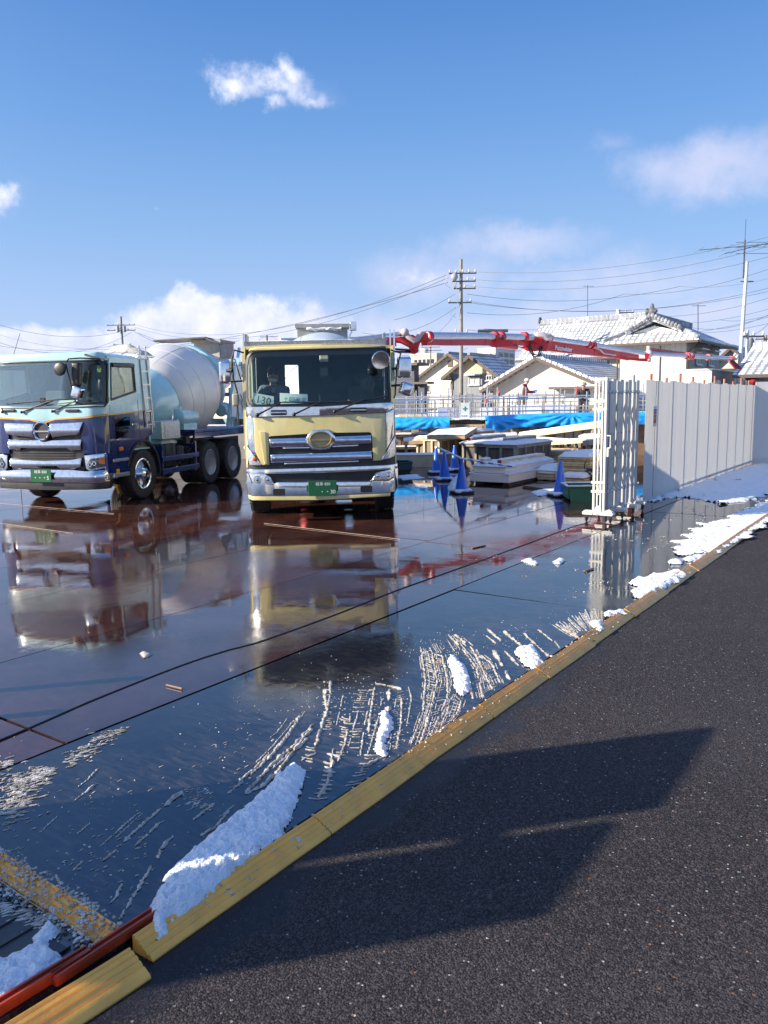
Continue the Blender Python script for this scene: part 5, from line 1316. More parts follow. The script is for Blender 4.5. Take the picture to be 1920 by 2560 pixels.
tag(mb.build('cable', M('black_cable', (.012, .012, .013, 1), .45, var=.2)), 'long black cable snaking over the wet plates to the folding gate', 'cable')

# ------------------------------------------------------------------ yellow kerb ramps
kerbm = M('yellow_rubber_ramp', (1.0, .455, .07, 1), .40, var=.08, vs=7, bump=.25, bs=70, coat=.25, dirt=(.35, .2, .07), dirt_amt=.3, ds=6, bdist=.003)
def kerb_piece(L, name='kerb_ramp', ragged=False, w=.108, h0=.034, nseg=None):
    """ramp along local +x, high side at y = 0, low side at y = -w"""
    mb = MB(); prof = [(0, -.03), (0, h0-.004), (.006, h0)]
    for k in range(4):
        y = .012+k*.022; zz = h0-(h0-.006+.03)*(y/w)**1.2
        prof += [(y, zz), (y+.003, zz-.006), (y+.007, zz-.006), (y+.010, zz-.003)]
    prof += [(w-.004, -.018), (w, -.024), (w, -.031)]
    n = max(2, int(L/.05)); sec = []
    for i in range(n+1):
        x = L*i/n
        if ragged and i == 0: x0 = lambda k: .012*mnoise.noise(Vector((k*.8, 3, 1)))
        else: x0 = lambda k: 0
        sec.append([mb.bm.verts.new((x+x0(k), -y+.0025*mnoise.noise(Vector((x*3, y*5, 0))), z+(.0035*mnoise.noise(Vector((x*2.5, y*9, 2))) if z > -.02 else 0))) for k, (y, z) in enumerate(prof)])
    m_ = len(prof)
    for i in range(n):
        for k in range(m_): mb.bm.faces.new((sec[i][k], sec[i][(k+1) % m_], sec[i+1][(k+1) % m_], sec[i+1][k]))
    mb.bm.faces.new(sec[0]); mb.bm.faces.new(sec[-1][::-1]); mb._done()
    return mb
where = ['nearest length of yellow ramp, with a broken end and the snow tongue on it', 'second length of yellow ramp from the camera, beside the rung-like tyre marks', 'third length of yellow ramp from the camera, thinly crusted with slush', 'fourth length of yellow ramp, beside the dense tread marks', 'length of yellow ramp with the crumbly snow lump on it', 'sixth length of yellow ramp from the camera, crossed by slush ridges', 'length of yellow ramp with square snow clumps on it', 'length of ramp half buried by the tapering snow bank', 'orange tinted length of ramp between the two far snow banks', 'far length of ramp running under the sunlit snow bank', 'last length of ramp before the right edge of the photo, under snow']
edges = [1.62, 2.62, 3.42, 4.22, 5.05, 5.95, 6.95, 8.0, 9.2, 10.6, 12.2, 14.2]
for i in range(11):
    L = edges[i+1]-edges[i]-.008
    k = kerb_piece(L, ragged=(i == 0)).build('kerb_ramp', kerbm, smooth=30)
    off = (0, .003, -.004, .002, .006, -.003, .004, -.005, .002, 0, 0)[i]
    k.location = SN(edges[i], -2.252+off); k.rotation_euler = (0, 0, SITE_RZ+(.004 if i % 2 else -.003))
    tag(k, where[i], 'kerb ramp', 'yellow ramps along the plate edge')
k = kerb_piece(.62, w=.125).build('kerb_ramp', kerbm, smooth=30)
A_ = G(323, 2388); B_ = G(0, 2590)
d_ = (B_-A_).normalized(); k.rotation_euler = (0, 0, math.atan2(-d_.y, -d_.x)); k.location = A_+d_*.62
tag(k, 'loose length of yellow ramp in the bottom left corner below the red channel', 'kerb ramp', 'yellow ramps along the plate edge')
k = kerb_piece(1.5, w=.13, h0=.036).build('kerb_ramp', kerbm, smooth=30)
A_ = G(302, 2338); B_ = G(0, 2142); d_ = (A_-B_).normalized()
k.rotation_euler = (0, 0, math.atan2(d_.y, d_.x)); k.location = A_-d_*1.5
k.location.z = .0
tag(k, 'slush covered length of yellow ramp running crosswise at the left edge', 'kerb ramp', 'yellow ramps along the plate edge')
trans = k
mb = MB()
for _ in range(900):   # ice crust on the crosswise ramp and along the upper edge of the kerb
    x = rs.uniform(.3, 1.5); y = -rs.uniform(-.02, .14)+.04*mnoise.noise(Vector((x*7, 0, 0))); p = trans.location+Vector((math.cos(trans.rotation_euler.z)*x-math.sin(trans.rotation_euler.z)*y, math.sin(trans.rotation_euler.z)*x+math.cos(trans.rotation_euler.z)*y, 0))
    n0 = len(mb.bm.verts); blob(mb, p, rs.uniform(.002, .0085)); mb.bm.verts.ensure_lookup_table()
    for i in range(n0, len(mb.bm.verts)): mb.bm.verts[i].co.z += max(0, .04+.2*y)
for _ in range(520):
    s_ = 1.9+9*rs.random()**1.6; dn = rs.choice([rs.gauss(-2.265, .010), rs.gauss(-2.265, .010), rs.uniform(-2.255, -2.17)]); r = rs.uniform(.003, .010)*(1+.06*s_)
    n0 = len(mb.bm.verts); blob(mb, SN(s_, dn), r); mb.bm.verts.ensure_lookup_table()
    zk = 0 if dn < -2.252 else max(-.02, .033-(dn+2.252)*.5)
    for i in range(n0, len(mb.bm.verts)): mb.bm.verts[i].co.z += zk
tag(mb.build('slush', slushm, smooth=60), kind='stuff')
# red painted steel channel with a slot, in two lengths
redm = M('red_painted_steel', (.48, .055, .018, 1), .4, .1, var=.2, coat=.3, dirt=(.12, .04, .02), dirt_amt=.7, ds=9)
for a, b, w_, lb_ in (((-200, 2660), (222, 2398), .036, 'upper red painted steel channel beside the heap of snow'), ((136, 2468), (386, 2300), .034, 'lower red painted steel channel reaching to the end of the long yellow ramp')):
    p, q = G(*a), G(*b); mb = MB()
    up = Vector((0, 0, 1)); d_ = (q-p).normalized(); side = up.cross(d_)
    mb.bar(p+up*.018, q+up*.018, w_*.9, .036, .006); mb.bar(p+side*w_*.42+up*.04, q+side*w_*.42+up*.04, .008, .012); mb.bar(p-side*w_*.42+up*.04, q-side*w_*.42+up*.04, .008, .012)
    tag(mb.build('steel_channel', redm), lb_, 'steel channel')
mb = MB()
p, q = G(-200, 2600), G(215, 2395)
treadm = M('ribbed_dark_mat', (.035, .033, .034, 1), .35, var=.3, bump=.4, bs=40)
A2, B2 = G(-120, 2215), G(225, 2395)
for k in range(9):
    f = k/8; a_ = A2.lerp(B2, f); mb.bar(a_-SV*.0+Vector((0, 0, .006)), a_-SV*.42+Vector((0, 0, .006)), .006, .008)
mb.bar((A2+B2)/2-SV*.2+NV*-.3+Vector((0, 0, .002)), (A2+B2)/2-SV*.2+NV*.30+Vector((0, 0, .002)), .42, .004)
tag(mb.build('ribbed_mat', treadm), 'dark ribbed mat below the crosswise ramp, half under snow', 'mat')

# ------------------------------------------------------------------ folding gate
def pillow(mb, x0, x1, y0, y1, z, th, n=8, m=6, seed=0):
    """snow cap: puffed sheet on a flat top"""
    def fn(u, v):
        e = min(1, 6*min(u, 1-u, v, 1-v)+.0)
        return Vector((x0+(x1-x0)*u, y0+(y1-y0)*v, z+.002+th*(math.sin(e*PI/2)**.6)*(1+.35*mnoise.noise(Vector((u*(x1-x0)*6+seed, v*(y1-y0)*6, seed))))))
    mb.shell(fn, n, m, .002); return mb
gate = thing('folding_gate', 'white accordion gate folded up at the end of the hoarding, snow on its feet', 'gate', SN(11.95, -4.30), SITE_RZ)
# local x = S, local y = -N
def post_frame(x, parent, nm='end_frame'):
    mb = MB()
    for y in (-.095, .065): mb.bb(x-.018, x+.018, y, y+.034, .14, 2.22, .004)
    for y in (-.035, .02): mb.bb(x-.012, x+.012, y, y+.018, .16, 2.2)
    for z in (2.19, 1.86, 1.74, .62, .48, .16): mb.bb(x-.028, x-.0205, -.10, .12, z-.02, z+.02, .003)
    return mb.build(nm, alu, parent)
post_frame(0, gate)
mb = MB(); mb.tube([(-.03, -.115, 1.34), (-.03, -.17, 1.34), (-.03, -.17, 1.16), (-.03, -.13, 1.15)], .010, 8); mb.bb(-.045, -.02, -.15, -.12, 1.02, 1.16, .004); mb.build('handle', alu, gate)
NP = 10; xs_ = [.12+.148*k+.004*k*k for k in range(NP)]
for k, x in enumerate(xs_):
    mb = MB(); mb.bb(x-.070, x+.070, -.016+.012*(k % 2), .016+.012*(k % 2), .15, 2.17+.03*(k % 2), .003)
    sl = mb.build('slat', M('shade_toned_slat', (.50, .50, .49, 1), .35, .3, var=.1, dirt=(.25, .22, .18), dirt_amt=.5, ds=5, streak=True), gate)  # slats darker than the frame, part of their shade is in the colour
    mb = MB()
    for z in (1.98, 1.35, .95, .42): mb.cyl((x, -.03+.01*(k % 2), z), (x, .05, z), .011, seg=8)
    mb.build('pivot', steel, sl)
for k in range(NP-1):
    x0, x1 = xs_[k], xs_[k+1]
    mb = MB()
    for z in (.42, .95, 1.35):
        z1 = {.42: .95, .95: 1.35, 1.35: 1.98}[z]
        mb.bar((x0, .045, z1), (x1, .045, z), .006, .030); mb.bar((x0, .053, z), (x1, .053, z1), .006, .030)
    mb.build('lattice_bar', alu, gate)
for k, x in enumerate((0.0, .55, 1.08, 1.60)):
    mb = MB(); mb.bb(x-.06, x+.06, -.24, .24, .115, .145, .006); mb.bb(x-.04, x+.04, -.05, .05, .145, .2); ft = mb.build('foot', alu, gate)
    mb = MB()
    for y in (-.19, .19):
        mb.torus((x, y, .045), (0, 1, 0), .032, .012, 16, 6); mb.bb(x-.02, x+.02, y-.022, y+.022, .05, .115)
    mb.bb(x-.05, x+.05, -.12, -.08, .02, .115) if k == 0 else None
    mb.build('caster', blackp, ft)
    mb = MB(); pillow(mb, x-.065, x+.065, -.25, -.06, .145, .03, seed=k); pillow(mb, x-.065, x+.065, .06, .25, .145, .03, seed=k+4); mb.build('snow_cap', snowm, ft)
mb = MB()
for k, x in enumerate(xs_):
    for z in (1.99, .44): mb.ball((x, -.045, z+.015), .024, 8, 6, (1, .8, 1))
mb.build('snow_cap', snowm, gate)
mb = MB(); mb.torus((-.07, -.0, .12), (0, 1, 0), .022, .006, 16, 6); mb.build('hook_ring', steel, gate)

# ------------------------------------------------------------------ white hoarding
def hoarding_material():
    m = bpy.data.materials.new('white_hoarding'); m.use_nodes = True; t = NT(m.node_tree); b = t.n['Principled BSDF']
    co = t.new('ShaderNodeTexCoord').outputs['Object']
    n = t.noise(t.mapping(co, (1, 1, .3)), 2.2, 5, .55).outputs['Fac']
    b.inputs['Roughness'].default_value = .42
    t.put(b.inputs['Base Color'], t.ramp(n, [(.3, (.84, .82, .78)), (.7, (.92, .90, .86))]))
    tl = t.new('ShaderNodeBsdfTranslucent'); tl.inputs[0].default_value = (.80, .79, .76, 1)
    mx = t.new('ShaderNodeMixShader'); mx.inputs[0].default_value = .5
    t.l.new(b.outputs[0], mx.inputs[1]); t.l.new(tl.outputs[0], mx.inputs[2])
    t.l.new(mx.outputs[0], t.n['Material Output'].inputs[0])
    t.put(b.inputs['Normal'], t.bump(t.noise(t.mapping(co, (1, 1, .25)), 4, 3).outputs['Fac'], .15, .02))
    return m
hm = hoarding_material()
def hoarding(name, loc, rz, n, h, label, posts=True):
    t = thing(name, label, 'hoarding', loc, rz)
    mb = MB(); W_ = .5
    # one pressed panel: shallow ribs with curved pans between
    pr = [(0, 0), (.015, -.003), (.04, -.003), (.06, .0)]
    for k in range(13): f = k/12; pr.append((.06+.40*f, .003*math.sin(f*PI)+.0))
    pr += [(.48, -.003), (.499, -.003)]
    v0 = [mb.bm.verts.new((x, y, .02)) for x, y in pr]; v1 = [mb.bm.verts.new((x, y, h)) for x, y in pr]
    v2 = [mb.bm.verts.new((x, y+.0025, .02)) for x, y in pr]; v3 = [mb.bm.verts.new((x, y+.0025, h)) for x, y in pr]
    for i in range(len(pr)-1):
        mb.bm.faces.new((v0[i], v0[i+1], v1[i+1], v1[i])); mb.bm.faces.new((v2[i+1], v2[i], v3[i], v3[i+1])); mb.bm.faces.new((v1[i], v1[i+1], v3[i+1], v3[i]))
    mb._done()
    p0 = mb.build('hoarding_panel', hm, t, smooth=88)
    for k in range(n):
        p = p0 if k == 0 else p0.copy()
        if k: COL.objects.link(p); p.parent = t
        p.location = (k*W_, 0, -.012*(k % 3)+.006*math.sin(k*2.3))
    mb = MB(); L = n*W_
    mb.tube([(0, .06, .12), (L, .06, .12)], .024, 8)
    mb.build('rail_pipe', steel, t)
    if posts:
        rusty = M('rusty_pipe', (.36, .13, .07, 1), .6, .2, var=.3, vs=12, dirt=(.5, .47, .42), dirt_amt=.4)
        for k in range(1, n+1, 2):
            x = k*W_+.15; mb = MB(); mb.tube([(x, .11, 0), (x, .11, h+.07+.05*((k*7) % 3))], .026, 8); mb.build('post', rusty, t)
    return t
h1 = hoarding('hoarding', SN(14.5, -4.40), SITE_RZ, 20, 2.22, 'long run of white ribbed hoarding panels beside the road')
P0 = SN(24.49, -4.40)
h2 = hoarding('hoarding', P0, math.radians(-3), 12, 2.30, 'end run of white hoarding turning off at the far corner', posts=False)
# warning notice on the second panel
nt = thing('notice', 'small blue and red printed notice wired to the hoarding near the gate', 'notice', SN(14.88, -4.365, 1.38), SITE_RZ)
mb = MB(); mb.bb(0, .19, .0, .004, 0, .37); mb.build('notice_board', M('notice_white', (.70, .70, .72, 1), .4), nt)
mb = MB(); mb.bb(.008, .182, -.003, -.0005, .23, .315); mb.build('blue_band', M('print_blue', (.03, .04, .25, 1), .4), nt)
mb = MB(); mb.bb(.008, .182, -.003, -.0005, .06, .215); rb = mb.build('red_band', M('print_red', (.45, .04, .035, 1), .4), nt)
mb = MB(); mb.bb(.085, .165, -.006, -.0035, .075, .185); mb.build('figure_panel', M('print_ochre', (.45, .30, .10, 1), .5), rb)
text_obj('lettering', '立入禁止', .042, white_p, (.095, -.005, .272), parent=nt, ext=.0005)
text_obj('lettering', '関係者\n以外', .026, white_p, (.047, -.005, .14), parent=nt, ext=.0005)
mb = MB(); mb.tube([(.07, -.004, -1.3), (.09, -.004, 0)], .004, 6); mb.tube([(.10, -.004, .37), (.11, -.004, .82)], .004, 6); mb.build('wire', blackp, nt)
# scaffold post with clamps between gate and hoarding
t = thing('scaffold_post', 'upright scaffold tube with clamps and a red lower end between gate and hoarding', 'post', SN(14.15, -4.52))
mb = MB(); mb.cyl((0, 0, .45), (0, 0, 2.30), .03, seg=14); mb.build('tube', steel, t)
mb = MB(); mb.cyl((0, 0, 0), (0, 0, .45), .036, seg=14); mb.build('red_sleeve', M('red_sleeve', (.55, .09, .05, 1), .5), t)
for z in (2.15, 1.85, 1.32, .95, .52):
    mb = MB(); mb.box((0, 0, z), (.1, .09, .05), bev=.012); mb.cyl((-.07, -.03, z), (.09, -.03, z), .012, seg=8); mb.build('clamp', M('rusty_clamp', (.16, .08, .05, 1), .7, .3), t)

# gate and posts standing just outside the left edge of the picture: the sun throws them across the plates and the road
t = thing('site_gate', 'tall white site gate leaf standing left of the picture beside the plates', 'gate', SN(-1.15, -4.40), SITE_RZ)
mb = MB(); mb.bb(0, .79, 0, .05, 0, 2.10); mb.build('gate_leaf', alu, t)
mb = MB(); mb.bb(.91, 2.01, 0, .05, 0, 2.18); mb.build('gate_leaf', alu, t)
mb = MB(); mb.bb(.79, .91, 0, .05, 0, 1.25); mb.bb(.79, .91, 0, .05, 1.77, 1.85); mb.build('hinge_strip', alu, t)
for (x, y, hh) in ((-3.45, 4.98, .75), (-3.2, 4.52, .5), (-4.0, 4.15, .62)):
    t = thing('barrier_post', 'short steel barrier post standing left of the picture, '+{.75: 'the tallest', .5: 'the shortest', .62: 'the farthest left'}[hh], 'post', (x, y, 0))
    mb = MB(); mb.cyl((0, 0, 0), (0, 0, hh), .045, seg=12); mb.build('tube', steel, t); mb = MB(); mb.cyl((0, 0, 0), (0, 0, .03), .16, seg=20); mb.build('base', blackp, t)

# ------------------------------------------------------------------ cones
conem = M('blue_cone_plastic', (.010, .13, .66, 1), .32, var=.06, coat=.3)
coneb = M('dark_blue_base', (.008, .02, .08, 1), .5)
def cone(loc, label, rz=.3, seed=0):
    t = thing('traffic_cone', label, 'traffic cone', loc, rz, 'blue cones on the wet plates')
    mb = MB(); mb.lathe([(.145, .05), (.138, .06), (.033, .66), (.030, .69), (.022, .70), (.018, .66)], seg=32, caps=False); mb.build('cone_body', conem, t)
    mb = MB(); mb.bb(-.2, .2, -.2, .2, .0, .045, .02, 2); mb.lathe([(.17, .045), (.15, .06), (.14, .06)], seg=24, caps=False); mb.build('base', coneb, t)
    mb = MB()
    for i in range(28):
        a = 2*PI*i/28; r_ = .165+.02*mnoise.noise(Vector((i*.9, seed, 0)))
        mb.ball((math.cos(a)*r_, math.sin(a)*r_, .062), .046+.012*mnoise.noise(Vector((i*1.3, seed, 5))), 8, 5, (1, 1, .7))
    for sx in (-1, 1):
        for sy in (-1, 1):
            if (sx+sy*2+seed) % 4: mb.ball((sx*.16, sy*.16, .05), .075, 8, 5, (1, 1, .5))
    mb.build('snow_cap', snowm, t)
    return t
cone((1.62, 16.5, 0), 'blue cone nearest the cream truck, carrying the striped bar', .35, 1)
cone((1.47, 19.2, 0), 'second blue cone from the camera beside the dark formwork boxes', .1, 2)
cone((1.39, 21.0, 0), 'leftmost blue cone, the white bar resting on its top', .2, 3)
cone((1.94, 21.75, 0), 'blue cone half hidden between two cones and the formwork box', .3, 4)
cone((2.0, 25.4, 0), 'farthest blue cone, its tip showing above the bar', .3, 5)
cone((3.50, 15.75, 0), 'blue cone standing alone beside the green tub', .25, 6)
def cone_bar(a, b, label, mats):
    t = thing('cone_bar', label, 'cone bar', a); a = Vector(a); b = Vector(b)-a; n = 11
    for k in range(n):
        mb = MB(); mb.cyl(b*(k/n), b*((k+1)/n), .019, seg=10); mb.build('stripe', mats[k % 2], t)
    for e in (Vector((0, 0, 0)), b):
        mb = MB(); mb.torus(e, (0, 0, 1), .04, .010, 16, 6); mb.build('end_ring', mats[0], t)
    mb = MB(); K = 16
    mb.tube([b*(k/K)+Vector((0, 0, .018+.004*math.sin(k*2.1))) for k in range(1, K)], [.014+.005*mnoise.noise(Vector((k*.8, 0, 0))) for k in range(1, K)], 6); mb.build('snow_cap', snowm, t)
bw = M('bar_white', (.72, .74, .78, 1), .4)
cone_bar((1.39, 21.0, .70), (1.62, 16.5, .71), 'long white bar laid from the leftmost cone to the nearest one', [bw, M('bar_grey', (.5, .53, .6, 1), .4)])
cone_bar((1.62, 16.5, .71), tuple(D(1290, 1168, 18.0)), 'blue and white striped bar running from the nearest cone down to the foam blocks', [bw, conem])

# ------------------------------------------------------------------ stacked materials
woodm = M('raw_timber', (.50, .34, .19, 1), .65, var=.25, vs=5, bump=.2, bs=50, dirt=(.25, .17, .10), dirt_amt=.4)
woodl = M('pale_timber', (.62, .50, .34, 1), .65, var=.15, vs=5, bump=.2, bs=50)
greyw = M('weathered_formwork', (.085, .075, .065, 1), .75, var=.3, vs=4, bump=.3, bs=40, dirt=(.22, .19, .15), dirt_amt=.5, streak=True)
greyl = M('weathered_batten', (.26, .235, .20, 1), .75, var=.25, vs=6, bump=.2)
foamm = M('white_foam_board', (.86, .74, .68, 1), .7, var=.03)
ply = M('plywood_edge', (.58, .40, .20, 1), .6, var=.25, vs=18)
endred = M('red_painted_end', (.40, .03, .03, 1), .5)
RZN = -TH               # local x = N, local y = S
def stack(name, label, cat, px_base, loc=None, rz=RZN, group=None):
    return thing(name, label, cat, loc if loc is not None else G(*px_base), rz, group)
# foam slabs: near corner at the origin, reaching to local -x and +y
t = thing('foam_board', 'lower pale foam board under snow, in front of the dark formwork', 'foam board', SN(16.13, -7.87), RZN, 'pale foam boards')
mb = MB(); mb.bb(-1.0, 0, 0, 2.6, .06, .25, .01); mb.build('board', foamm, t)
mb = MB(); mb.bb(-.9, -.7, .1, 2.5, 0, .06); mb.bb(-.2, -.05, .1, 2.5, 0, .06); mb.build('bearer', greyw, t)
mb = MB(); pillow(mb, -.12, .02, -.03, 1.4, .25, .05, 6, 20); pillow(mb, -1.02, -.9, -.02, 2.6, .25, .05, 6, 20, 3); mb.build('snow_cap', snowm, t)
t = thing('foam_board', 'upper pale foam board thickly capped with snow beside the striped bar', 'foam board', SN(16.2, -7.99, .26), RZN, 'pale foam boards')
mb = MB(); mb.bb(-.82, 0, 0, 2.7, 0, .15, .01); mb.build('board', foamm, t)
mb = MB(); pillow(mb, -.85, .03, -.03, 2.7, .15, .09, 14, 30); mb.build('snow_cap', snowm, t)
for i, (x, y, L, lb_) in enumerate(((-.62, .05, .35, 'short red ended batten on the foam boards'), (-.16, .02, 2.4, 'long red ended batten on the foam boards'))):
    t = thing('batten', lb_, 'batten', SN(16.2, -7.99, .47), RZN)
    mb = MB(); mb.bb(x-.05, x+.05, y, y+L, 0, .09, .004); mb.build('timber', woodl, t); mb = MB(); mb.bb(x-.048, x+.048, y-.003, y-.0005, .002, .088); mb.build('painted_end', endred, t)
    mb = MB(); pillow(mb, x-.055, x+.055, y, y+L, .09, .035, 5, 14, i); mb.build('snow_cap', snowm, t)
t = thing('foam_board', 'long foam board under smooth snow running back beside the stacked plywood', 'foam board', SN(17.6, -7.15), RZN, 'pale foam boards')
mb = MB(); mb.bb(-.7, 0, 0, 3.2, .02, .24, .01); mb.build('board', foamm, t)
mb = MB(); pillow(mb, -.74, .04, -.04, 3.2, .24, .11, 12, 30, 7); mb.build('snow_cap', snowm, t)
# dark formwork boxes
def formwork(loc, w_, L, h, label, fr=greyl, pn=greyw, nx=2, ny=4, group='formwork boxes', snow=.035):
    t = thing('formwork_box', label, 'formwork box', loc, RZN, group)
    mb = MB(); mb.bb(-w_+.02, -.02, .02, L-.02, .04, h-.02); mb.build('panel', pn, t)
    mb = MB()
    for k in range(nx+1):
        x = -w_+w_*k/nx; x = min(max(x, -w_+.03), -.03); mb.bb(x-.03, x+.03, -.03, .018, 0, h-.06)
    for z in (.03, h-.03): mb.bb(-w_, -.002, -.035, .017, z-.03, z+.03)
    for k in range(ny+1):
        y = L*k/ny; y = min(max(y, .05), L-.03); mb.bb(-.018, .03, y-.02, y+.02, 0, h-.06)
    for z in (.03, h-.03): mb.bb(-.017, .035, .0, L, z-.03, z+.03)
    mb.build('frame', fr, t)
    mb = MB(); mb.bb(-w_-.06, .06, -.06, L+.05, h, h+.03, .003); mb.build('lid', fr, t)
    mb = MB(); pillow(mb, -w_-.07, .07, -.07, L+.06, h+.03, snow*1.9, 16, 18, w_+L); mb.build('snow_cap', snowm, t)
    return t
formwork(SN(18.58, -8.87), .84, 2.15, .74, 'dark weathered formwork box nearest the foam boards, right one of the pair')
formwork(SN(18.9, -9.78), .82, 2.0, .74, 'dark weathered formwork box on the left, beside the cones')
t = thing('timber', 'timber with a red end lying on the left dark formwork box', 'timber', SN(19.1, -9.3, .81), RZN)
mb = MB(); mb.bb(-1.2, -1.1, -.05, 2.0, .0, .1); mb.build('beam', greyl, t); mb = MB(); mb.bb(-1.2, -1.1, -.054, -.0505, .002, .098); mb.build('painted_end', endred, t); mb = MB(); pillow(mb, -1.21, -1.09, -.05, 2.0, .1, .03, 5, 14); mb.build('snow_cap', snowm, t)
t = thing('timber', 'snowy timber lying on the right dark formwork box', 'timber', SN(18.9, -9.0, .81), RZN)
mb = MB(); mb.bb(-.5, -.4, .2, 2.1, .0, .09); mb.build('beam', greyl, t); mb = MB(); pillow(mb, -.51, -.39, .2, 2.1, .09, .03, 5, 14); mb.build('snow_cap', snowm, t)
formwork(tuple(G(1100, 1156)), .85, 1.0, .72, 'pale wooden formwork box beyond the leftmost cones', woodl, M('dull_brown_ply', (.22, .17, .12, 1), .7), 3, 2, 'formwork boxes', .04)  # panels behind the frame in one even dull brown
# sheet of plywood with snow tipped on the boxes behind the cones
t = thing('plywood_sheet', 'snow covered plywood sheet lying aslant on the boxes beyond the cones', 'plywood sheet', tuple(D(1120, 1092, 24.6)), RZN+.25)
mb = MB(); mb.box((0, .5, .08), (1.2, 1.5, .10), rot=Matrix.Rotation(math.radians(7), 3, 'X')); mb.build('sheet', woodm, t)
mb = MB(); mb.grid(lambda u, v: Vector((-.6+1.2*u, -.24+1.48*v, .135-.09+.18*v+.02+.012*mnoise.noise(Vector((u*7, v*7, 0))))), 14, 14); mb.build('snow_cap', snowm, t)
formwork(SN(22.6, -12.2), 1.0, 1.2, .88, 'brown formwork box under the aslant plywood sheet', woodm, M('dull_brown_ply', (.22, .17, .12, 1), .7), 3, 3)
# pale boards left of the cones, teal bin
def planks(name, label, a, b, wd, ht, n, mat_, z=0.0, snow=.04, group=None):
    a = Vector(a); b = Vector(b); rz = math.atan2((b-a).y, (b-a).x); L = (b-a).length
    t = thing(name, label, 'boards', (a.x, a.y, z), rz, group)
    h = ht/n
    for k in range(n):
        mb = MB(); d_ = .02*math.sin(k*2.7); mb.bb(d_, L+d_*.5, -wd/2+d_, wd/2+d_, k*h+.002, (k+1)*h-.003, .002); mb.build('board', mat_, t)
    if snow: mb = MB(); pillow(mb, 0, L, -wd/2-.01, wd/2+.01, ht, snow, 20, 6, wd); mb.build('snow_cap', snowm, t)
    return t
planks('board_stack', 'long pale boards lying just beyond the cream truck', G(930, 1168), G(1095, 1166), .5, .36, 2, woodl)
planks('board_stack', 'grey snowy board beside the leftmost cone', G(1048, 1163), G(1125, 1158), .3, .30, 2, greyl)
t = thing('storage_bin', 'dark teal bin in the shade beyond the cream truck', 'bin', tuple(G(1012, 1183)), 0)
mb = MB(); mb.bb(-.35, .2, 0, .5, .06, .30, .02); mb.bb(-.37, .22, -.02, .52, .26, .30, .005); mb.build('body', M('teal_plastic', (.008, .06, .07, 1), .4), t); mb = MB(); mb.bb(-.3, .15, .05, .45, .0, .06); mb.bb(-.2, .1, .1, .3, .3, .34, .01); mb.build('runner', blackp, t)
# plywood stack, low stacks, green tub, cable coil
def ply_stack(px, w_, L, n, th, label, snow=.05, taper=0.0, rz=RZN, loc=None):
    t = thing('plywood_stack', label, 'plywood stack', loc if loc else tuple(G(*px)), rz, 'stacks of plywood')
    mb = MB(); mb.bb(-w_*.9, -w_*.7, .05, L-.05, 0, .07); mb.bb(-w_*.3, -w_*.1, .05, L-.05, 0, .07); mb.build('bearer', greyw, t)
    for k in range(n):
        mb = MB(); d_ = .03*math.sin(k*3.1)-taper*(n-k)/n; z = .072+k*th
        mb.bb(-w_+d_-taper*(k/n), 0+d_*.4, d_+.0, L+d_, z, z+th-.010); mb.build('plywood_board', (ply, M('plywood_pale', (.68, .52, .30, 1), .6, var=.2, vs=12), M('plywood_dark', (.40, .25, .12, 1), .6, var=.3, vs=12))[k % 3], t)
    mb = MB(); pillow(mb, -w_-taper, .01, 0, L, .072+n*th, snow, 10, 14, n); mb.build('snow_cap', snowm, t)
    return t
ply_stack((1474, 1207), .72, 1.7, 10, .05, 'tall stack of tan plywood beside the folding gate, topped with snow', .10, .06)
ply_stack((1386, 1203), .45, 1.3, 3, .035, 'low stack of plywood behind the lone cone', .08)
ply_stack((1458, 1214), .62, .5, 3, .03, 'low plywood stack between the lone cone and the cable coil', .09)
planks('board_stack', 'brown boards lying flat on the plates behind the green tub', G(1330, 1222), G(1440, 1214), .7, .05, 1, M('wet_board', (.16, .09, .055, 1), .35), snow=0)
t = thing('tub', 'green plastic tub with snow on its rim beside the gate', 'tub', tuple(G(1420, 1254)), -.05)
gt = M('green_plastic', (.012, .12, .07, 1), .4, var=.1)
mb = MB(); fz = lambda u, v, d: Vector((u, d, v))
for (a, b) in (((.04, 0), (.0, .27)),):
    mb.prism([(.05, 0), (1.0, 0), (1.05, .27), (0, .27)], fz, 0.0, .02); mb.prism([(.05, 0), (1.0, 0), (1.05, .27), (0, .27)], fz, .62, .64)
    mb.bar((.03, .32, .01), (.0, .32, .265), .60, .02, up=Vector((1, 0, 0))) if False else mb.bb(.0, .02, .02, .62, .05, .27)
    mb.bb(1.03, 1.05, .02, .62, .05, .27); mb.bb(.05, 1.0, .02, .62, .03, .05)
mb.build('body', gt, t)
mb = MB(); mb.bb(-.03, 1.08, -.03, .02, .255, .285, .006); mb.bb(-.03, 1.08, .62, .67, .255, .285, .006); mb.bb(-.03, .02, .022, .618, .256, .284); mb.bb(1.03, 1.08, .022, .618, .256, .284); mb.build('rim', gt, t)
mb = MB(); pillow(mb, -.035, 1.085, -.035, .025, .285, .022, 24, 4); pillow(mb, -.035, 1.085, .615, .675, .285, .022, 24, 4); pillow(mb, -.035, .025, .03, .61, .285, .022, 4, 14); pillow(mb, .03, 1.0, .05, .6, .18, .04, 16, 10, 3); mb.build('snow_cap', snowm, t)
t = thing('cable_coil', 'snow dusted heap of dark hose and cable behind the green tub', 'cable coil', tuple(G(1488, 1208)), 0)
mb = MB()
for k in range(7): mb.torus((.05*math.sin(k), .04*math.cos(k*2), .05+.045*k), (.4*math.sin(k*1.7), .3*math.cos(k*2.1), 1), .22-.012*k, .018, 28, 6)
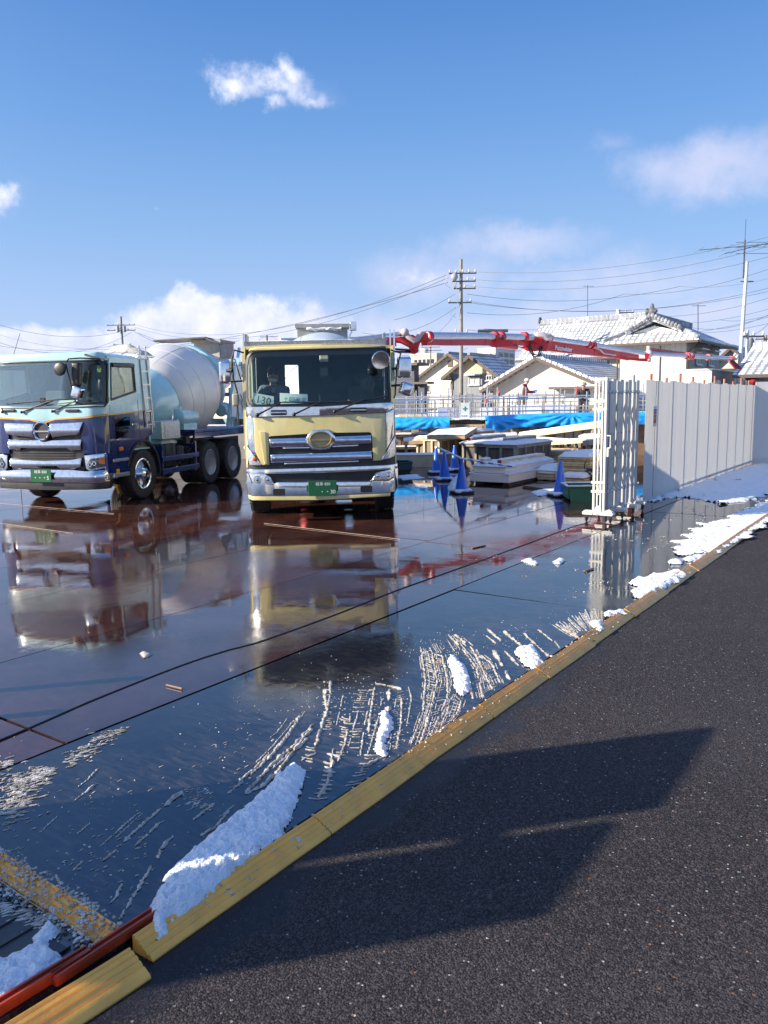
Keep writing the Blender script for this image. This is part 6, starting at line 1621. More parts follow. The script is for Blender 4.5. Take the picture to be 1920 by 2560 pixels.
mb.torus((-.15, 0, .36), (.9, .4, .1), .16, .010, 24, 6, (0, PI)); mb.build('hose', M('dark_blue_hose', (.015, .02, .04, 1), .5), t)
mb = MB(); 
for k in range(14): a = k*2.4; mb.ball((.19*math.cos(a), .17*math.sin(a), .20+.05*math.sin(k)), .045+.02*math.sin(k*3), 8, 5, (1, 1, .6))
mb.build('snow_cap', snowm, t)
# timber piles to the right, behind the stacks
for i, (a, b, z, w_, h_, m_, lb_) in enumerate((
    ((1300, 1090, 26.0), (1505, 1062, 24.0), 0, .16, .16, woodl, 'long snowy timber sloping up towards the gate in front of the tarpaulin'),
    ((1380, 1108, 23.5), (1500, 1100, 22.5), 0, .5, .1, woodl, 'pale snowy boards on trestles behind the plywood stack'),
    ((1372, 1136, 22.5), (1440, 1134, 21.6), 0, .4, .17, woodm, 'thick brown timber behind the right dark formwork box'),
    ((1375, 1160, 22.5), (1440, 1158, 21.8), 0, .4, .2, woodm, 'lower brown timber behind the right dark formwork box'),
    ((1466, 1108, 22.0), (1510, 1104, 21.5), 0, .3, .14, greyl, 'grey timber with a red end by the gate'))):
    p, q = D(*a), D(*b); t = thing('timber', lb_, 'timber', tuple(p), 0)
    mb = MB(); mb.bar((0, 0, 0), q-p, w_, h_, .004); mb.build('beam', m_, t)
    K = 12; d_ = (q-p); mb = MB(); mb.tube([d_*(k/K)+Vector((0, 0, h_/2+.01)) for k in range(K+1)], [.05*(.8+.3*mnoise.noise(Vector((k, i, 0)))) for k in range(K+1)], 6); mb.build('snow_cap', snowm, t)
    if i == 4: mb = MB(); n_ = d_.normalized(); mb.bar(-n_*.006, -n_*.001, w_*.98, h_*.98); mb.build('painted_end', endred, t)
    # trestle legs carry the raised ones down to the ground
    mb = MB()
    for f in (.1, .9):
        r_ = d_*f; mb.bb(r_.x-.04, r_.x+.04, r_.y-.1, r_.y+.1, -p.z, r_.z-h_/2)
    mb.build('trestle', greyl, t)
formwork(tuple(G(1498, 1165)), .55, .5, .80, 'pale formwork box half hidden behind the gate', woodl, M('dull_brown_ply', (.22, .17, .12, 1), .7), 2, 2)
t = thing('crate', 'low brown crate of scaffold clamps behind the dark formwork', 'crate', tuple(D(1395, 1150, 23.0)*1.0), RZN); t.location.z = 0
mb = MB(); mb.bb(-.5, .6, 0, .6, .0, .50, .01); mb.build('box', woodm, t)
mb = MB()
for k in range(9): mb.torus((-.4+.11*k, .15+.3*(k % 2), .56), (math.sin(k), math.cos(k*1.7), .3), .06, .018, 14, 6)
mb.build('clamps', M('dark_clamps', (.05, .06, .05, 1), .6, .5), t)

snow_patch([(1122, 1222), (1132, 1205), (1146, 1190), (1152, 1200), (1148, 1224), (1130, 1228)], .09, .03, 'shaded lump of snow between the nearest cone and the foam boards', rag=.05)
snow_patch([(1330, 1232), (1400, 1216), (1418, 1222), (1400, 1234), (1350, 1240)], .03, .03, 'thin patch of snow on the brown boards behind the lone cone', rag=.05)
snow_patch([(1290, 1180), (1350, 1166), (1420, 1156), (1424, 1164), (1360, 1184), (1310, 1192)], .05, .05, 'smooth strip of snow at the foot of the right dark formwork box', rag=.06)
snow_patch([(995, 1190), (1040, 1186), (1060, 1196), (1010, 1200)], .02, .03, 'slushy snow patch on the wet plates beside the teal bin', rag=.06, holes=.1)
for i, (a, b, w_, h_, lb_) in enumerate((((1260, 1192, 19.4), (1420, 1150, 22.6), .10, .10, 'snowy batten running back beside the right dark formwork box'), ((1010, 1108, 25.5), (1060, 1104, 25.4), .35, .12, 'snow laden timber offcuts below the left tarpaulin'), ((1180, 1098, 25.0), (1290, 1092, 25.2), .3, .10, 'long snow covered timbers behind the dark formwork boxes'), ((1300, 1100, 25.4), (1420, 1108, 24.6), .25, .12, 'brown timbers under the long sloping beam'), ((1430, 1125, 22.4), (1436, 1160, 22.3), .10, .10, 'short grey upright post in the timber pile'))):
    p, q = D(*a), D(*b); t = thing('timber', lb_, 'timber', tuple(p), 0); d_ = q-p
    mb = MB(); mb.bar((0, 0, 0), d_, w_, h_, .004); mb.build('beam', (greyl, woodm, woodl, woodm, greyl)[i], t)
    if i < 4:
        K = 12; mb = MB(); mb.tube([d_*(k/K)+Vector((0, 0, h_/2+.01)) for k in range(K+1)], [w_*.42*(.8+.4*mnoise.noise(Vector((k, i, 3)))) for k in range(K+1)], 6); mb.build('snow_cap', snowm, t)
        mb = MB()
        for f in (.1, .9): r_ = d_*f; mb.bb(r_.x-.04, r_.x+.04, r_.y-.08, r_.y+.08, -p.z, r_.z-h_/2)
        mb.build('trestle', greyl, t)
# ------------------------------------------------------------------ retaining boards, tarpaulins, deck, railings
t = thing('retaining_wall', 'wall of upright timber boards below the blue tarpaulins', 'retaining wall', (0, 0, 0))
mb = MB(); mb.bb(.3, 9.2, 27.15, 27.2, -.05, 1.1); mb.build('backing', woodm, t)
bmats = [woodm, woodl, M('mid_timber', (.36, .22, .12, 1), .7, var=.3), woodm, M('dark_timber', (.17, .11, .07, 1), .7, var=.3)]
rr_ = random.Random(5)
for k in range(29):
    x = .35+.305*k; mb = MB(); mb.bb(x, x+.26, 27.08, 27.14, -.05, 1.08+rr_.uniform(-.04, .03), .004); mb.build('board', bmats[rr_.randrange(5)], t)
mb = MB()
for z in (.72, .3): mb.bb(.3, 4.2, 26.9, 27.07, z, z+.08)
mb.build('ledge', greyw, t)
mb = MB(); pillow(mb, .3, 1.6, 26.88, 27.08, .80, .06, 24, 4); pillow(mb, .3, 1.2, 26.88, 27.08, .38, .05, 24, 4); mb.build('snow_cap', snowm, t)
tarpm = M('blue_tarpaulin', (.03, .40, .92, 1), .28, var=.12, vs=2, bump=.3, bs=9, coat=.3, bdist=.02)
def tarp(x0, x1, y0, top, bot, label, peaks, seed):
    t_ = MB()
    def fn(u, v):
        x = x0+(x1-x0)*u
        z = top(u)+(bot(u)-top(u))*v
        f = 0
        for (pk, am) in peaks:
            d_ = u-pk; ang = math.atan2(d_*3.0*(x1-x0)/3, v+.02); f += am*math.sin(ang*17)*min(1, v*2.5)
        f += .035*mnoise.noise(Vector((x*1.7+z*2, z*3, seed)))+.02*mnoise.noise(Vector((x*5, z*9, seed)))
        return Vector((x, y0-.10-f-.10*math.sin(v*PI)*.6-(.16*v), z))
    t_.shell(fn, 90, 22, .006)
    def fb(u, v):
        x = x0+(x1-x0)*u; return Vector((x, y0-.10+.9*v, top(u)-.02*v+.03*mnoise.noise(Vector((x*2, v*3, seed)))))
    t_.shell(fb, 60, 8, .006)
    o = t_.build('tarpaulin', tarpm, smooth=60); return tag(o, label, 'tarpaulin')
tarp(.33, 2.22, 27.0, lambda u: 1.36+.0*u, lambda u: .93+.10*u, 'smaller blue tarpaulin on the left, beside the cream truck', [(.75, .012)], 1)
tarp(3.42, 9.4, 27.0, lambda u: 1.38+.06*math.sin(u*2.6)-.05*max(0, .1-u)*4, lambda u: (.98-.14*math.exp(-((u-.08)/.05)**2)+.06*u), 'wide blue tarpaulin creased out from a peak, right of the hanging sign', [(.48, .034), (.04, .035)], 2)
t = thing('spoil_bund', 'dark earth bank between the two tarpaulins', 'earth bank', (0, 0, 0))
mb = MB(); mb.shell(lambda u, v: Vector((2.0+1.8*u, 27.3+.5*v, 1.22+.06*mnoise.noise(Vector((u*5, v*3, 0)))-.12*v*0)), 20, 6, .25); mb.build('bank', M('dark_earth', (.10, .08, .065, 1), .9, var=.4, bump=.5, bs=20), t)
mb = MB(); pillow(mb, 2.1, 3.7, 27.15, 27.8, 1.27, .03, 20, 6); mb.build('snow_cap', snowm, t)
t = thing('foundation_deck', 'snow covered foundation deck where the workers stand', 'foundation', (0, 0, 0))
mb = MB(); mb.bb(-8, 16, 27.6, 47, -.06, 1.10); mb.build('concrete', M('concrete', (.42, .40, .37, 1), .8, var=.15), t)
mb = MB(); mb.grid(lambda u, v: Vector((-8+24*u, 27.65+19*v, 1.11+.03*mnoise.noise(Vector((u*30, v*22, 0)))+.015)), 60, 40); mb.build('snow_cap', snowm, t)
def railing(y, x0, x1, step, z0, zs, top, label, seed):
    t = thing('guard_rail', label, 'guard rail', (x0, y, 0), 0, 'scaffold guard rails round the deck'); n = int((x1-x0)/step); q = random.Random(seed)
    for z in zs: mb = MB(); mb.cyl((-.1, 0, z), (x1-x0+.1, .0, z+.02), .024, seg=8); mb.build('rail', steel, t)
    for k in range(n+1):
        x = k*step+q.uniform(-.06, .06); mb = MB(); mb.cyl((x, .05, z0), (x, .05, top+q.uniform(-.05, .22)), .024, seg=8); p_ = mb.build('upright', steel, t)
        mb = MB()
        for z in zs: mb.box((x, .03, z+.01), (.08, .09, .07), bev=.01)
        mb.build('clamp', steel, p_)
railing(27.9, .2, 9.0, 1.14, .9, (1.93, 1.50), 2.2, 'front scaffold guard rail along the tarpaulins', 1)
railing(31.0, -.5, 12.0, 1.5, 1.0, (2.02, 1.62, 1.28), 2.25, 'middle scaffold guard rail on the deck, in front of the maroon worker', 2)
railing(44.0, -2, 15.0, 1.3, 1.0, (2.15, 1.75), 2.3, 'far scaffold guard rail at the back of the deck', 3)
rq = random.Random(8)
mb = MB(); mb.cyl((0, 0, 0), (0, 0, 1.0), .024, seg=6); rod0 = mb.build('steel_rod', M('rod_grey', (.17, .165, .16, 1), .6, .4, var=.3), smooth=0)
tag(rod0, 'grey steel rod standing upright on the foundation deck among many others', 'steel rod', 'steel rods standing on the deck')
for k in range(96):
    o = rod0 if k == 0 else rod0.copy()
    if k: COL.objects.link(o)
    y = rq.choice([32.5, 33.4, 36.2, 37.0, 41.0]); x = rq.uniform(.2, .27*y)
    o.location = (x, y+rq.uniform(-.1, .1), 1.1); o.scale = (1, 1, rq.uniform(.5, 1.15)); o.rotation_euler = (rq.uniform(-.02, .02), rq.uniform(-.03, .03), 0)
for k, (px, py, dep, w_, h_, m_, lb_) in enumerate(((1312, 1028, 36, 1.5, .55, bw, 'white board leaning on the deck behind the maroon worker'), (1395, 1026, 33, 1.1, .6, bw, 'bright white sheet hung on the rail near the dark clad worker'), (1120, 1025, 34, .9, .5, M('pale_blue_print', (.4, .45, .6, 1), .5), 'bluish wrapped bundle on the deck behind the rail'), (1030, 1030, 33, 1.1, .25, woodl, 'pale timber pack on the deck left of the hanging sign'), (1230, 1026, 34.5, 1.0, .5, bw, 'white panel standing between the sign and the maroon worker'), (1462, 1030, 34, .8, .5, M('ochre_pack', (.5, .38, .2, 1), .7), 'ochre wrapped pack by the dark clad worker'))):
    p = D(px, py, dep); mb = MB(); mb.box((p.x, p.y, 1.12+h_/2), (w_, .12, h_), bev=.01, rot=Matrix.Rotation(.05*math.sin(k), 3, 'Y')); tag(mb.build('panel', m_), lb_, 'panel')
# hanging safety sign
t = thing('safety_sign', 'white safety banner with a green cross hung on the guard rail', 'sign', tuple(D(1152, 1070, 27.6)), 0)
mb = MB(); mb.bb(0, .30, 0, .006, 0, .46); mb.build('lower_sheet', white_p, t); mb = MB(); mb.bb(-.0, .30, .003, .009, .46, .86); mb.build('upper_sheet', M('banner_pale', (.7, .75, .7, 1), .6), t)
mb = MB(); mb.bb(.07, .23, -.003, .002, .63, .67); mb.bb(.13, .17, -.0035, .0015, .57, .73); mb.build('green_cross', M('safety_green', (.01, .22, .10, 1), .5), t)
text_obj('lettering', '安全第一', .07, M('print_blue2', (.05, .08, .3, 1), .5), (.15, -.004, .40), parent=t, ext=.001); text_obj('lettering', '作業中', .06, M('print_grey', (.2, .2, .22, 1), .5), (.15, -.004, .06), parent=t, ext=.001)
mb = MB(); mb.cyl((-.02, .03, -.35), (-.02, .03, .9), .016); mb.cyl((.32, .03, -.35), (.32, .03, .9), .016); mb.cyl((-.02, .03, .5), (.32, .03, .5), .012); mb.build('frame', steel, t)
for (px, py, dep, lb_) in ((1211, 990, 30, 'red rag tied to the rail left of the maroon worker'), (1243, 975, 33, 'red lamp on the rail beside the cream house'), (1438, 965, 32, 'red flag on the rail beside the dark clad worker'), (1495, 968, 31, 'red and white flag by the top of the folding gate'), (1905, 965, 27.5, 'red and white cloth above the end hoarding')):
    p = D(px, py, dep); mb = MB(); mb.grid(lambda u, v: p+Vector((.12*u, .03*math.sin(u*6+v*3), -.28*v-.03*math.sin(u*5))), 6, 8); o = mb.build('flag', M('red_cloth', (.6, .05, .05, 1), .6)); o.data.transform(Matrix.Identity(4))
    tag(o, lb_, 'flag')
    mb = MB(); mb.cyl(p+Vector((0, 0, -.9)), p+Vector((0, 0, .1)), .014, seg=6); mb.build('pole', steel, o)
# ------------------------------------------------------------------ people
skinm = M('skin', (.45, .26, .18, 1), .5, var=.06)
def skin_mesh(name, joints, edges, mat_, parent=None, sub=2, root=None):
    """joints: name -> (point, radius or (rx, ry)); one continuous skinned surface"""
    me = bpy.data.meshes.new(name); keys = list(joints); idx = {k: i for i, k in enumerate(keys)}
    me.from_pydata([joints[k][0] for k in keys], [(idx[a], idx[b]) for a, b in edges], [])
    o = bpy.data.objects.new(name, me); COL.objects.link(o)
    o.modifiers.new('skin', 'SKIN')
    if not me.skin_vertices:
        bpy.context.view_layer.objects.active = o; bpy.ops.mesh.customdata_skin_add()
    for k in keys:
        r = joints[k][1]; r = r if isinstance(r, tuple) else (r, r); sv = me.skin_vertices[0].data[idx[k]]
        sv.radius = r; sv.use_root = (k == (root or keys[0]))
    ss = o.modifiers.new('sub', 'SUBSURF'); ss.levels = sub; ss.render_levels = sub
    bpy.context.view_layer.update()
    dg = bpy.context.evaluated_depsgraph_get(); m2 = bpy.data.meshes.new_from_object(o.evaluated_get(dg))
    bpy.data.objects.remove(o); bpy.data.meshes.remove(me)
    m2.name = name; m2.materials.clear(); m2.materials.append(mat_); m2.polygons.foreach_set('use_smooth', [True]*len(m2.polygons))
    o = bpy.data.objects.new(name, m2); COL.objects.link(o)
    if parent is not None: o.parent = parent
    return o
def head(parent, c, face=Vector((0, -1, 0)), r=.105, hair=None, name='head'):
    """head facing local `face`: skull, jaw, nose, ears, eyes; returns the frame used"""
    f = face.normalized(); s = Vector((0, 0, 1)).cross(f).normalized(); up = f.cross(s)
    Rm = Matrix((s, f, up)).transposed()
    return Rm
def person_body(t, J, parent_mat=skinm, face=Vector((0, -1, 0))):
    H = J['head']; f = face.normalized(); s = f.cross(Vector((0, 0, 1))).normalized()
    hz = Vector(H)
    joints = {'pelvis': (J['pelvis'], (.13, .10)), 'chest': (J['chest'], (.15, .11)), 'neck': (J['neck'], .055), 'jaw': (tuple(hz-Vector((0, 0, .07))+f*.015), (.062, .068)), 'head': (tuple(hz), (.078, .092)), 'crown': (tuple(hz+Vector((0, 0, .07))), (.066, .080))}
    edges = [('pelvis', 'chest'), ('chest', 'neck'), ('neck', 'jaw'), ('jaw', 'head'), ('head', 'crown')]
    for sd in ('l', 'r'):
        joints['sh'+sd] = (J['sh'+sd], .058); joints['el'+sd] = (J['el'+sd], .042); joints['wr'+sd] = (J['wr'+sd], .028); joints['palm'+sd] = (J['hand'+sd], (.038, .018))
        edges += [('chest', 'sh'+sd), ('sh'+sd, 'el'+sd), ('el'+sd, 'wr'+sd), ('wr'+sd, 'palm'+sd)]
        a = Vector(J['wr'+sd]); b = Vector(J['hand'+sd]); d = (b-a).normalized(); side = d.cross(Vector((0, 0, 1)));
        side = side.normalized() if side.length > .1 else Vector((1, 0, 0)); cu = Vector((0, 0, -1))
        for k in range(4):
            o = side*(-.027+.018*k); L = (.060, .072, .068, .052)[k]
            k1 = 'f%s%da' % (sd, k); k2 = 'f%s%db' % (sd, k)
            joints[k1] = (tuple(b+o+d*L*.55+cu*.006), .0085); joints[k2] = (tuple(b+o*1.05+d*L*.85+cu*.03), .0075); edges += [('palm'+sd, k1), (k1, k2)]
        joints['th'+sd] = (tuple(a.lerp(b, .6)+side*(-.045)+cu*.015), .010); joints['tt'+sd] = (tuple(b+side*(-.052)+d*.02+cu*.03), .008); edges += [('palm'+sd, 'th'+sd), ('th'+sd, 'tt'+sd)]
        if 'kn'+sd in J:
            joints['hip'+sd] = (J['hip'+sd], .085); joints['kn'+sd] = (J['kn'+sd], .058); joints['an'+sd] = (J['an'+sd], .038); joints['toe'+sd] = (J['toe'+sd], (.04, .025))
            edges += [('pelvis', 'hip'+sd), ('hip'+sd, 'kn'+sd), ('kn'+sd, 'an'+sd), ('an'+sd, 'toe'+sd)]
    body = skin_mesh('body', joints, edges, parent_mat, t, 2, 'pelvis')
    # face details joined to the head: nose, ears, brows, eyes, mouth
    mb = MB(); mb.ball(hz+f*.098+Vector((0, 0, -.012)), .017, 10, 8, (.8, 1.2, 1.5)); 
    for k in (-1, 1): mb.ball(hz+s*k*.083+Vector((0, 0, -.01)), .024, 10, 8, (.4, .8, 1.3))
    mb.build('nose_and_ears', skinm, body)
    mb = MB()
    for k in (-1, 1): mb.ball(hz+s*k*.032+f*.083+Vector((0, 0, .016)), .012, 8, 6, (1.2, .6, .7))
    mb.build('eyes', blackp, body)
    mb = MB(); mb.ball(hz+f*.085+Vector((0, 0, -.052)), .018, 8, 6, (1.4, .5, .4)); mb.build('mouth', M('lips', (.40, .14, .11, 1), .5), body)
    return body, f, s, hz
def clothes(t, J, jm, tm, bm_, legs=True, hood=False):
    j = {'waist': (tuple(Vector(J['pelvis'])+Vector((0, 0, -.04))), (.17, .135)), 'belly': (tuple((Vector(J['pelvis'])+Vector(J['chest']))/2), (.175, .14)), 'chest': (J['chest'], (.19, .15)), 'collar': (tuple(Vector(J['neck'])+Vector((0, 0, -.02))), (.085, .085))}
    e = [('waist', 'belly'), ('belly', 'chest'), ('chest', 'collar')]
    for sd in ('l', 'r'):
        a = Vector(J['el'+sd]); b = Vector(J['wr'+sd])
        j['sh'+sd] = (J['sh'+sd], .088); j['el'+sd] = (J['el'+sd], .070); j['cuff'+sd] = (tuple(a.lerp(b, .93)), .050); e += [('chest', 'sh'+sd), ('sh'+sd, 'el'+sd), ('el'+sd, 'cuff'+sd)]
    jk = skin_mesh('jacket', j, e, jm, t, 2, 'belly')
    if legs:
        j = {'w': (tuple(Vector(J['pelvis'])+Vector((0, 0, .02))), (.15, .12))}; e = []
        for sd in ('l', 'r'):
            j['hip'+sd] = (J['hip'+sd], .105); j['kn'+sd] = (J['kn'+sd], .080); j['an'+sd] = (tuple(Vector(J['an'+sd])+Vector((0, 0, .03))), .066); e += [('w', 'hip'+sd), ('hip'+sd, 'kn'+sd), ('kn'+sd, 'an'+sd)]
        skin_mesh('trousers', j, e, tm, t, 2, 'w')
        for sd in ('l', 'r'):
            a = Vector(J['an'+sd]); b = Vector(J['toe'+sd])
            skin_mesh('boot', {'a': (tuple(a+Vector((0, 0, .08))), .058), 'b': (tuple(a+Vector((0, 0, -.02))), .056), 'c': (tuple(b), (.05, .036))}, [('a', 'b'), ('b', 'c')], bm_, t, 2, 'b')
    return jk
def helmet(t, hz, f, mat_):
    mb = MB(); mb.lathe([(.128, .0), (.127, .04), (.112, .085), (.075, .118), (.02, .13)], hz+Vector((0, 0, .025)), (0, 0, 1), 28); mb.ball(hz+f*.11+Vector((0, 0, .03)), .07, 14, 6, (1.3, .9, .12))
    mb.tube([hz+f*.12*c+f.cross(Vector((0, 0, 1)))*.01+Vector((0, 0, .155-.04*abs(c)*2*abs(c))) for c in (-.9, -.5, 0, .5, .9)], .01, 6); mb.build('helmet', mat_, t)
J0 = lambda: None
# worker in maroon, side on, hands held out in front to the right
base = D(1312, 1042, 38.0); base.z = 1.115
t = thing('person', 'worker in a maroon hooded jacket and white helmet holding blue gloves out at the rail', 'person', tuple(base), 0)
F_ = Vector((1, -.15, 0)).normalized(); S_ = F_.cross(Vector((0, 0, 1)))
def P_(f, s, z): return tuple(F_*f+S_*s+Vector((0, 0, z)))
J = dict(pelvis=P_(-.02, 0, .93), chest=P_(.0, 0, 1.28), neck=P_(.03, 0, 1.47), head=P_(.08, 0, 1.62), shl=P_(.0, -.17, 1.40), shr=P_(.0, .17, 1.40), ell=P_(.10, -.21, 1.14), elr=P_(.16, .19, 1.13), wrl=P_(.33, -.14, 1.10), wrr=P_(.38, .12, 1.16), handl=P_(.41, -.12, 1.11), handr=P_(.46, .10, 1.18),
         hipl=P_(-.02, -.09, .88), hipr=P_(-.02, .09, .88), knl=P_(.02, -.10, .48), knr=P_(-.03, .10, .48), anl=P_(-.04, -.10, .08), anr=P_(-.10, .10, .08), toel=P_(.10, -.10, .035), toer=P_(.04, .11, .035))
body, f, s, hz = person_body(t, J, face=F_)
mar = M('maroon_jacket', (.10, .018, .028, 1), .75, var=.25, bump=.3, bs=30)
clothes(t, J, mar, M('charcoal_trousers', (.035, .035, .038, 1), .8), blackp)
mb = MB(); mb.ball(Vector(J['neck'])-F_*.05+Vector((0, 0, .0)), .11, 14, 8, (1, 1, .6)); mb.build('hood', mar, t)
helmet(t, hz, f, M('white_helmet', (.72, .72, .66, 1), .3))
for k in ('l', 'r'):
    mb = MB(); a = Vector(J['wr'+k]); b = Vector(J['hand'+k]); d_ = (b-a).normalized(); mb.ball(b+d_*.01, .055, 12, 8, (1.2, .9, .7)); mb.cyl(a-d_*.03, a+d_*.04, .045, seg=12)
    for q in range(4): sd_ = d_.cross(Vector((0, 0, 1))).normalized(); mb.tube([b+sd_*(-.033+.022*q)+d_*.03, b+sd_*(-.033+.022*q)+d_*.085-Vector((0, 0, .01)), b+sd_*(-.033+.022*q)+d_*.10-Vector((0, 0, .045))], [.014, .013, .011], 6)
    mb.build('glove', M('blue_glove', (.03, .10, .40, 1), .6), t)
# worker in dark clothes bending at the rail
base = D(1458, 1040, 33.0); base.z = 1.115
t = thing('person', 'worker in black clothes and grey helmet stooping behind the rail beside the gate', 'person', tuple(base), 0)
F_ = Vector((-.3, -1, 0)).normalized(); S_ = F_.cross(Vector((0, 0, 1)))
J = dict(pelvis=P_(-.05, 0, .72), chest=P_(.10, 0, 1.02), neck=P_(.17, 0, 1.17), head=P_(.23, 0, 1.30), shl=P_(.10, -.18, 1.12), shr=P_(.10, .18, 1.12), ell=P_(.22, -.24, .88), elr=P_(.22, .24, .88), wrl=P_(.42, -.14, .84), wrr=P_(.42, .14, .84), handl=P_(.50, -.10, .83), handr=P_(.50, .10, .83),
         hipl=P_(-.05, -.10, .68), hipr=P_(-.05, .10, .68), knl=P_(.14, -.12, .40), knr=P_(.14, .12, .40), anl=P_(-.04, -.12, .08), anr=P_(-.04, .12, .08), toel=P_(.10, -.12, .035), toer=P_(.10, .12, .035))
body, f, s, hz = person_body(t, J, face=F_)
clothes(t, J, M('black_jacket', (.02, .02, .024, 1), .75, var=.2), M('black_trousers', (.03, .03, .035, 1), .8), blackp)
helmet(t, hz, f, M('grey_helmet', (.25, .26, .28, 1), .35))
# driver, seated in the cream truck
loc = YT.o+YT.ex*-.80+YT.ey*1.22
t = thing('person', 'driver in a grey jacket with a white chin mask, seated behind the windscreen', 'person', tuple(loc), YT.rz)
F_ = Vector((0.1, -1, 0)).normalized(); S_ = F_.cross(Vector((0, 0, 1)))
J = dict(pelvis=P_(-.04, 0, 1.66), chest=P_(.0, 0, 2.0), neck=P_(.02, 0, 2.22), head=P_(.05, 0, 2.39), shl=P_(.0, -.2, 2.13), shr=P_(.0, .2, 2.13), ell=P_(.16, -.25, 1.88), elr=P_(.16, .25, 1.88), wrl=P_(.42, -.20, 1.93), wrr=P_(.42, .20, 1.93), handl=P_(.50, -.18, 1.97), handr=P_(.50, .18, 1.97),
         hipl=P_(0, -.1, 1.66), hipr=P_(0, .1, 1.66), knl=P_(.42, -.12, 1.66), knr=P_(.42, .12, 1.66), anl=P_(.50, -.12, 1.22), anr=P_(.50, .12, 1.22), toel=P_(.64, -.12, 1.16), toer=P_(.64, .12, 1.16))
body, f, s, hz = person_body(t, J, face=F_)
clothes(t, J, M('grey_blue_jacket', (.16, .20, .26, 1), .8, var=.15, bump=.3, bs=20), M('dark_trousers', (.04, .045, .06, 1), .8), blackp)
mb = MB(); mb.ball(hz+Vector((0, 0, .045))-f*.012, .104, 18, 12, (.92, 1.05, .95)); mb.build('hair', M('black_hair', (.012, .010, .009, 1), .55, bump=.5, bs=80), t)
mb = MB(); mb.ball(hz+f*.045+Vector((0, 0, -.105)), .075, 16, 8, (1.05, .9, .50)); mb.tube([hz+s*.085+Vector((0, 0, -.02)), hz+s*.078+f*.03+Vector((0, 0, -.09)), hz-s*.078+f*.03+Vector((0, 0, -.09)), hz-s*.085+Vector((0, 0, -.02))], .006, 6); mb.build('face_mask', white_p, t)
for o_ in (0,):
    mb = MB(); 
    for z in range(4): mb.tube([Vector(P_(.165, -.03, 2.15-.03*z)), Vector(P_(.175, 0, 2.145-.03*z)), Vector(P_(.165, .03, 2.15-.03*z))], .005, 5)
    mb.build('jacket_toggles', white_p, t)
# placards standing on the dash
cardm = M('pale_green_card', (.84, .92, .84, 1), .6, var=.03)
def placard(name, cx, cy, w_, h_, label, tilt, body_, size, tm, dx=0, curl=0):
    x, z = FY(cx, cy, .16); t = thing(name, label, 'placard', tuple(YT.o+YT.ex*x+YT.ey*(yfy(x, z)+.045)+Vector((0, 0, z))), YT.rz)
    mb = MB(); mb.shell(lambda u, v: Vector((-w_/2+w_*u+.02*v*0, .05*v+curl*(u-.5)**2, h_*v-tilt*(u-.5)*w_*2)), 8, 3, .003); mb.build('card', cardm, t)
    o = text_obj('lettering', body_, size, tm, (0, 0, 0), (PI/2-.05, 0, 0), t, .001)
    o.data.transform(Matrix.Translation((dx, .012, h_*.47)) @ Matrix.Rotation(math.atan(tilt*2)*1.0, 4, 'Y'))
    return t
placard('number_placard', 288, 778, .325, .185, 'pale card reading 130 standing behind the cream truck windscreen', .10, '130', .165, M('card_ink', (.03, .06, .045, 1), .6))
placard('name_placard', 560, 778, .44, .20, 'pale card with blue characters beside the 130 card', .03, '土岡産業', .095, M('card_blue', (.03, .16, .35, 1), .6), .02, .1)
# things behind the blue truck's windscreen
x, z = FB(395, 500, .25); t = thing('document', 'pale green sheet of paper lying on the blue truck dashboard', 'paper', tuple(BT.o+BT.ex*x+BT.ey*.30+Vector((0, 0, 1.86))), BT.rz)
mb = MB(); mb.shell(lambda u, v: Vector((-.2+.4*u+.06*v, .12*v, .01+.14*v)), 6, 3, .003); mb.build('sheet', cardm, t)
x, z = FB(618, 262, .1); t = thing('amulet', 'small yellow and green charm hanging inside the blue truck windscreen', 'charm', tuple(BT.o+BT.ex*(x-.04)+BT.ey*(bfy(x-.04, z)+.10)+Vector((0, 0, z-.06))), BT.rz)
mb = MB(); mb.prism([(-.045, .12), (.045, .12), (.035, 0), (-.035, 0)], lambda u, v, d: Vector((u, d, v)), 0, .012); mb.build('pouch', M('charm_yellow', (.55, .60, .03, 1), .5), t)
mb = MB(); mb.bar((-.035, -.004, .11), (.03, -.004, .01), .004, .012); mb.bar((.035, -.004, .11), (-.03, -.004, .01), .004, .012); mb.tube([(0, .005, .12), (0, .005, .22)], .005, 5); mb.ball((0, .005, .17), .028, 10, 6); mb.build('cord', M('charm_green', (.01, .2, .08, 1), .5), t)
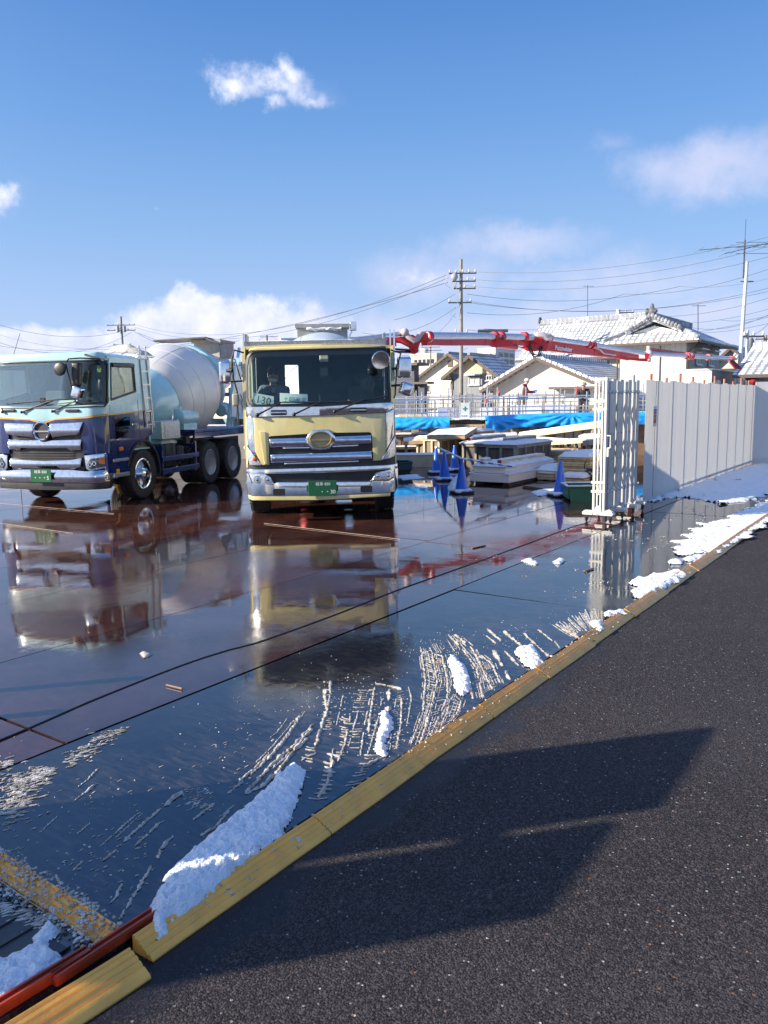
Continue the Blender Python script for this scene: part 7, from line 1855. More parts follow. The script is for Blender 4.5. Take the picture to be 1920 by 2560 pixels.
# ------------------------------------------------------------------ concrete pump boom
boomr = M('red_boom_paint', (.62, .008, .014, 1), .35, var=.06, coat=.3, dirt=(.3, .05, .05), dirt_amt=.2)
pipeg = M('pump_pipe', (.66, .66, .70, 1), .35, .3, var=.1, dirt=(.7, .7, .72), dirt_amt=.3)
t = thing('concrete_pump', 'long red concrete pump boom carrying a grey pipe high over the site', 'pump boom', (0, 0, 0))
def seg_beam(P0, P1, h0, h1, w_, name='arm'):
    """tapering box arm between two points"""
    a, b = Vector(P0), Vector(P1); d = (b-a).normalized(); side = d.cross(Vector((0, 0, 1))).normalized(); up = side.cross(d)
    mb = MB(); n = 6; pr = []
    for i in range(n+1):
        f = i/n; c = a.lerp(b, f); h = h0+(h1-h0)*f; pr.append([c+side*w_/2+up*h/2, c-side*w_/2+up*h/2, c-side*w_/2-up*h/2, c+side*w_/2-up*h/2])
    vs = [[mb.bm.verts.new(p) for p in r] for r in pr]
    for i in range(n):
        for k in range(4): mb.bm.faces.new((vs[i][k], vs[i][(k+1) % 4], vs[i+1][(k+1) % 4], vs[i+1][k]))
    mb.bm.faces.new(vs[0][::-1]); mb.bm.faces.new(vs[-1]); mb._done()
    for f in (.2, .5, .8): c = a.lerp(b, f); h = h0+(h1-h0)*f; mb.bar(c-up*h*.5, c+up*h*.5, w_+.02, .05, up=d)
    return mb, side, up, d
A1 = [D(700, 862, 24.5), D(965, 850, 26.5), D(1030, 868, 27.2)]
mb, *_ = seg_beam(D(780, 866, 25), D(985, 856, 26.8), .32, .26, .26); ar = mb.build('arm', boomr, t)
mb = MB(); mb.tube([D(700, 852, 24.3), D(890, 848, 25.9), D(975, 838, 26.6), D(1000, 834, 26.9)], .085, 12); mb.build('pipe', pipeg, ar)
mb = MB()   # curved bracket reaching down to the folding joint
fnb = lambda u, v, d: D(u, v, 27.0+d)
mb.prism([(960, 846), (1000, 842), (1040, 840), (1052, 852), (1046, 872), (1038, 886), (1028, 884), (1022, 868), (1002, 858), (975, 855)], fnb, -.12, .12, .01)
mb.cyl(D(1040, 876, 26.8), D(1040, 876, 27.3), .09, seg=14); mb.cyl(D(1030, 846, 26.75), D(1030, 846, 27.3), .12, seg=14)
mb.build('joint_bracket', boomr, t)
mb = MB(); mb.tube([D(965, 878, 26.6), D(1030, 881, 27)], .035, 8); mb.tube([D(965, 871, 26.6), D(1030, 876, 27)], .035, 8); mb.build('ram_rod', M('dark_rod', (.05, .05, .06, 1), .3, .8), t)
mb = MB()
mb.tube([D(1000, 834, 26.9), D(1012, 832, 26.85), D(1020, 842, 26.8), D(1034, 852, 26.8), D(1044, 846, 26.9), D(1052, 834, 27), D(1066, 832, 27.1)], .10, 12)
mb.ball(D(1012, 831, 26.8), .14, 14, 8); mb.build('pipe_elbow', M('worn_elbow', (.55, .42, .40, 1), .5, .2, dirt=(.75, .76, .8), dirt_amt=.8, ds=3), t)
mb, sd, up, d_ = seg_beam(D(1060, 850, 27.2), D(1330, 854, 32.5), .36, .32, .24); ar = mb.build('arm', boomr, t)
mb = MB(); mb.tube([D(1066, 839, 27.0), D(1200, 840, 29.6), D(1335, 843, 32.3)], .125, 14); mb.build('pipe', pipeg, ar)
mb = MB()
for px, dep in ((1070, 27.1), (1236, 30.3), (1252, 30.6), (1310, 31.8)):
    p = D(px, 842, dep); mb.cyl(p-d_*.10, p+d_*.10, .19, seg=16)
mb.prism([(1050, 832), (1078, 832), (1078, 852), (1066, 858), (1048, 856)], lambda u, v, d: D(u, v, 27.1+d), -.15, .15, .01)
mb.build('pipe_clamp', boomr, ar)
mb = MB(); mb.prism([(1200, 855), (1240, 848), (1290, 850), (1272, 866), (1232, 868), (1216, 862)], lambda u, v, d: D(u, v, 30.4+d), -.10, .10); mb.build('lower_bracket', boomr, ar)
mb = MB(); mb.cyl(D(1240, 862, 30.4), D(1290, 868, 31.4), .11, seg=14); cy = mb.build('ram', boomr, ar); mb = MB(); mb.cyl(D(1290, 868, 31.4), D(1308, 871, 31.9), .05, seg=10); mb.build('rod', chrome, cy)
mb = MB(); mb.prism([(1300, 870), (1320, 858), (1345, 842), (1362, 846), (1372, 862), (1366, 880), (1350, 876), (1325, 880)], lambda u, v, d: D(u, v, 32.4+d), -.16, .16, .01)
mb.cyl(D(1345, 850, 32.1), D(1345, 850, 32.7), .15, seg=16); mb.build('knuckle', boomr, t)
mb = MB(); mb.tube([D(1322, 846, 32.2), D(1326, 870, 32.1), D(1334, 886, 32.1), D(1346, 888, 32.1), D(1352, 866, 32.2)], .035, 8); mb.tube([D(1318, 846, 32.2), D(1322, 874, 32.1), D(1334, 892, 32.1), D(1350, 890, 32.1), D(1356, 866, 32.2)], .03, 8); mb.build('hydraulic_hose', blackp, t)
mb = MB(); mb.tube([D(1335, 844, 32.3), D(1345, 838, 32.2), D(1358, 838, 32.2), D(1366, 844, 32.2), D(1376, 842, 32.3)], .14, 12); mb.build('pipe_elbow', M('worn_elbow', (.6, .45, .43, 1)), t)
mb, sd, up, d_ = seg_beam(D(1352, 863, 32.5), D(1592, 893, 38.0), .42, .30, .22); ar = mb.build('arm', boomr, t)
mb = MB(); mb.tube([D(1360, 844, 32.3), D(1480, 861, 35.0), D(1622, 886, 38.4)], .105, 12); mb.build('pipe', pipeg, ar)
mb = MB()
for px, py, dep in ((1372, 846, 32.6), (1470, 861, 34.8), (1482, 863, 35.0)):
    p = D(px, py, dep); mb.cyl(p-d_*.10, p+d_*.10, .16, seg=14)
mb.build('pipe_clamp', boomr, ar)
mb = MB(); mb.tube([D(1486, 868, 35), D(1500, 874, 35.2), D(1510, 884, 35.5), D(1540, 888, 36.2)], .03, 6); mb.build('hose', M('grey_hose', (.5, .5, .5, 1), .5), ar)
# lettering on the third arm, laid on the side of the beam facing us
c_ = D(1403, 872.5, 33.4)-sd*0
yaw = math.atan2(d_.y, d_.x); pit = math.asin(d_.z)
tx = text_obj('lettering', 'Putzmeister', .26, M('lettering_white', (.85, .82, .8, 1), .4, var=.02), (0, 0, 0), (PI/2, 0, 0), ar, .003, bold=.004)
tx.data.transform(Matrix.Translation(c_+ (sd*.125 if sd.y < 0 else -sd*.125)) @ Matrix.Rotation(yaw, 4, 'Z') @ Matrix.Rotation(-pit, 4, 'Y'))
mb = MB(); mb.prism([(1490, 884), (1560, 894), (1612, 896), (1612, 884), (1625, 884), (1618, 904), (1600, 903), (1540, 896), (1500, 893)], lambda u, v, d: D(u, v, 37.0+d), -.10, .10); mb.cyl(D(1540, 893, 36.6), D(1570, 898, 37.2), .07); mb.build('lower_bracket', boomr, t)
mb = MB(); mb.ball(D(1622, 885, 38.2), .20, 16, 10); mb.cyl(D(1622, 865, 38.3), D(1622, 905, 38.3), .10, seg=10); mb.build('pipe_elbow', M('worn_elbow', (.6, .45, .43, 1)), t)
mb, sd, up, d_ = seg_beam(D(1622, 874, 38.6), D(1722, 886, 41.0), .18, .14, .16); ar = mb.build('arm', boomr, t)
mb = MB(); mb.tube([D(1628, 885, 38.4), D(1720, 890, 40.6), D(1830, 897, 43.0)], .11, 12); mb.build('pipe', pipeg, ar)
mb = MB(); mb.tube([D(1722, 884, 40.8), D(1770, 892, 42)], .07, 8)
for px, py, dep in ((1718, 890, 40.5), (1728, 891, 40.8), (1771, 893, 41.8), (1828, 898, 43)):
    p = D(px, py, dep); mb.cyl(p-d_*.08, p+d_*.08, .17, seg=12)
mb.build('pipe_clamp', boomr, ar)
mb = MB(); mb.tube([D(1828, 898, 43), D(1840, 896, 43.1), D(1843, 888, 43.1), D(1836, 886, 43.1)], .10, 10); mb.build('hook', M('worn_elbow', (.6, .45, .43, 1)), t)
mb = MB(); mb.tube([D(1828, 903, 43), D(1846, 922, 42.6), D(1868, 942, 42), D(1888, 958, 41)], [.13, .15, .16, .14], 10); mb.build('end_hose', M('dark_red_hose', (.22, .02, .025, 1), .5), t)
# turret and truck bed the boom rises from, standing behind the cream truck
mb = MB(); p = D(760, 862, 24.8); mb.cyl((p.x, p.y, 1.2), (p.x, p.y, p.z), .30, .22, seg=20); mb.build('turret', boomr, t); mb = MB(); mb.bb(p.x-1.2, p.x+.9, p.y-1.0, p.y+4, .9, 1.19, .04); mb.build('bed', dark, t)
mb = MB()
for dx, dy in ((-1, -.6), (.7, -.6), (-1, 3.4), (.7, 3.4)): mb.cyl((p.x+dx, p.y+dy, 0), (p.x+dx, p.y+dy, 1.0), .09, seg=10); mb.cyl((p.x+dx, p.y+dy, 0), (p.x+dx, p.y+dy, .05), .25, seg=14)
mb.build('outrigger', dark, t)

# ------------------------------------------------------------------ houses
def roof_tile(name, base, snow_amt, sc=3.2):
    m = bpy.data.materials.new(name); m.use_nodes = True; t_ = NT(m.node_tree); b = t_.n['Principled BSDF']
    co = t_.new('ShaderNodeTexCoord').outputs['Object']; sp = t_.new('ShaderNodeSeparateXYZ'); t_.put(sp.inputs[0], co)
    n = t_.noise(co, .9, 6, .65).outputs['Fac']; nf = t_.noise(co, 9, 4, .6).outputs['Fac']
    # rows of tiles: the rows run along the ridge; snow settles between the roll tops
    row = t_.math('PINGPONG', t_.math('MULTIPLY', sp.outputs[1], 1.0), .19)
    colm = t_.math('PINGPONG', sp.outputs[0], .19)
    tile = t_.math('MAXIMUM', row, colm)           # 0 in the middle of a tile, 0.15 at its joints
    f = t_.ramp(t_.math('SUBTRACT', t_.math('ADD', t_.math('MULTIPLY', n, 1.1), t_.math('MULTIPLY', nf, .5)), t_.math('MULTIPLY', t_.math('SUBTRACT', tile, .10), 5.0)), [(max(0, .75-snow_amt), 0), (max(.01, .95-snow_amt), 1)])
    t_.put(b.inputs['Base Color'], t_.mix(f, base, (.80, .82, .86)))
    b.inputs['Roughness'].default_value = .6
    t_.put(b.inputs['Normal'], t_.bump(t_.math('ADD', row, t_.math('MULTIPLY', colm, .7)), .9, .12))
    return m
tile_snow = roof_tile('snowy_roof_tiles', (.24, .25, .28), .16)
tile_half = roof_tile('half_snowy_tiles', (.22, .23, .26), .10)
tile_grey = roof_tile('thin_snow_tiles', (.24, .245, .26), .12)
def siding(name, c, step=.45, depth=.02, vert=True):
    m = M(name, c, .65, var=.05, vs=1.0, dirt=(c[0]*.6, c[1]*.58, c[2]*.55), dirt_amt=.35, ds=.8, streak=True); t_ = NT(m.node_tree); b = t_.n['Principled BSDF']
    co = t_.new('ShaderNodeTexCoord').outputs['Object']; sp = t_.new('ShaderNodeSeparateXYZ'); t_.put(sp.inputs[0], co)
    s_ = t_.math('ADD', sp.outputs[0], sp.outputs[1]) if vert else sp.outputs[2]
    w1 = t_.math('GREATER_THAN', t_.math('FRACT', t_.math('DIVIDE', s_, step)), .88)
    t_.put(b.inputs['Normal'], t_.bump(t_.math('MULTIPLY', w1, -1), .6, depth))
    old = b.inputs['Base Color'].links[0].from_socket
    t_.put(b.inputs['Base Color'], t_.mix(t_.math('MULTIPLY', w1, .35), old, tuple(x*.5 for x in c[:3])))
    return m
wall_cream = siding('cream_render', (.66, .60, .50, 1), 40)
wall_rib = siding('cream_ribbed_sheet', (.62, .60, .52, 1), .32)
wall_grey = siding('grey_ribbed_sheet', (.22, .23, .25, 1), .45)
wall_dark = siding('dark_slate_cladding', (.06, .065, .09, 1), .3, vert=False)
trim = M('dark_brown_trim', (.09, .06, .045, 1), .6)
plaster = M('white_plaster', (.72, .70, .66, 1), .7, var=.05)
win_glass = M('dark_window_glass', (.03, .035, .04, 1), .08, var=.3, spec=.8)
curtain_m = M('net_curtain', (.55, .55, .52, 1), .8, var=.2, vs=8)
frame_w = M('window_frame', (.5, .5, .48, 1), .4, .3)
def kx(px): return (px-960)/FPX/(math.cos(PITCH)+.006)*.995
def reach(C0, d, px):
    """how far from C0 along d until photo column px is reached"""
    k = kx(px)+.0; return (C0.x-k*C0.y)/(k*d.y-d.x)
def window(parent, face, u0, u1, z0, z1, kind='glass', sill=True, hood=False):
    """face 'front' (y = 0 plane, towards -y) or 'side' (x = 0 plane, towards +x)"""
    def bx(mb, a0, a1, d0, d1, zz0, zz1, bev=0):
        if face == 'front': mb.bb(a0, a1, -d1, -d0, zz0, zz1, bev)
        else: mb.bb(d0, d1, a0, a1, zz0, zz1, bev)
    mb = MB(); t_ = .05
    bx(mb, u0, u0+t_, .003, .07, z0, z1); bx(mb, u1-t_, u1, .003, .07, z0, z1); bx(mb, u0+t_, u1-t_, .003, .07, z1-t_, z1); bx(mb, u0+t_, u1-t_, .003, .07, z0, z0+t_); bx(mb, (u0+u1)/2-.025, (u0+u1)/2+.025, .022, .06, z0+t_, z1-t_)
    w_ = mb.build('window', frame_w, parent)
    mb = MB(); bx(mb, u0+t_, u1-t_, .004, .018, z0+t_, z1-t_); mb.build('pane', curtain_m if kind == 'curtain' else win_glass, w_)
    if sill: mb = MB(); bx(mb, u0-.08, u1+.08, .003, .14, z0-.07, z0-.003); mb.build('sill', frame_w, w_)
    if hood: mb = MB(); bx(mb, u0-.2, u1+.2, .003, .45, z1+.12, z1+.20); mb.build('hood', frame_w, w_)
    return w_
def gable_house(label, corner, left, right, dep, eave, ridge, wall, roofm, gable=None, over=.55, rz=RZN, cat='house', front_over=.5, ridge_at=.5, side_wall=None, low=-.07):
    """near corner at the origin; gable front runs to local -x, side wall to +y; eave / ridge given as photo rows"""
    C0 = D(corner, 1000, dep); d1 = -Vector((math.cos(rz), math.sin(rz), 0)); d2 = Vector((-math.sin(rz), math.cos(rz), 0))
    w_ = reach(C0, d1, left); L = reach(C0, d2, right); ez = D(corner, eave, dep).z
    mid = C0+d1*w_*(1-ridge_at); rzv = D(960+FPX*kx(960) if False else corner+(left-corner)*.5, ridge, mid.y).z
    t = thing('house', label, cat, (C0.x, C0.y, 0), rz)
    mb = MB(); mb.bb(-w_, 0, 0, L, low, ez); wl = mb.build('wall', [wall], t)
    xr = -w_*(1-ridge_at)
    mb = MB(); mb.prism([(-w_, ez), (0, ez), (xr, rzv)], lambda u, v, d: Vector((u, d, v)), .0, L); mb.build('gable', gable or wall, t)
    s1 = (rzv-ez)/abs(xr) if xr else .4
    for sgn, x0 in ((1, 0), (-1, -w_)):
        run = abs(x0-xr); sl = (rzv-ez)/run; L1 = math.hypot(run+over, sl*(run+over))
        mb = MB(); th = .12
        a = Vector((xr, 0, rzv+.05)); b = Vector((x0+sgn*over, 0, ez-sl*over+.05)); n_ = Vector((-(b-a).z, 0, (b-a).x)).normalized()*(1 if sgn > 0 else -1)
        if n_.z < 0: n_ = -n_
        K = 1
        for q0, q1 in ((-front_over, L+.4),):
            v = [a+Vector((0, q0, 0)), b+Vector((0, q0, 0)), b+Vector((0, q1, 0)), a+Vector((0, q1, 0))]
            lo = [mb.bm.verts.new(p) for p in v]; hi = [mb.bm.verts.new(p+n_*th) for p in v]
            mb.bm.faces.new(lo[::-1]); mb.bm.faces.new(hi)
            for k in range(4): mb.bm.faces.new((lo[k], lo[(k+1) % 4], hi[(k+1) % 4], hi[k]))
        mb._done(); r = mb.build('roof', roofm, t)
        mb = MB(); mb.bar(a+Vector((0, -front_over-.03, 0)), b+Vector((0, -front_over-.03, 0)), .05, .22); mb.bar(b+Vector((0, -front_over, -.02)), b+Vector((0, L+.4, -.02)), .10, .10); mb.build('bargeboard', trim, r)
    mb = MB(); mb.bar((xr, -front_over-.05, rzv+.22), (xr, L+.4, rzv+.22), .28, .22, .04); mb.build('ridge', roofm, t)
    return t, w_, L, ez, rzv, C0
# cream house behind, left of the near pole
t, w_, L, ez, rz_, C_ = gable_house('tall cream gabled house with a small attic vent, left of the utility pole', 1212, 1048, 1260, 76, 945, 888, wall_cream, tile_grey, over=.4)
def zpx(C_, px, py, d=0): return D(px, py, C_.y).z
mb = MB(); u = -w_*.5; mb.bb(u-.25, u+.25, -.06, -.003, rz_-1.1, rz_-.5); mb.build('vent', trim, t)
window(t, 'front', -w_*.50, -w_*.50+1.1, ez-1.1, ez-.2); window(t, 'front', -w_+.6, -w_+1.4, ez-1.2, ez-.5)
mb = MB(); mb.bb(-w_, -w_*.3, -.02, -.003, ez-3.0, ez-2.8); mb.build('band', trim, t)
# grey house with cream gable
t, w_, L, ez, rz_, C_ = gable_house('grey clad house with a pale yellow gable and a curtained window, behind the pole', 1234, 1131, 1292, 60, 932, 893, wall_grey, tile_half, gable=M('pale_yellow_render', (.62, .52, .32, 1), .7), over=.6)
f_ = w_/(1234-1131); zz = lambda py: D(1180, py, C_.y+1).z
window(t, 'front', -(1234-1175)*f_, -(1234-1201)*f_, zz(962), zz(943), 'curtain', hood=True); w2 = window(t, 'front', -(1234-1217)*f_, -(1234-1230)*f_, zz(952), zz(940))
mb = MB(); mb.tube([(-w_-.1, -.1, ez), (-w_+.15, -.05, ez-.4), (-w_+.1, -.05, 0)], .04, 6); mb.tube([(.05, .1, ez), (.08, .1, 0)], .04, 6); mb.build('downpipe', trim, t)
# dark house on the far left of the site
C0 = D(1036, 1000, 52); LA = reach(C0, SV, 1051); LB = reach(C0, NV, 1060); t = thing('house', 'dark slate coloured house with flat brown eaves beside the chrome mirrors', 'house', (C0.x, C0.y, 0), RZN); z1 = D(1050, 914, 52).z; z2 = D(1090, 960, 52).z
mb = MB(); mb.bb(-9, 0, 0, LA, -.07, z1); mb.build('wall', wall_dark, t); mb = MB(); mb.bb(-9.3, .6, -.6, LA+.3, z1, z1+.16); mb.build('roof', trim, t); mb = MB(); pillow(mb, -9.3, .6, -.6, LA+.3, z1+.16, .08); mb.build('snow_cap', snowm, t)
mb = MB(); mb.bb(.003, LB, .2, LA, -.07, z2); w_o = mb.build('annexe', wall_dark, t); mb = MB(); mb.bb(.003, LB+.5, -.2, LA, z2, z2+.14); mb.build('roof', trim, w_o)
window(t, 'front', -3.2, -1.8, z1-1.6, z1-.5)
# low cream house in front, the pole's shadow on its gable
t, w_, L, ez, rz_, C_ = gable_house('low wide cream gabled house with tiled verges behind the maroon worker', 1505, 1236, 1640, 47, 962, 898, wall_cream, tile_grey, over=.6, ridge_at=.45, front_over=.7)
mb = MB(); mb.bb(-w_*.42, .3, -.9, -.003, D(1450, 972, 47).z, D(1450, 966, 47).z); an = mb.build('canopy', trim, t); mb = MB(); pillow(mb, -w_*.42, .3, -.9, -.003, D(1450, 966, 47).z, .10, 16, 5); mb.build('snow_cap', snowm, an)
mb = MB(); mb.bb(-w_*.30, -w_*.18, -.12, -.003, ez-.1, ez+.12); mb.build('vent', frame_w, t)
mb = MB()
for (sg, xe) in ((1, .6), (-1, -w_-.6)):
    xr = -w_*.55; z0_ = rz_+.2; z1_ = ez-(rz_-ez)/abs((0 if sg > 0 else -w_)-xr)*.6+.2; n = 26
    for k in range(n): f = (k+.5)/n; mb.cyl((xr+(xe-xr)*f, -.78, z0_+(z1_-z0_)*f), (xr+(xe-xr)*f, -.45, z0_+(z1_-z0_)*f), .09, seg=8)
mb.build('verge_tiles', tile_snow, t)
# big cream house with the long tiled roof facing us (ridge runs across)
def long_roof_house(label, corner, left, dep, ridge, ridge_l, eave, run, wall, roofm, over=.6, depth=7.5):
    C0 = D(corner, 1000, dep); d1 = -NV; w_ = reach(C0, d1, left); ez = D(corner, eave, dep).z
    t = thing('house', label, 'house', (C0.x, C0.y, 0), RZN); pr_ = C0+SV*run; zr = D(corner, ridge, pr_.y).z
    mb = MB(); mb.bb(-w_, 0, 0, depth, -.07, ez); mb.build('wall', wall, t)
    mb = MB(); mb.prism([(0, ez), (depth, ez), (run, zr)], lambda u, v, d: Vector((d, u, v)), -w_, -.0); mb.build('gable', wall, t)
    sl = (zr-ez)/run
    for y0, sg in ((0, -1), (depth, 1)):
        sl_ = (zr-ez)/abs(y0-run); a = Vector((0, run, zr+.05)); b = Vector((0, y0+sg*over, ez-sl_*over+.05)); mb = MB()
        v = [Vector((-w_-over, a.y, a.z)), Vector((over, a.y, a.z)), Vector((over, b.y, b.z)), Vector((-w_-over, b.y, b.z))]
        lo = [mb.bm.verts.new(p) for p in v]; hi = [mb.bm.verts.new(p+Vector((0, 0, .14))) for p in v]
        mb.bm.faces.new(lo); mb.bm.faces.new(hi)
        for k in range(4): mb.bm.faces.new((lo[k], lo[(k+1) % 4], hi[(k+1) % 4], hi[k]))
        mb._done(); r = mb.build('roof', roofm, t)
        mb = MB(); mb.bar(v[3]+Vector((0, -.03, .06)), v[2]+Vector((0, -.03, .06)), .08, .16); mb.build('eaves', trim, r)
    mb = MB(); mb.bar((-w_-over, run, zr+.30), (over, run, zr+.30), .34, .42, .05)
    mb.build('ridge', roofm, t)
    mb = MB(); mb.ball((over, run, zr+.45), .32, 10, 8, (.5, 1, 1.2)); mb.ball((-w_-over, run, zr+.45), .28, 10, 8, (.5, 1, 1.2)); mb.build('ridge_end', M('ridge_end_tile', (.12, .12, .13, 1), .6), t)
    return t, w_, ez, zr, C0
t, w_, ez, zr, C_ = long_roof_house('large cream house with a broad snowy tiled roof under the red boom', 1548, 1312, 60, 800, 0, 884, 4.2, wall_cream, tile_snow)
window(t, 'front', -1.6, -.7, D(1535, 922, 60).z, D(1535, 898, 60).z); window(t, 'front', -w_*.72, -w_*.72+1.0, ez-2.2, ez-1.2)
mb = MB(); mb.bb(-w_, -.0, -.03, -.003, D(1500, 942, 60).z, D(1500, 937, 60).z); mb.build('band', trim, t)
mb = MB(); mb.bb(-w_*.62, -w_*.5, -.5, -.003, ez-2.4, ez-1.2); mb.build('balcony_box', trim, t)
# right house: hipped and gabled roof, ribbed cream front
C0 = D(1712, 1000, 48); w_ = reach(C0, -NV, 1546); L = reach(C0, SV, 1792); ez = D(1712, 853, 48).z
t = thing('house', 'two storey house with a ribbed cream front and hipped tile roof crowned by a finial', 'house', (C0.x, C0.y, 0), RZN)
mb = MB(); mb.bb(-w_, -.02, .02, L, -.07, ez); mb.build('wall', wall_grey if False else siding('shade_grey_wall', (.36, .35, .33, 1), 30), t)  # walls greyer than the cream front, the side's shade put into the colour
mb = MB(); mb.bb(-w_-.01, 0, -.01, .015, -.07, ez); fr_ = mb.build('front_wall', wall_rib, t)
zr = D(1640, 800, C0.y+.5).z; ov = .85
rl = Vector((-w_/2, 1.6, zr)); rb = Vector((-w_/2, L-1.6, zr))
E4 = [Vector((-w_-ov, -ov, ez-.05)), Vector((ov, -ov, ez-.05)), Vector((ov, L+ov, ez-.05)), Vector((-w_-ov, L+ov, ez-.05))]
gz = ez+(zr-ez)*.42; gh = (w_/2+ov)*(1-.42)*1.0
GL, GR = Vector((-w_/2-gh, .3, gz)), Vector((-w_/2+gh, .3, gz)); GLb, GRb = Vector((-w_/2-gh, L-.3, gz)), Vector((-w_/2+gh, L-.3, gz))
def slabroof(v, th=.14, name='roof', mt=tile_snow, par=None):
    mb = MB(); lo = [mb.bm.verts.new(p) for p in v]; hi = [mb.bm.verts.new(p+Vector((0, 0, th))) for p in v]; n = len(v)
    mb.bm.faces.new(lo); mb.bm.faces.new(hi)
    for k in range(n): mb.bm.faces.new((lo[k], lo[(k+1) % n], hi[(k+1) % n], hi[k]))
    mb._done(); return mb.build(name, mt, par or t)
r1 = slabroof([E4[0], E4[1], GR, GL]); slabroof([E4[1], E4[2], GRb, GR]); slabroof([E4[3], E4[0], GL, GLb]); slabroof([E4[2], E4[3], GLb, GRb])
top0, top1 = Vector((-w_/2, -.1, zr)), Vector((-w_/2, L+.1, zr))
slabroof([GR+Vector((0, -.35, 0)), GRb+Vector((0, .3, 0)), top1, top0+Vector((0, -.2, 0))]); slabroof([GL+Vector((0, -.35, 0)), GLb+Vector((0, .3, 0)), top1, top0+Vector((0, -.2, 0))])
mb = MB(); mb.prism([(-w_/2-gh*.86, gz+.1), (-w_/2+gh*.86, gz+.1), (-w_/2, zr-.25)], lambda u, v, d: Vector((u, d, v)), .25, .35); mb.build('gable', plaster, t)
mb = MB()
for a, b in ((GL, top0), (GR, top0)):
    a = a+Vector((0, -.36, .2)); b = b+Vector((0, -.3, .25)); mb.bar(a, b, .18, .22)
    n = 9
    for k in range(n): p = a.lerp(b, (k+.5)/n); mb.ball(p+Vector((0, -.1, .08)), .15, 8, 6)
for a, b in ((E4[0], GL), (E4[1], GR)): mb.bar(a+Vector((0, 0, .2)), b+Vector((0, 0, .2)), .24, .26, .04)
mb.bar(top0+Vector((0, -.2, .28)), top1+Vector((0, 0, .28)), .3, .4, .05); mb.build('ridge', M('ridge_tile', (.20, .205, .215, 1), .6, dirt=(.8, .82, .85), dirt_amt=.8, ds=3), t)
mb = MB(); p = top0+Vector((0, -.25, .5)); mb.ball(p, .26, 12, 8, (1, .5, 1.1)); mb.ball(p+Vector((0, 0, .3)), .13, 10, 8, (1, .6, 1.6)); mb.ball(p+Vector((-.22, 0, .05)), .12, 8, 6); mb.ball(p+Vector((.22, 0, .05)), .12, 8, 6); mb.build('finial', M('finial_tile', (.09, .09, .10, 1), .6), t)
mb = MB(); mb.bar(E4[0]+Vector((0, -.04, -.02)), E4[1]+Vector((0, -.04, -.02)), .12, .14); mb.bar(E4[1]+Vector((.04, 0, -.02)), E4[2]+Vector((.04, 0, -.02)), .12, .14)
mb.tube([(ov-.1, -ov+.1, ez-.15), (.1, .1, ez-.6), (.08, .1, ez-4)], .05, 6); mb.tube([(-w_-.1, -.1, ez-.2), (-w_-.1, -.1, ez-4)], .05, 6); mb.tube([(-w_*.38, -.06, ez-.2), (-w_*.38, -.06, ez-5)], .03, 6); mb.build('gutter', trim, t)
sf = L/(1792-1712)
for a, b in ((1732, 1745), (1762, 1774)): window(t, 'side', (a-1712)*sf, (b-1712)*sf, D(1740, 914, 52).z, D(1740, 884, 52).z, 'curtain', hood=True)
# lean-to in front of it
C0 = D(1777, 1000, 41); w_ = reach(C0, -NV, 1671); L = reach(C0, SV, 1832); z1 = D(1777, 925, 41).z
t = thing('shed', 'flat topped cream ribbed shed in front of the two storey house', 'shed', (C0.x, C0.y, 0), RZN)
mb = MB(); mb.bb(-w_, -.02, .02, L, -.07, z1); mb.build('wall', wall_grey, t); mb = MB(); mb.bb(-w_, 0, -.01, .015, -.07, z1-.002); mb.build('front_wall', wall_rib, t)
mb = MB(); mb.bb(-w_-.05, .06, -.06, L+.05, z1, z1+.08); rf = mb.build('roof', frame_w, t); mb = MB(); mb.bb(.0, .25, .5, .9, z1-1.0, z1-.5); mb.build('wall_lamp', frame_w, t)
# snowy roofs at the right edge
t, w_, ez, zr, C_ = long_roof_house('dark house with a wide snow covered roof at the right edge of the photo', 2040, 1862, 40, 872, 0, 932, 4.0, M('grey_render', (.30, .31, .34, 1), .7), tile_snow, depth=7)
t, w_, L, ez, rz_, C_ = gable_house('small pale house with a cream gable between the hipped house and the mast', 1862, 1785, 1900, 66, 905, 872, wall_cream, tile_snow, over=.4)
# houses and walls seen between the two trucks
t, w_, L, ez, rz_, C_ = gable_house('pale house seen in the gap between the two mixer trucks', 612, 540, 660, 58, 938, 915, wall_cream, tile_grey, over=.3)
window(t, 'front', -1.6, -.6, ez-1.9, ez-.8); window(t, 'front', -1.7, -.4, .6, 1.6)
# town blocks far off
def block(label, corner, left, right, dep, top, wall, cols, rows, wcol):
    C0 = D(corner, 1000, dep); w_ = reach(C0, -NV, left); L = reach(C0, SV, right); z1 = D(corner, top, dep).z
    t = thing('building', label, 'building', (C0.x, C0.y, 0), RZN)
    mb = MB(); mb.bb(-w_, 0, 0, L, -.07, z1); mb.build('wall', wall, t); mb = MB(); mb.bb(-w_-.2, .2, -.2, L+.2, z1+.01, z1+.6); mb.build('parapet', wall, t)
    return t, w_, L, z1
t, w_, L, z1 = block('white high block with a grid of dark windows far beyond the boom', 1238, 1196, 1288, 380, 872, M('white_block', (.62, .62, .62, 1), .7), 3, 5, None)
for r in range(5):
    for c in range(3):
        u = L*(.16+.28*c); zt = z1-1.5-3.0*r; mb = MB(); mb.bb(.01, .08, u, u+L*.22, zt-2.0, zt); wn = mb.build('window', win_glass, t)
for r in range(5):
    for c in range(3): u = -w_*(.30+.22*c); zt = z1-2-3.0*r; mb = MB(); mb.bb(u, u+.8, -.08, -.01, zt-1.4, zt); mb.build('window', win_glass, t)
t, w_, L, z1 = block('beige flat block with a roof tank far left of the cream house', 1092, 1030, 1112, 300, 886, M('beige_block', (.50, .46, .40, 1), .7), 2, 2, None)
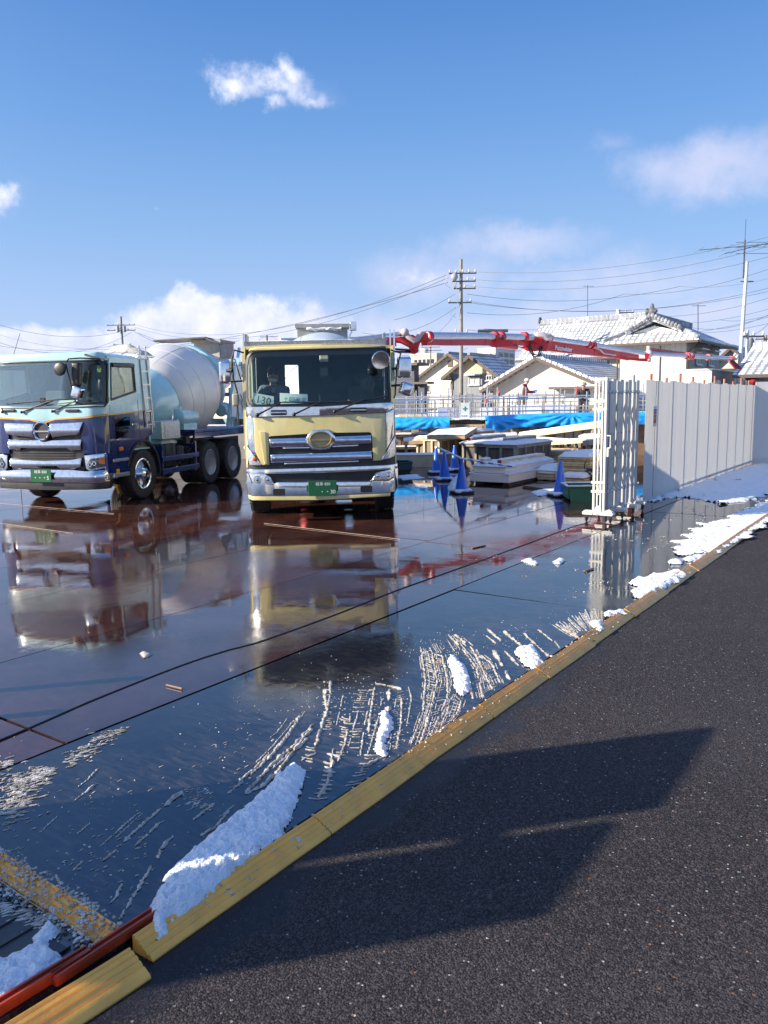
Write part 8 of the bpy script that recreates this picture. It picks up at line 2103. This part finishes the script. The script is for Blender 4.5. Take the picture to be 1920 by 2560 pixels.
mb = MB(); mb.cyl((-w_*.62, 3, z1+.6), (-w_*.62, 3, z1+2.6), 1.5, seg=20); mb.build('tank', plaster, t)
for k in range(5): mb = MB(); u = -w_*(.15+.16*k); mb.bb(u-.6, u+.6, -.1, -.01, z1-3.2, z1-1.6); mb.build('window', win_glass, t)
# ------------------------------------------------------------------ poles, antennas and wires
polem = M('concrete_pole', (.26, .235, .20, 1), .8, var=.15); ironm = M('pole_iron', (.10, .10, .11, 1), .5, .5)
def pole(label, px, top, dep, r0, r1, arms, cat='utility pole', mat_=polem, box=None):
    p = D(px, 1000, dep); zt = D(px, top, dep).z; t = thing('utility_pole', label, cat, (p.x, p.y, 0)); h = zt
    mb = MB(); mb.cyl((0, 0, -.07), (0, 0, h), r0, r1, seg=14); mb.build('post', mat_, t)
    for (ay, half, n_, off) in arms:
        z = D(px, ay, dep).z; mb = MB(); mb.bar((-half+off, -.12, z), (half+off, -.12, z), .09, .09); arm = mb.build('crossarm', ironm, t)
        mb = MB()
        for k in range(n_): x = -half+off+.08+(2*half-.16)*k/max(1, n_-1); mb.lathe([(.05, 0), (.09, .04), (.05, .08), (.09, .12), (.05, .16), (.03, .24)], (x, -.12, z+.05), seg=8)
        mb.build('insulator', M('porcelain', (.6, .6, .6, 1), .3), arm)
    if box: 
        z = D(px, box, dep).z; mb = MB()
        for sx in (-.45, .45): mb.cyl((sx, -.2, z-.55), (sx, -.2, z+.25), .22, seg=14)
        mb.bar((-.6, -.2, z-.1), (.6, -.2, z-.1), .1, .08); mb.build('transformer', M('transformer_grey', (.35, .36, .37, 1), .5), t)
    return t
p1 = pole('tall concrete utility pole with four crossarms rising behind the red boom', 1153, 648, 60, .17, .11, [(684, 1.0, 5, .1), (704, .85, 4, .2), (722, .8, 3, .25), (757, .85, 3, -.1), (833, .5, 2, 0)])
p = D(1153, 700, 60)
mb = MB(); q = Vector((-.5, -.2, p.z+.2)); mb.ball(q, .28, 12, 8, (.9, .7, 1)); mb.tube([q+Vector((-.5, 0, .2)), q+Vector((-.7, 0, -.5)), q+Vector((-.3, 0, -.8)), q+Vector((.2, 0, -.4))], .02, 5); mb.tube([q+Vector((.1, 0, -.1)), Vector((-.25, -.2, p.z-1.9)), Vector((-.85, -.2, p.z-2.4)), Vector((-.4, -.2, p.z-2.7))], .02, 5)
mb.build('switch_gear', M('transformer_grey', (.35, .36, .37, 1), .5), p1)
mb = MB(); mb.cyl((1.2, -.2, D(1153, 829, 60).z), (3.4, -.2, D(1153, 829, 60).z), .12, seg=10); mb.build('cable_joint', ironm, p1)
mb = MB(); mb.bb(.16, .9, -.3, 0, 1.3, 2.4, .03); mb.build('meter_box', frame_w, p1)
pole('distant utility pole with three crossarms above the blue mixer drum', 314, 791, 110, .2, .14, [(813, 1.9, 6, 0), (826, 1.9, 5, 0), (862, 1.2, 3, 0)], box=820)
pole('top of a distant pole with one crossarm, above the cream truck cab', 672, 838, 150, .25, .2, [(842, 1.6, 4, .4)])
pole('thin distant pole behind the bent joint of the boom', 1077, 845, 140, .16, .12, [(868, 1.6, 3, 0), (876, 1.4, 3, .5)])
pole('short pole top with insulators behind the broad snowy roof', 1540, 774, 80, .2, .2, [(782, .8, 3, .7), (796, .8, 3, .9)], mat_=plaster)
pole('pair pole with brackets close right of the tall mast', 1861, 826, 46, .11, .09, [(842, .6, 3, .3)], mat_=steel)
pole('dark pole with crossarms near the right edge of the photo', 1906, 838, 75, .18, .15, [(848, 1.0, 4, 0), (858, .8, 3, .2)])
# mast with long aerials
p = D(1842, 1000, 52); t = thing('radio_mast', 'tall pale radio mast with long horizontal aerials at the right', 'mast', (p.x, p.y, 0)); zm = D(1842, 655, 52).z; zt = D(1842, 548, 52).z
mb = MB(); mb.cyl((0, 0, -.07), (.25, 0, zm), .155, .10, seg=14); mb.build('post', M('mast_paint', (.62, .66, .66, 1), .4, .3), t)
mb = MB(); mb.cyl((.05, 0, zm-1.0), (.05, 0, D(1842, 600, 52).z), .05, seg=8); mb.cyl((.05, 0, D(1842, 600, 52).z), (.05, 0, zt), .018, seg=6); mb.bar((-.1, 0, zm-1.2), (.7, 0, zm-1.2), .06, .06); mb.build('top_pole', ironm, t)
mb = MB()
for (x0, z0, x1, z1) in ((-2.8, 624, 1.4, 614), (-1.2, 634, 2.2, 604)):
    a = Vector((x0, 0, D(1842, z0, 52).z)); b = Vector((x1, -.4, D(1842, z1, 52).z)); mb.tube([a, b], .02, 6)
    for k in range(6):
        c = a.lerp(b, k/5); mb.tube([c+Vector((-.15, -1.2, -.03)), c+Vector((.15, 1.2, .03))], .009, 5)
for z_ in (606, 618, 634): zc = D(1842, z_, 52).z; mb.tube([Vector((-.5, 0, zc)), Vector((3.2, 0, zc-.02))], .014, 5)
mb.build('aerial', ironm, t)
for px, top, bot, dep, lb_ in ((1469, 713, 812, 75, 'thin television aerial rising from the broad snowy roof'), (1745, 761, 830, 58, 'thin aerial behind the hipped roof'), (28, 832, 905, 17, 'long thin whip aerial leaning at the far left of the blue truck')):
    a, b = D(px, bot, dep), D(px-(0 if px > 100 else -22), top, dep); t = thing('aerial', lb_, 'aerial', (a.x, a.y, 0)); mb = MB(); r = .03 if dep > 40 else .008; mb.tube([Vector((0, 0, 0)) if dep > 40 else Vector((0, 0, 0)), Vector((0, 0, a.z)), Vector((b.x-a.x, 0, b.z))], r, 6); mb.build('rod', ironm, t)
    if dep > 40:
        mb = MB(); mb.bar((-.5, 0, b.z-.1), (.5, 0, b.z-.1), .03, .03); mb.build('elements', ironm, t)
wirem = M('wire_black', (.07, .075, .09, 1), .5)
WIRES = [((1165, 678, 60), (1930, 590, 48), .8), ((1165, 697, 60), (1930, 614, 48), .9), ((1165, 714, 60), (1930, 640, 48), .9), ((1120, 686, 60), (340, 812, 108), 2.6), ((1122, 694, 60), (336, 818, 108), 2.8), ((1120, 706, 60), (-60, 815, 150), 4.5),
         ((1138, 735, 60), (985, 800, 58), .2), ((1140, 768, 60), (905, 832, 60), .8), ((1140, 782, 60), (960, 830, 62), 1.5), ((1165, 752, 60), (1930, 718, 60), 1.2), ((1165, 756, 60), (1930, 727, 60), 1.0), ((1168, 782, 60), (1560, 735, 66), .7), ((1560, 735, 66), (1930, 670, 50), .5),
         ((1168, 824, 60), (1930, 790, 70), 1.3), ((1210, 822, 62), (1560, 800, 78), .4), ((1545, 782, 80), (1930, 742, 60), .8), ((1545, 790, 80), (1930, 770, 60), .9), ((1552, 800, 80), (1930, 806, 60), 1.0), ((1800, 800, 60), (1930, 786, 50), .2), ((1700, 812, 60), (1930, 783, 50), .6),
         ((1168, 870, 90), (1000, 905, 80), .6), ((1000, 868, 100), (1330, 872, 90), .8), ((1000, 888, 90), (1330, 870, 90), .5), ((330, 822, 108), (-40, 800, 90), 1.4), ((330, 830, 108), (-40, 842, 90), 2.2), ((330, 826, 108), (660, 842, 148), 3.2), ((345, 832, 108), (600, 850, 130), 1.5), ((680, 842, 148), (790, 862, 140), .8), ((296, 862, 108), (-40, 858, 100), .8), ((1168, 735, 62), (1700, 716, 66), .8), ((1700, 716, 66), (1930, 694, 60), .3), ((1862, 842, 46), (1930, 800, 42), .2)]
WL = ['from the top crossarm of the near pole to the right edge', 'from the second crossarm of the near pole to the right edge', 'from the third crossarm of the near pole to the right edge', 'dipping left from the near pole top to the distant left pole', 'just under the topmost wire that dips left from the near pole', 'dipping far left from the near pole, lowest long left span',
 'dropping steeply left from the middle of the near pole', 'looping from the near pole lower crossarm to the cream truck', 'looping left under the lower crossarm of the near pole', 'from the lower crossarm of the near pole to the right edge', 'just below the lower crossarm wire crossing to the right edge', 'rising right from the lower crossarm', 'rising from the tiled roof to the right edge below the mast top',
 'just above the red boom from near pole to right edge', 'running from the cable joint over the broad roof', 'upper one from the short pole top to the right edge', 'middle one from the short pole top to the right edge', 'low one from the short pole top passing over the hipped roof', 'short and low beside the mast at the right edge', 'crossing behind the mast over the hipped roof corner',
 'sagging left from the near pole behind the red boom joint', 'crossing low behind the boom over the beige block', 'crossing low behind the boom over the dark house', 'leaving the distant left pole top towards the left edge', 'sagging deeply from the distant left pole to the left edge', 'sagging from the distant left pole to the crossarm over the cab', 'short and drooping from the distant left pole over the mixer drum', 'leaving the pole top over the cream cab towards the hopper', 'faint and low left of the distant left pole',
 'thin from the near pole over the aerial to mid sky', 'thin continuing from mid sky to the right edge', 'short from the bracketed pole to the right edge']
for i, (a, b, sag) in enumerate(WIRES):
    p, q = D(*a), D(*b); n = 20
    mb = MB(); mb.tube([p.lerp(q, k/n)+Vector((0, 0, -4*sag*(k/n)*(1-k/n))) for k in range(n+1)], .006+.00011*max(a[2], b[2]), 5); w_o = mb.build('overhead_wire', wirem)
    tag(w_o, 'dark overhead wire '+WL[i], 'wire', 'overhead wires')
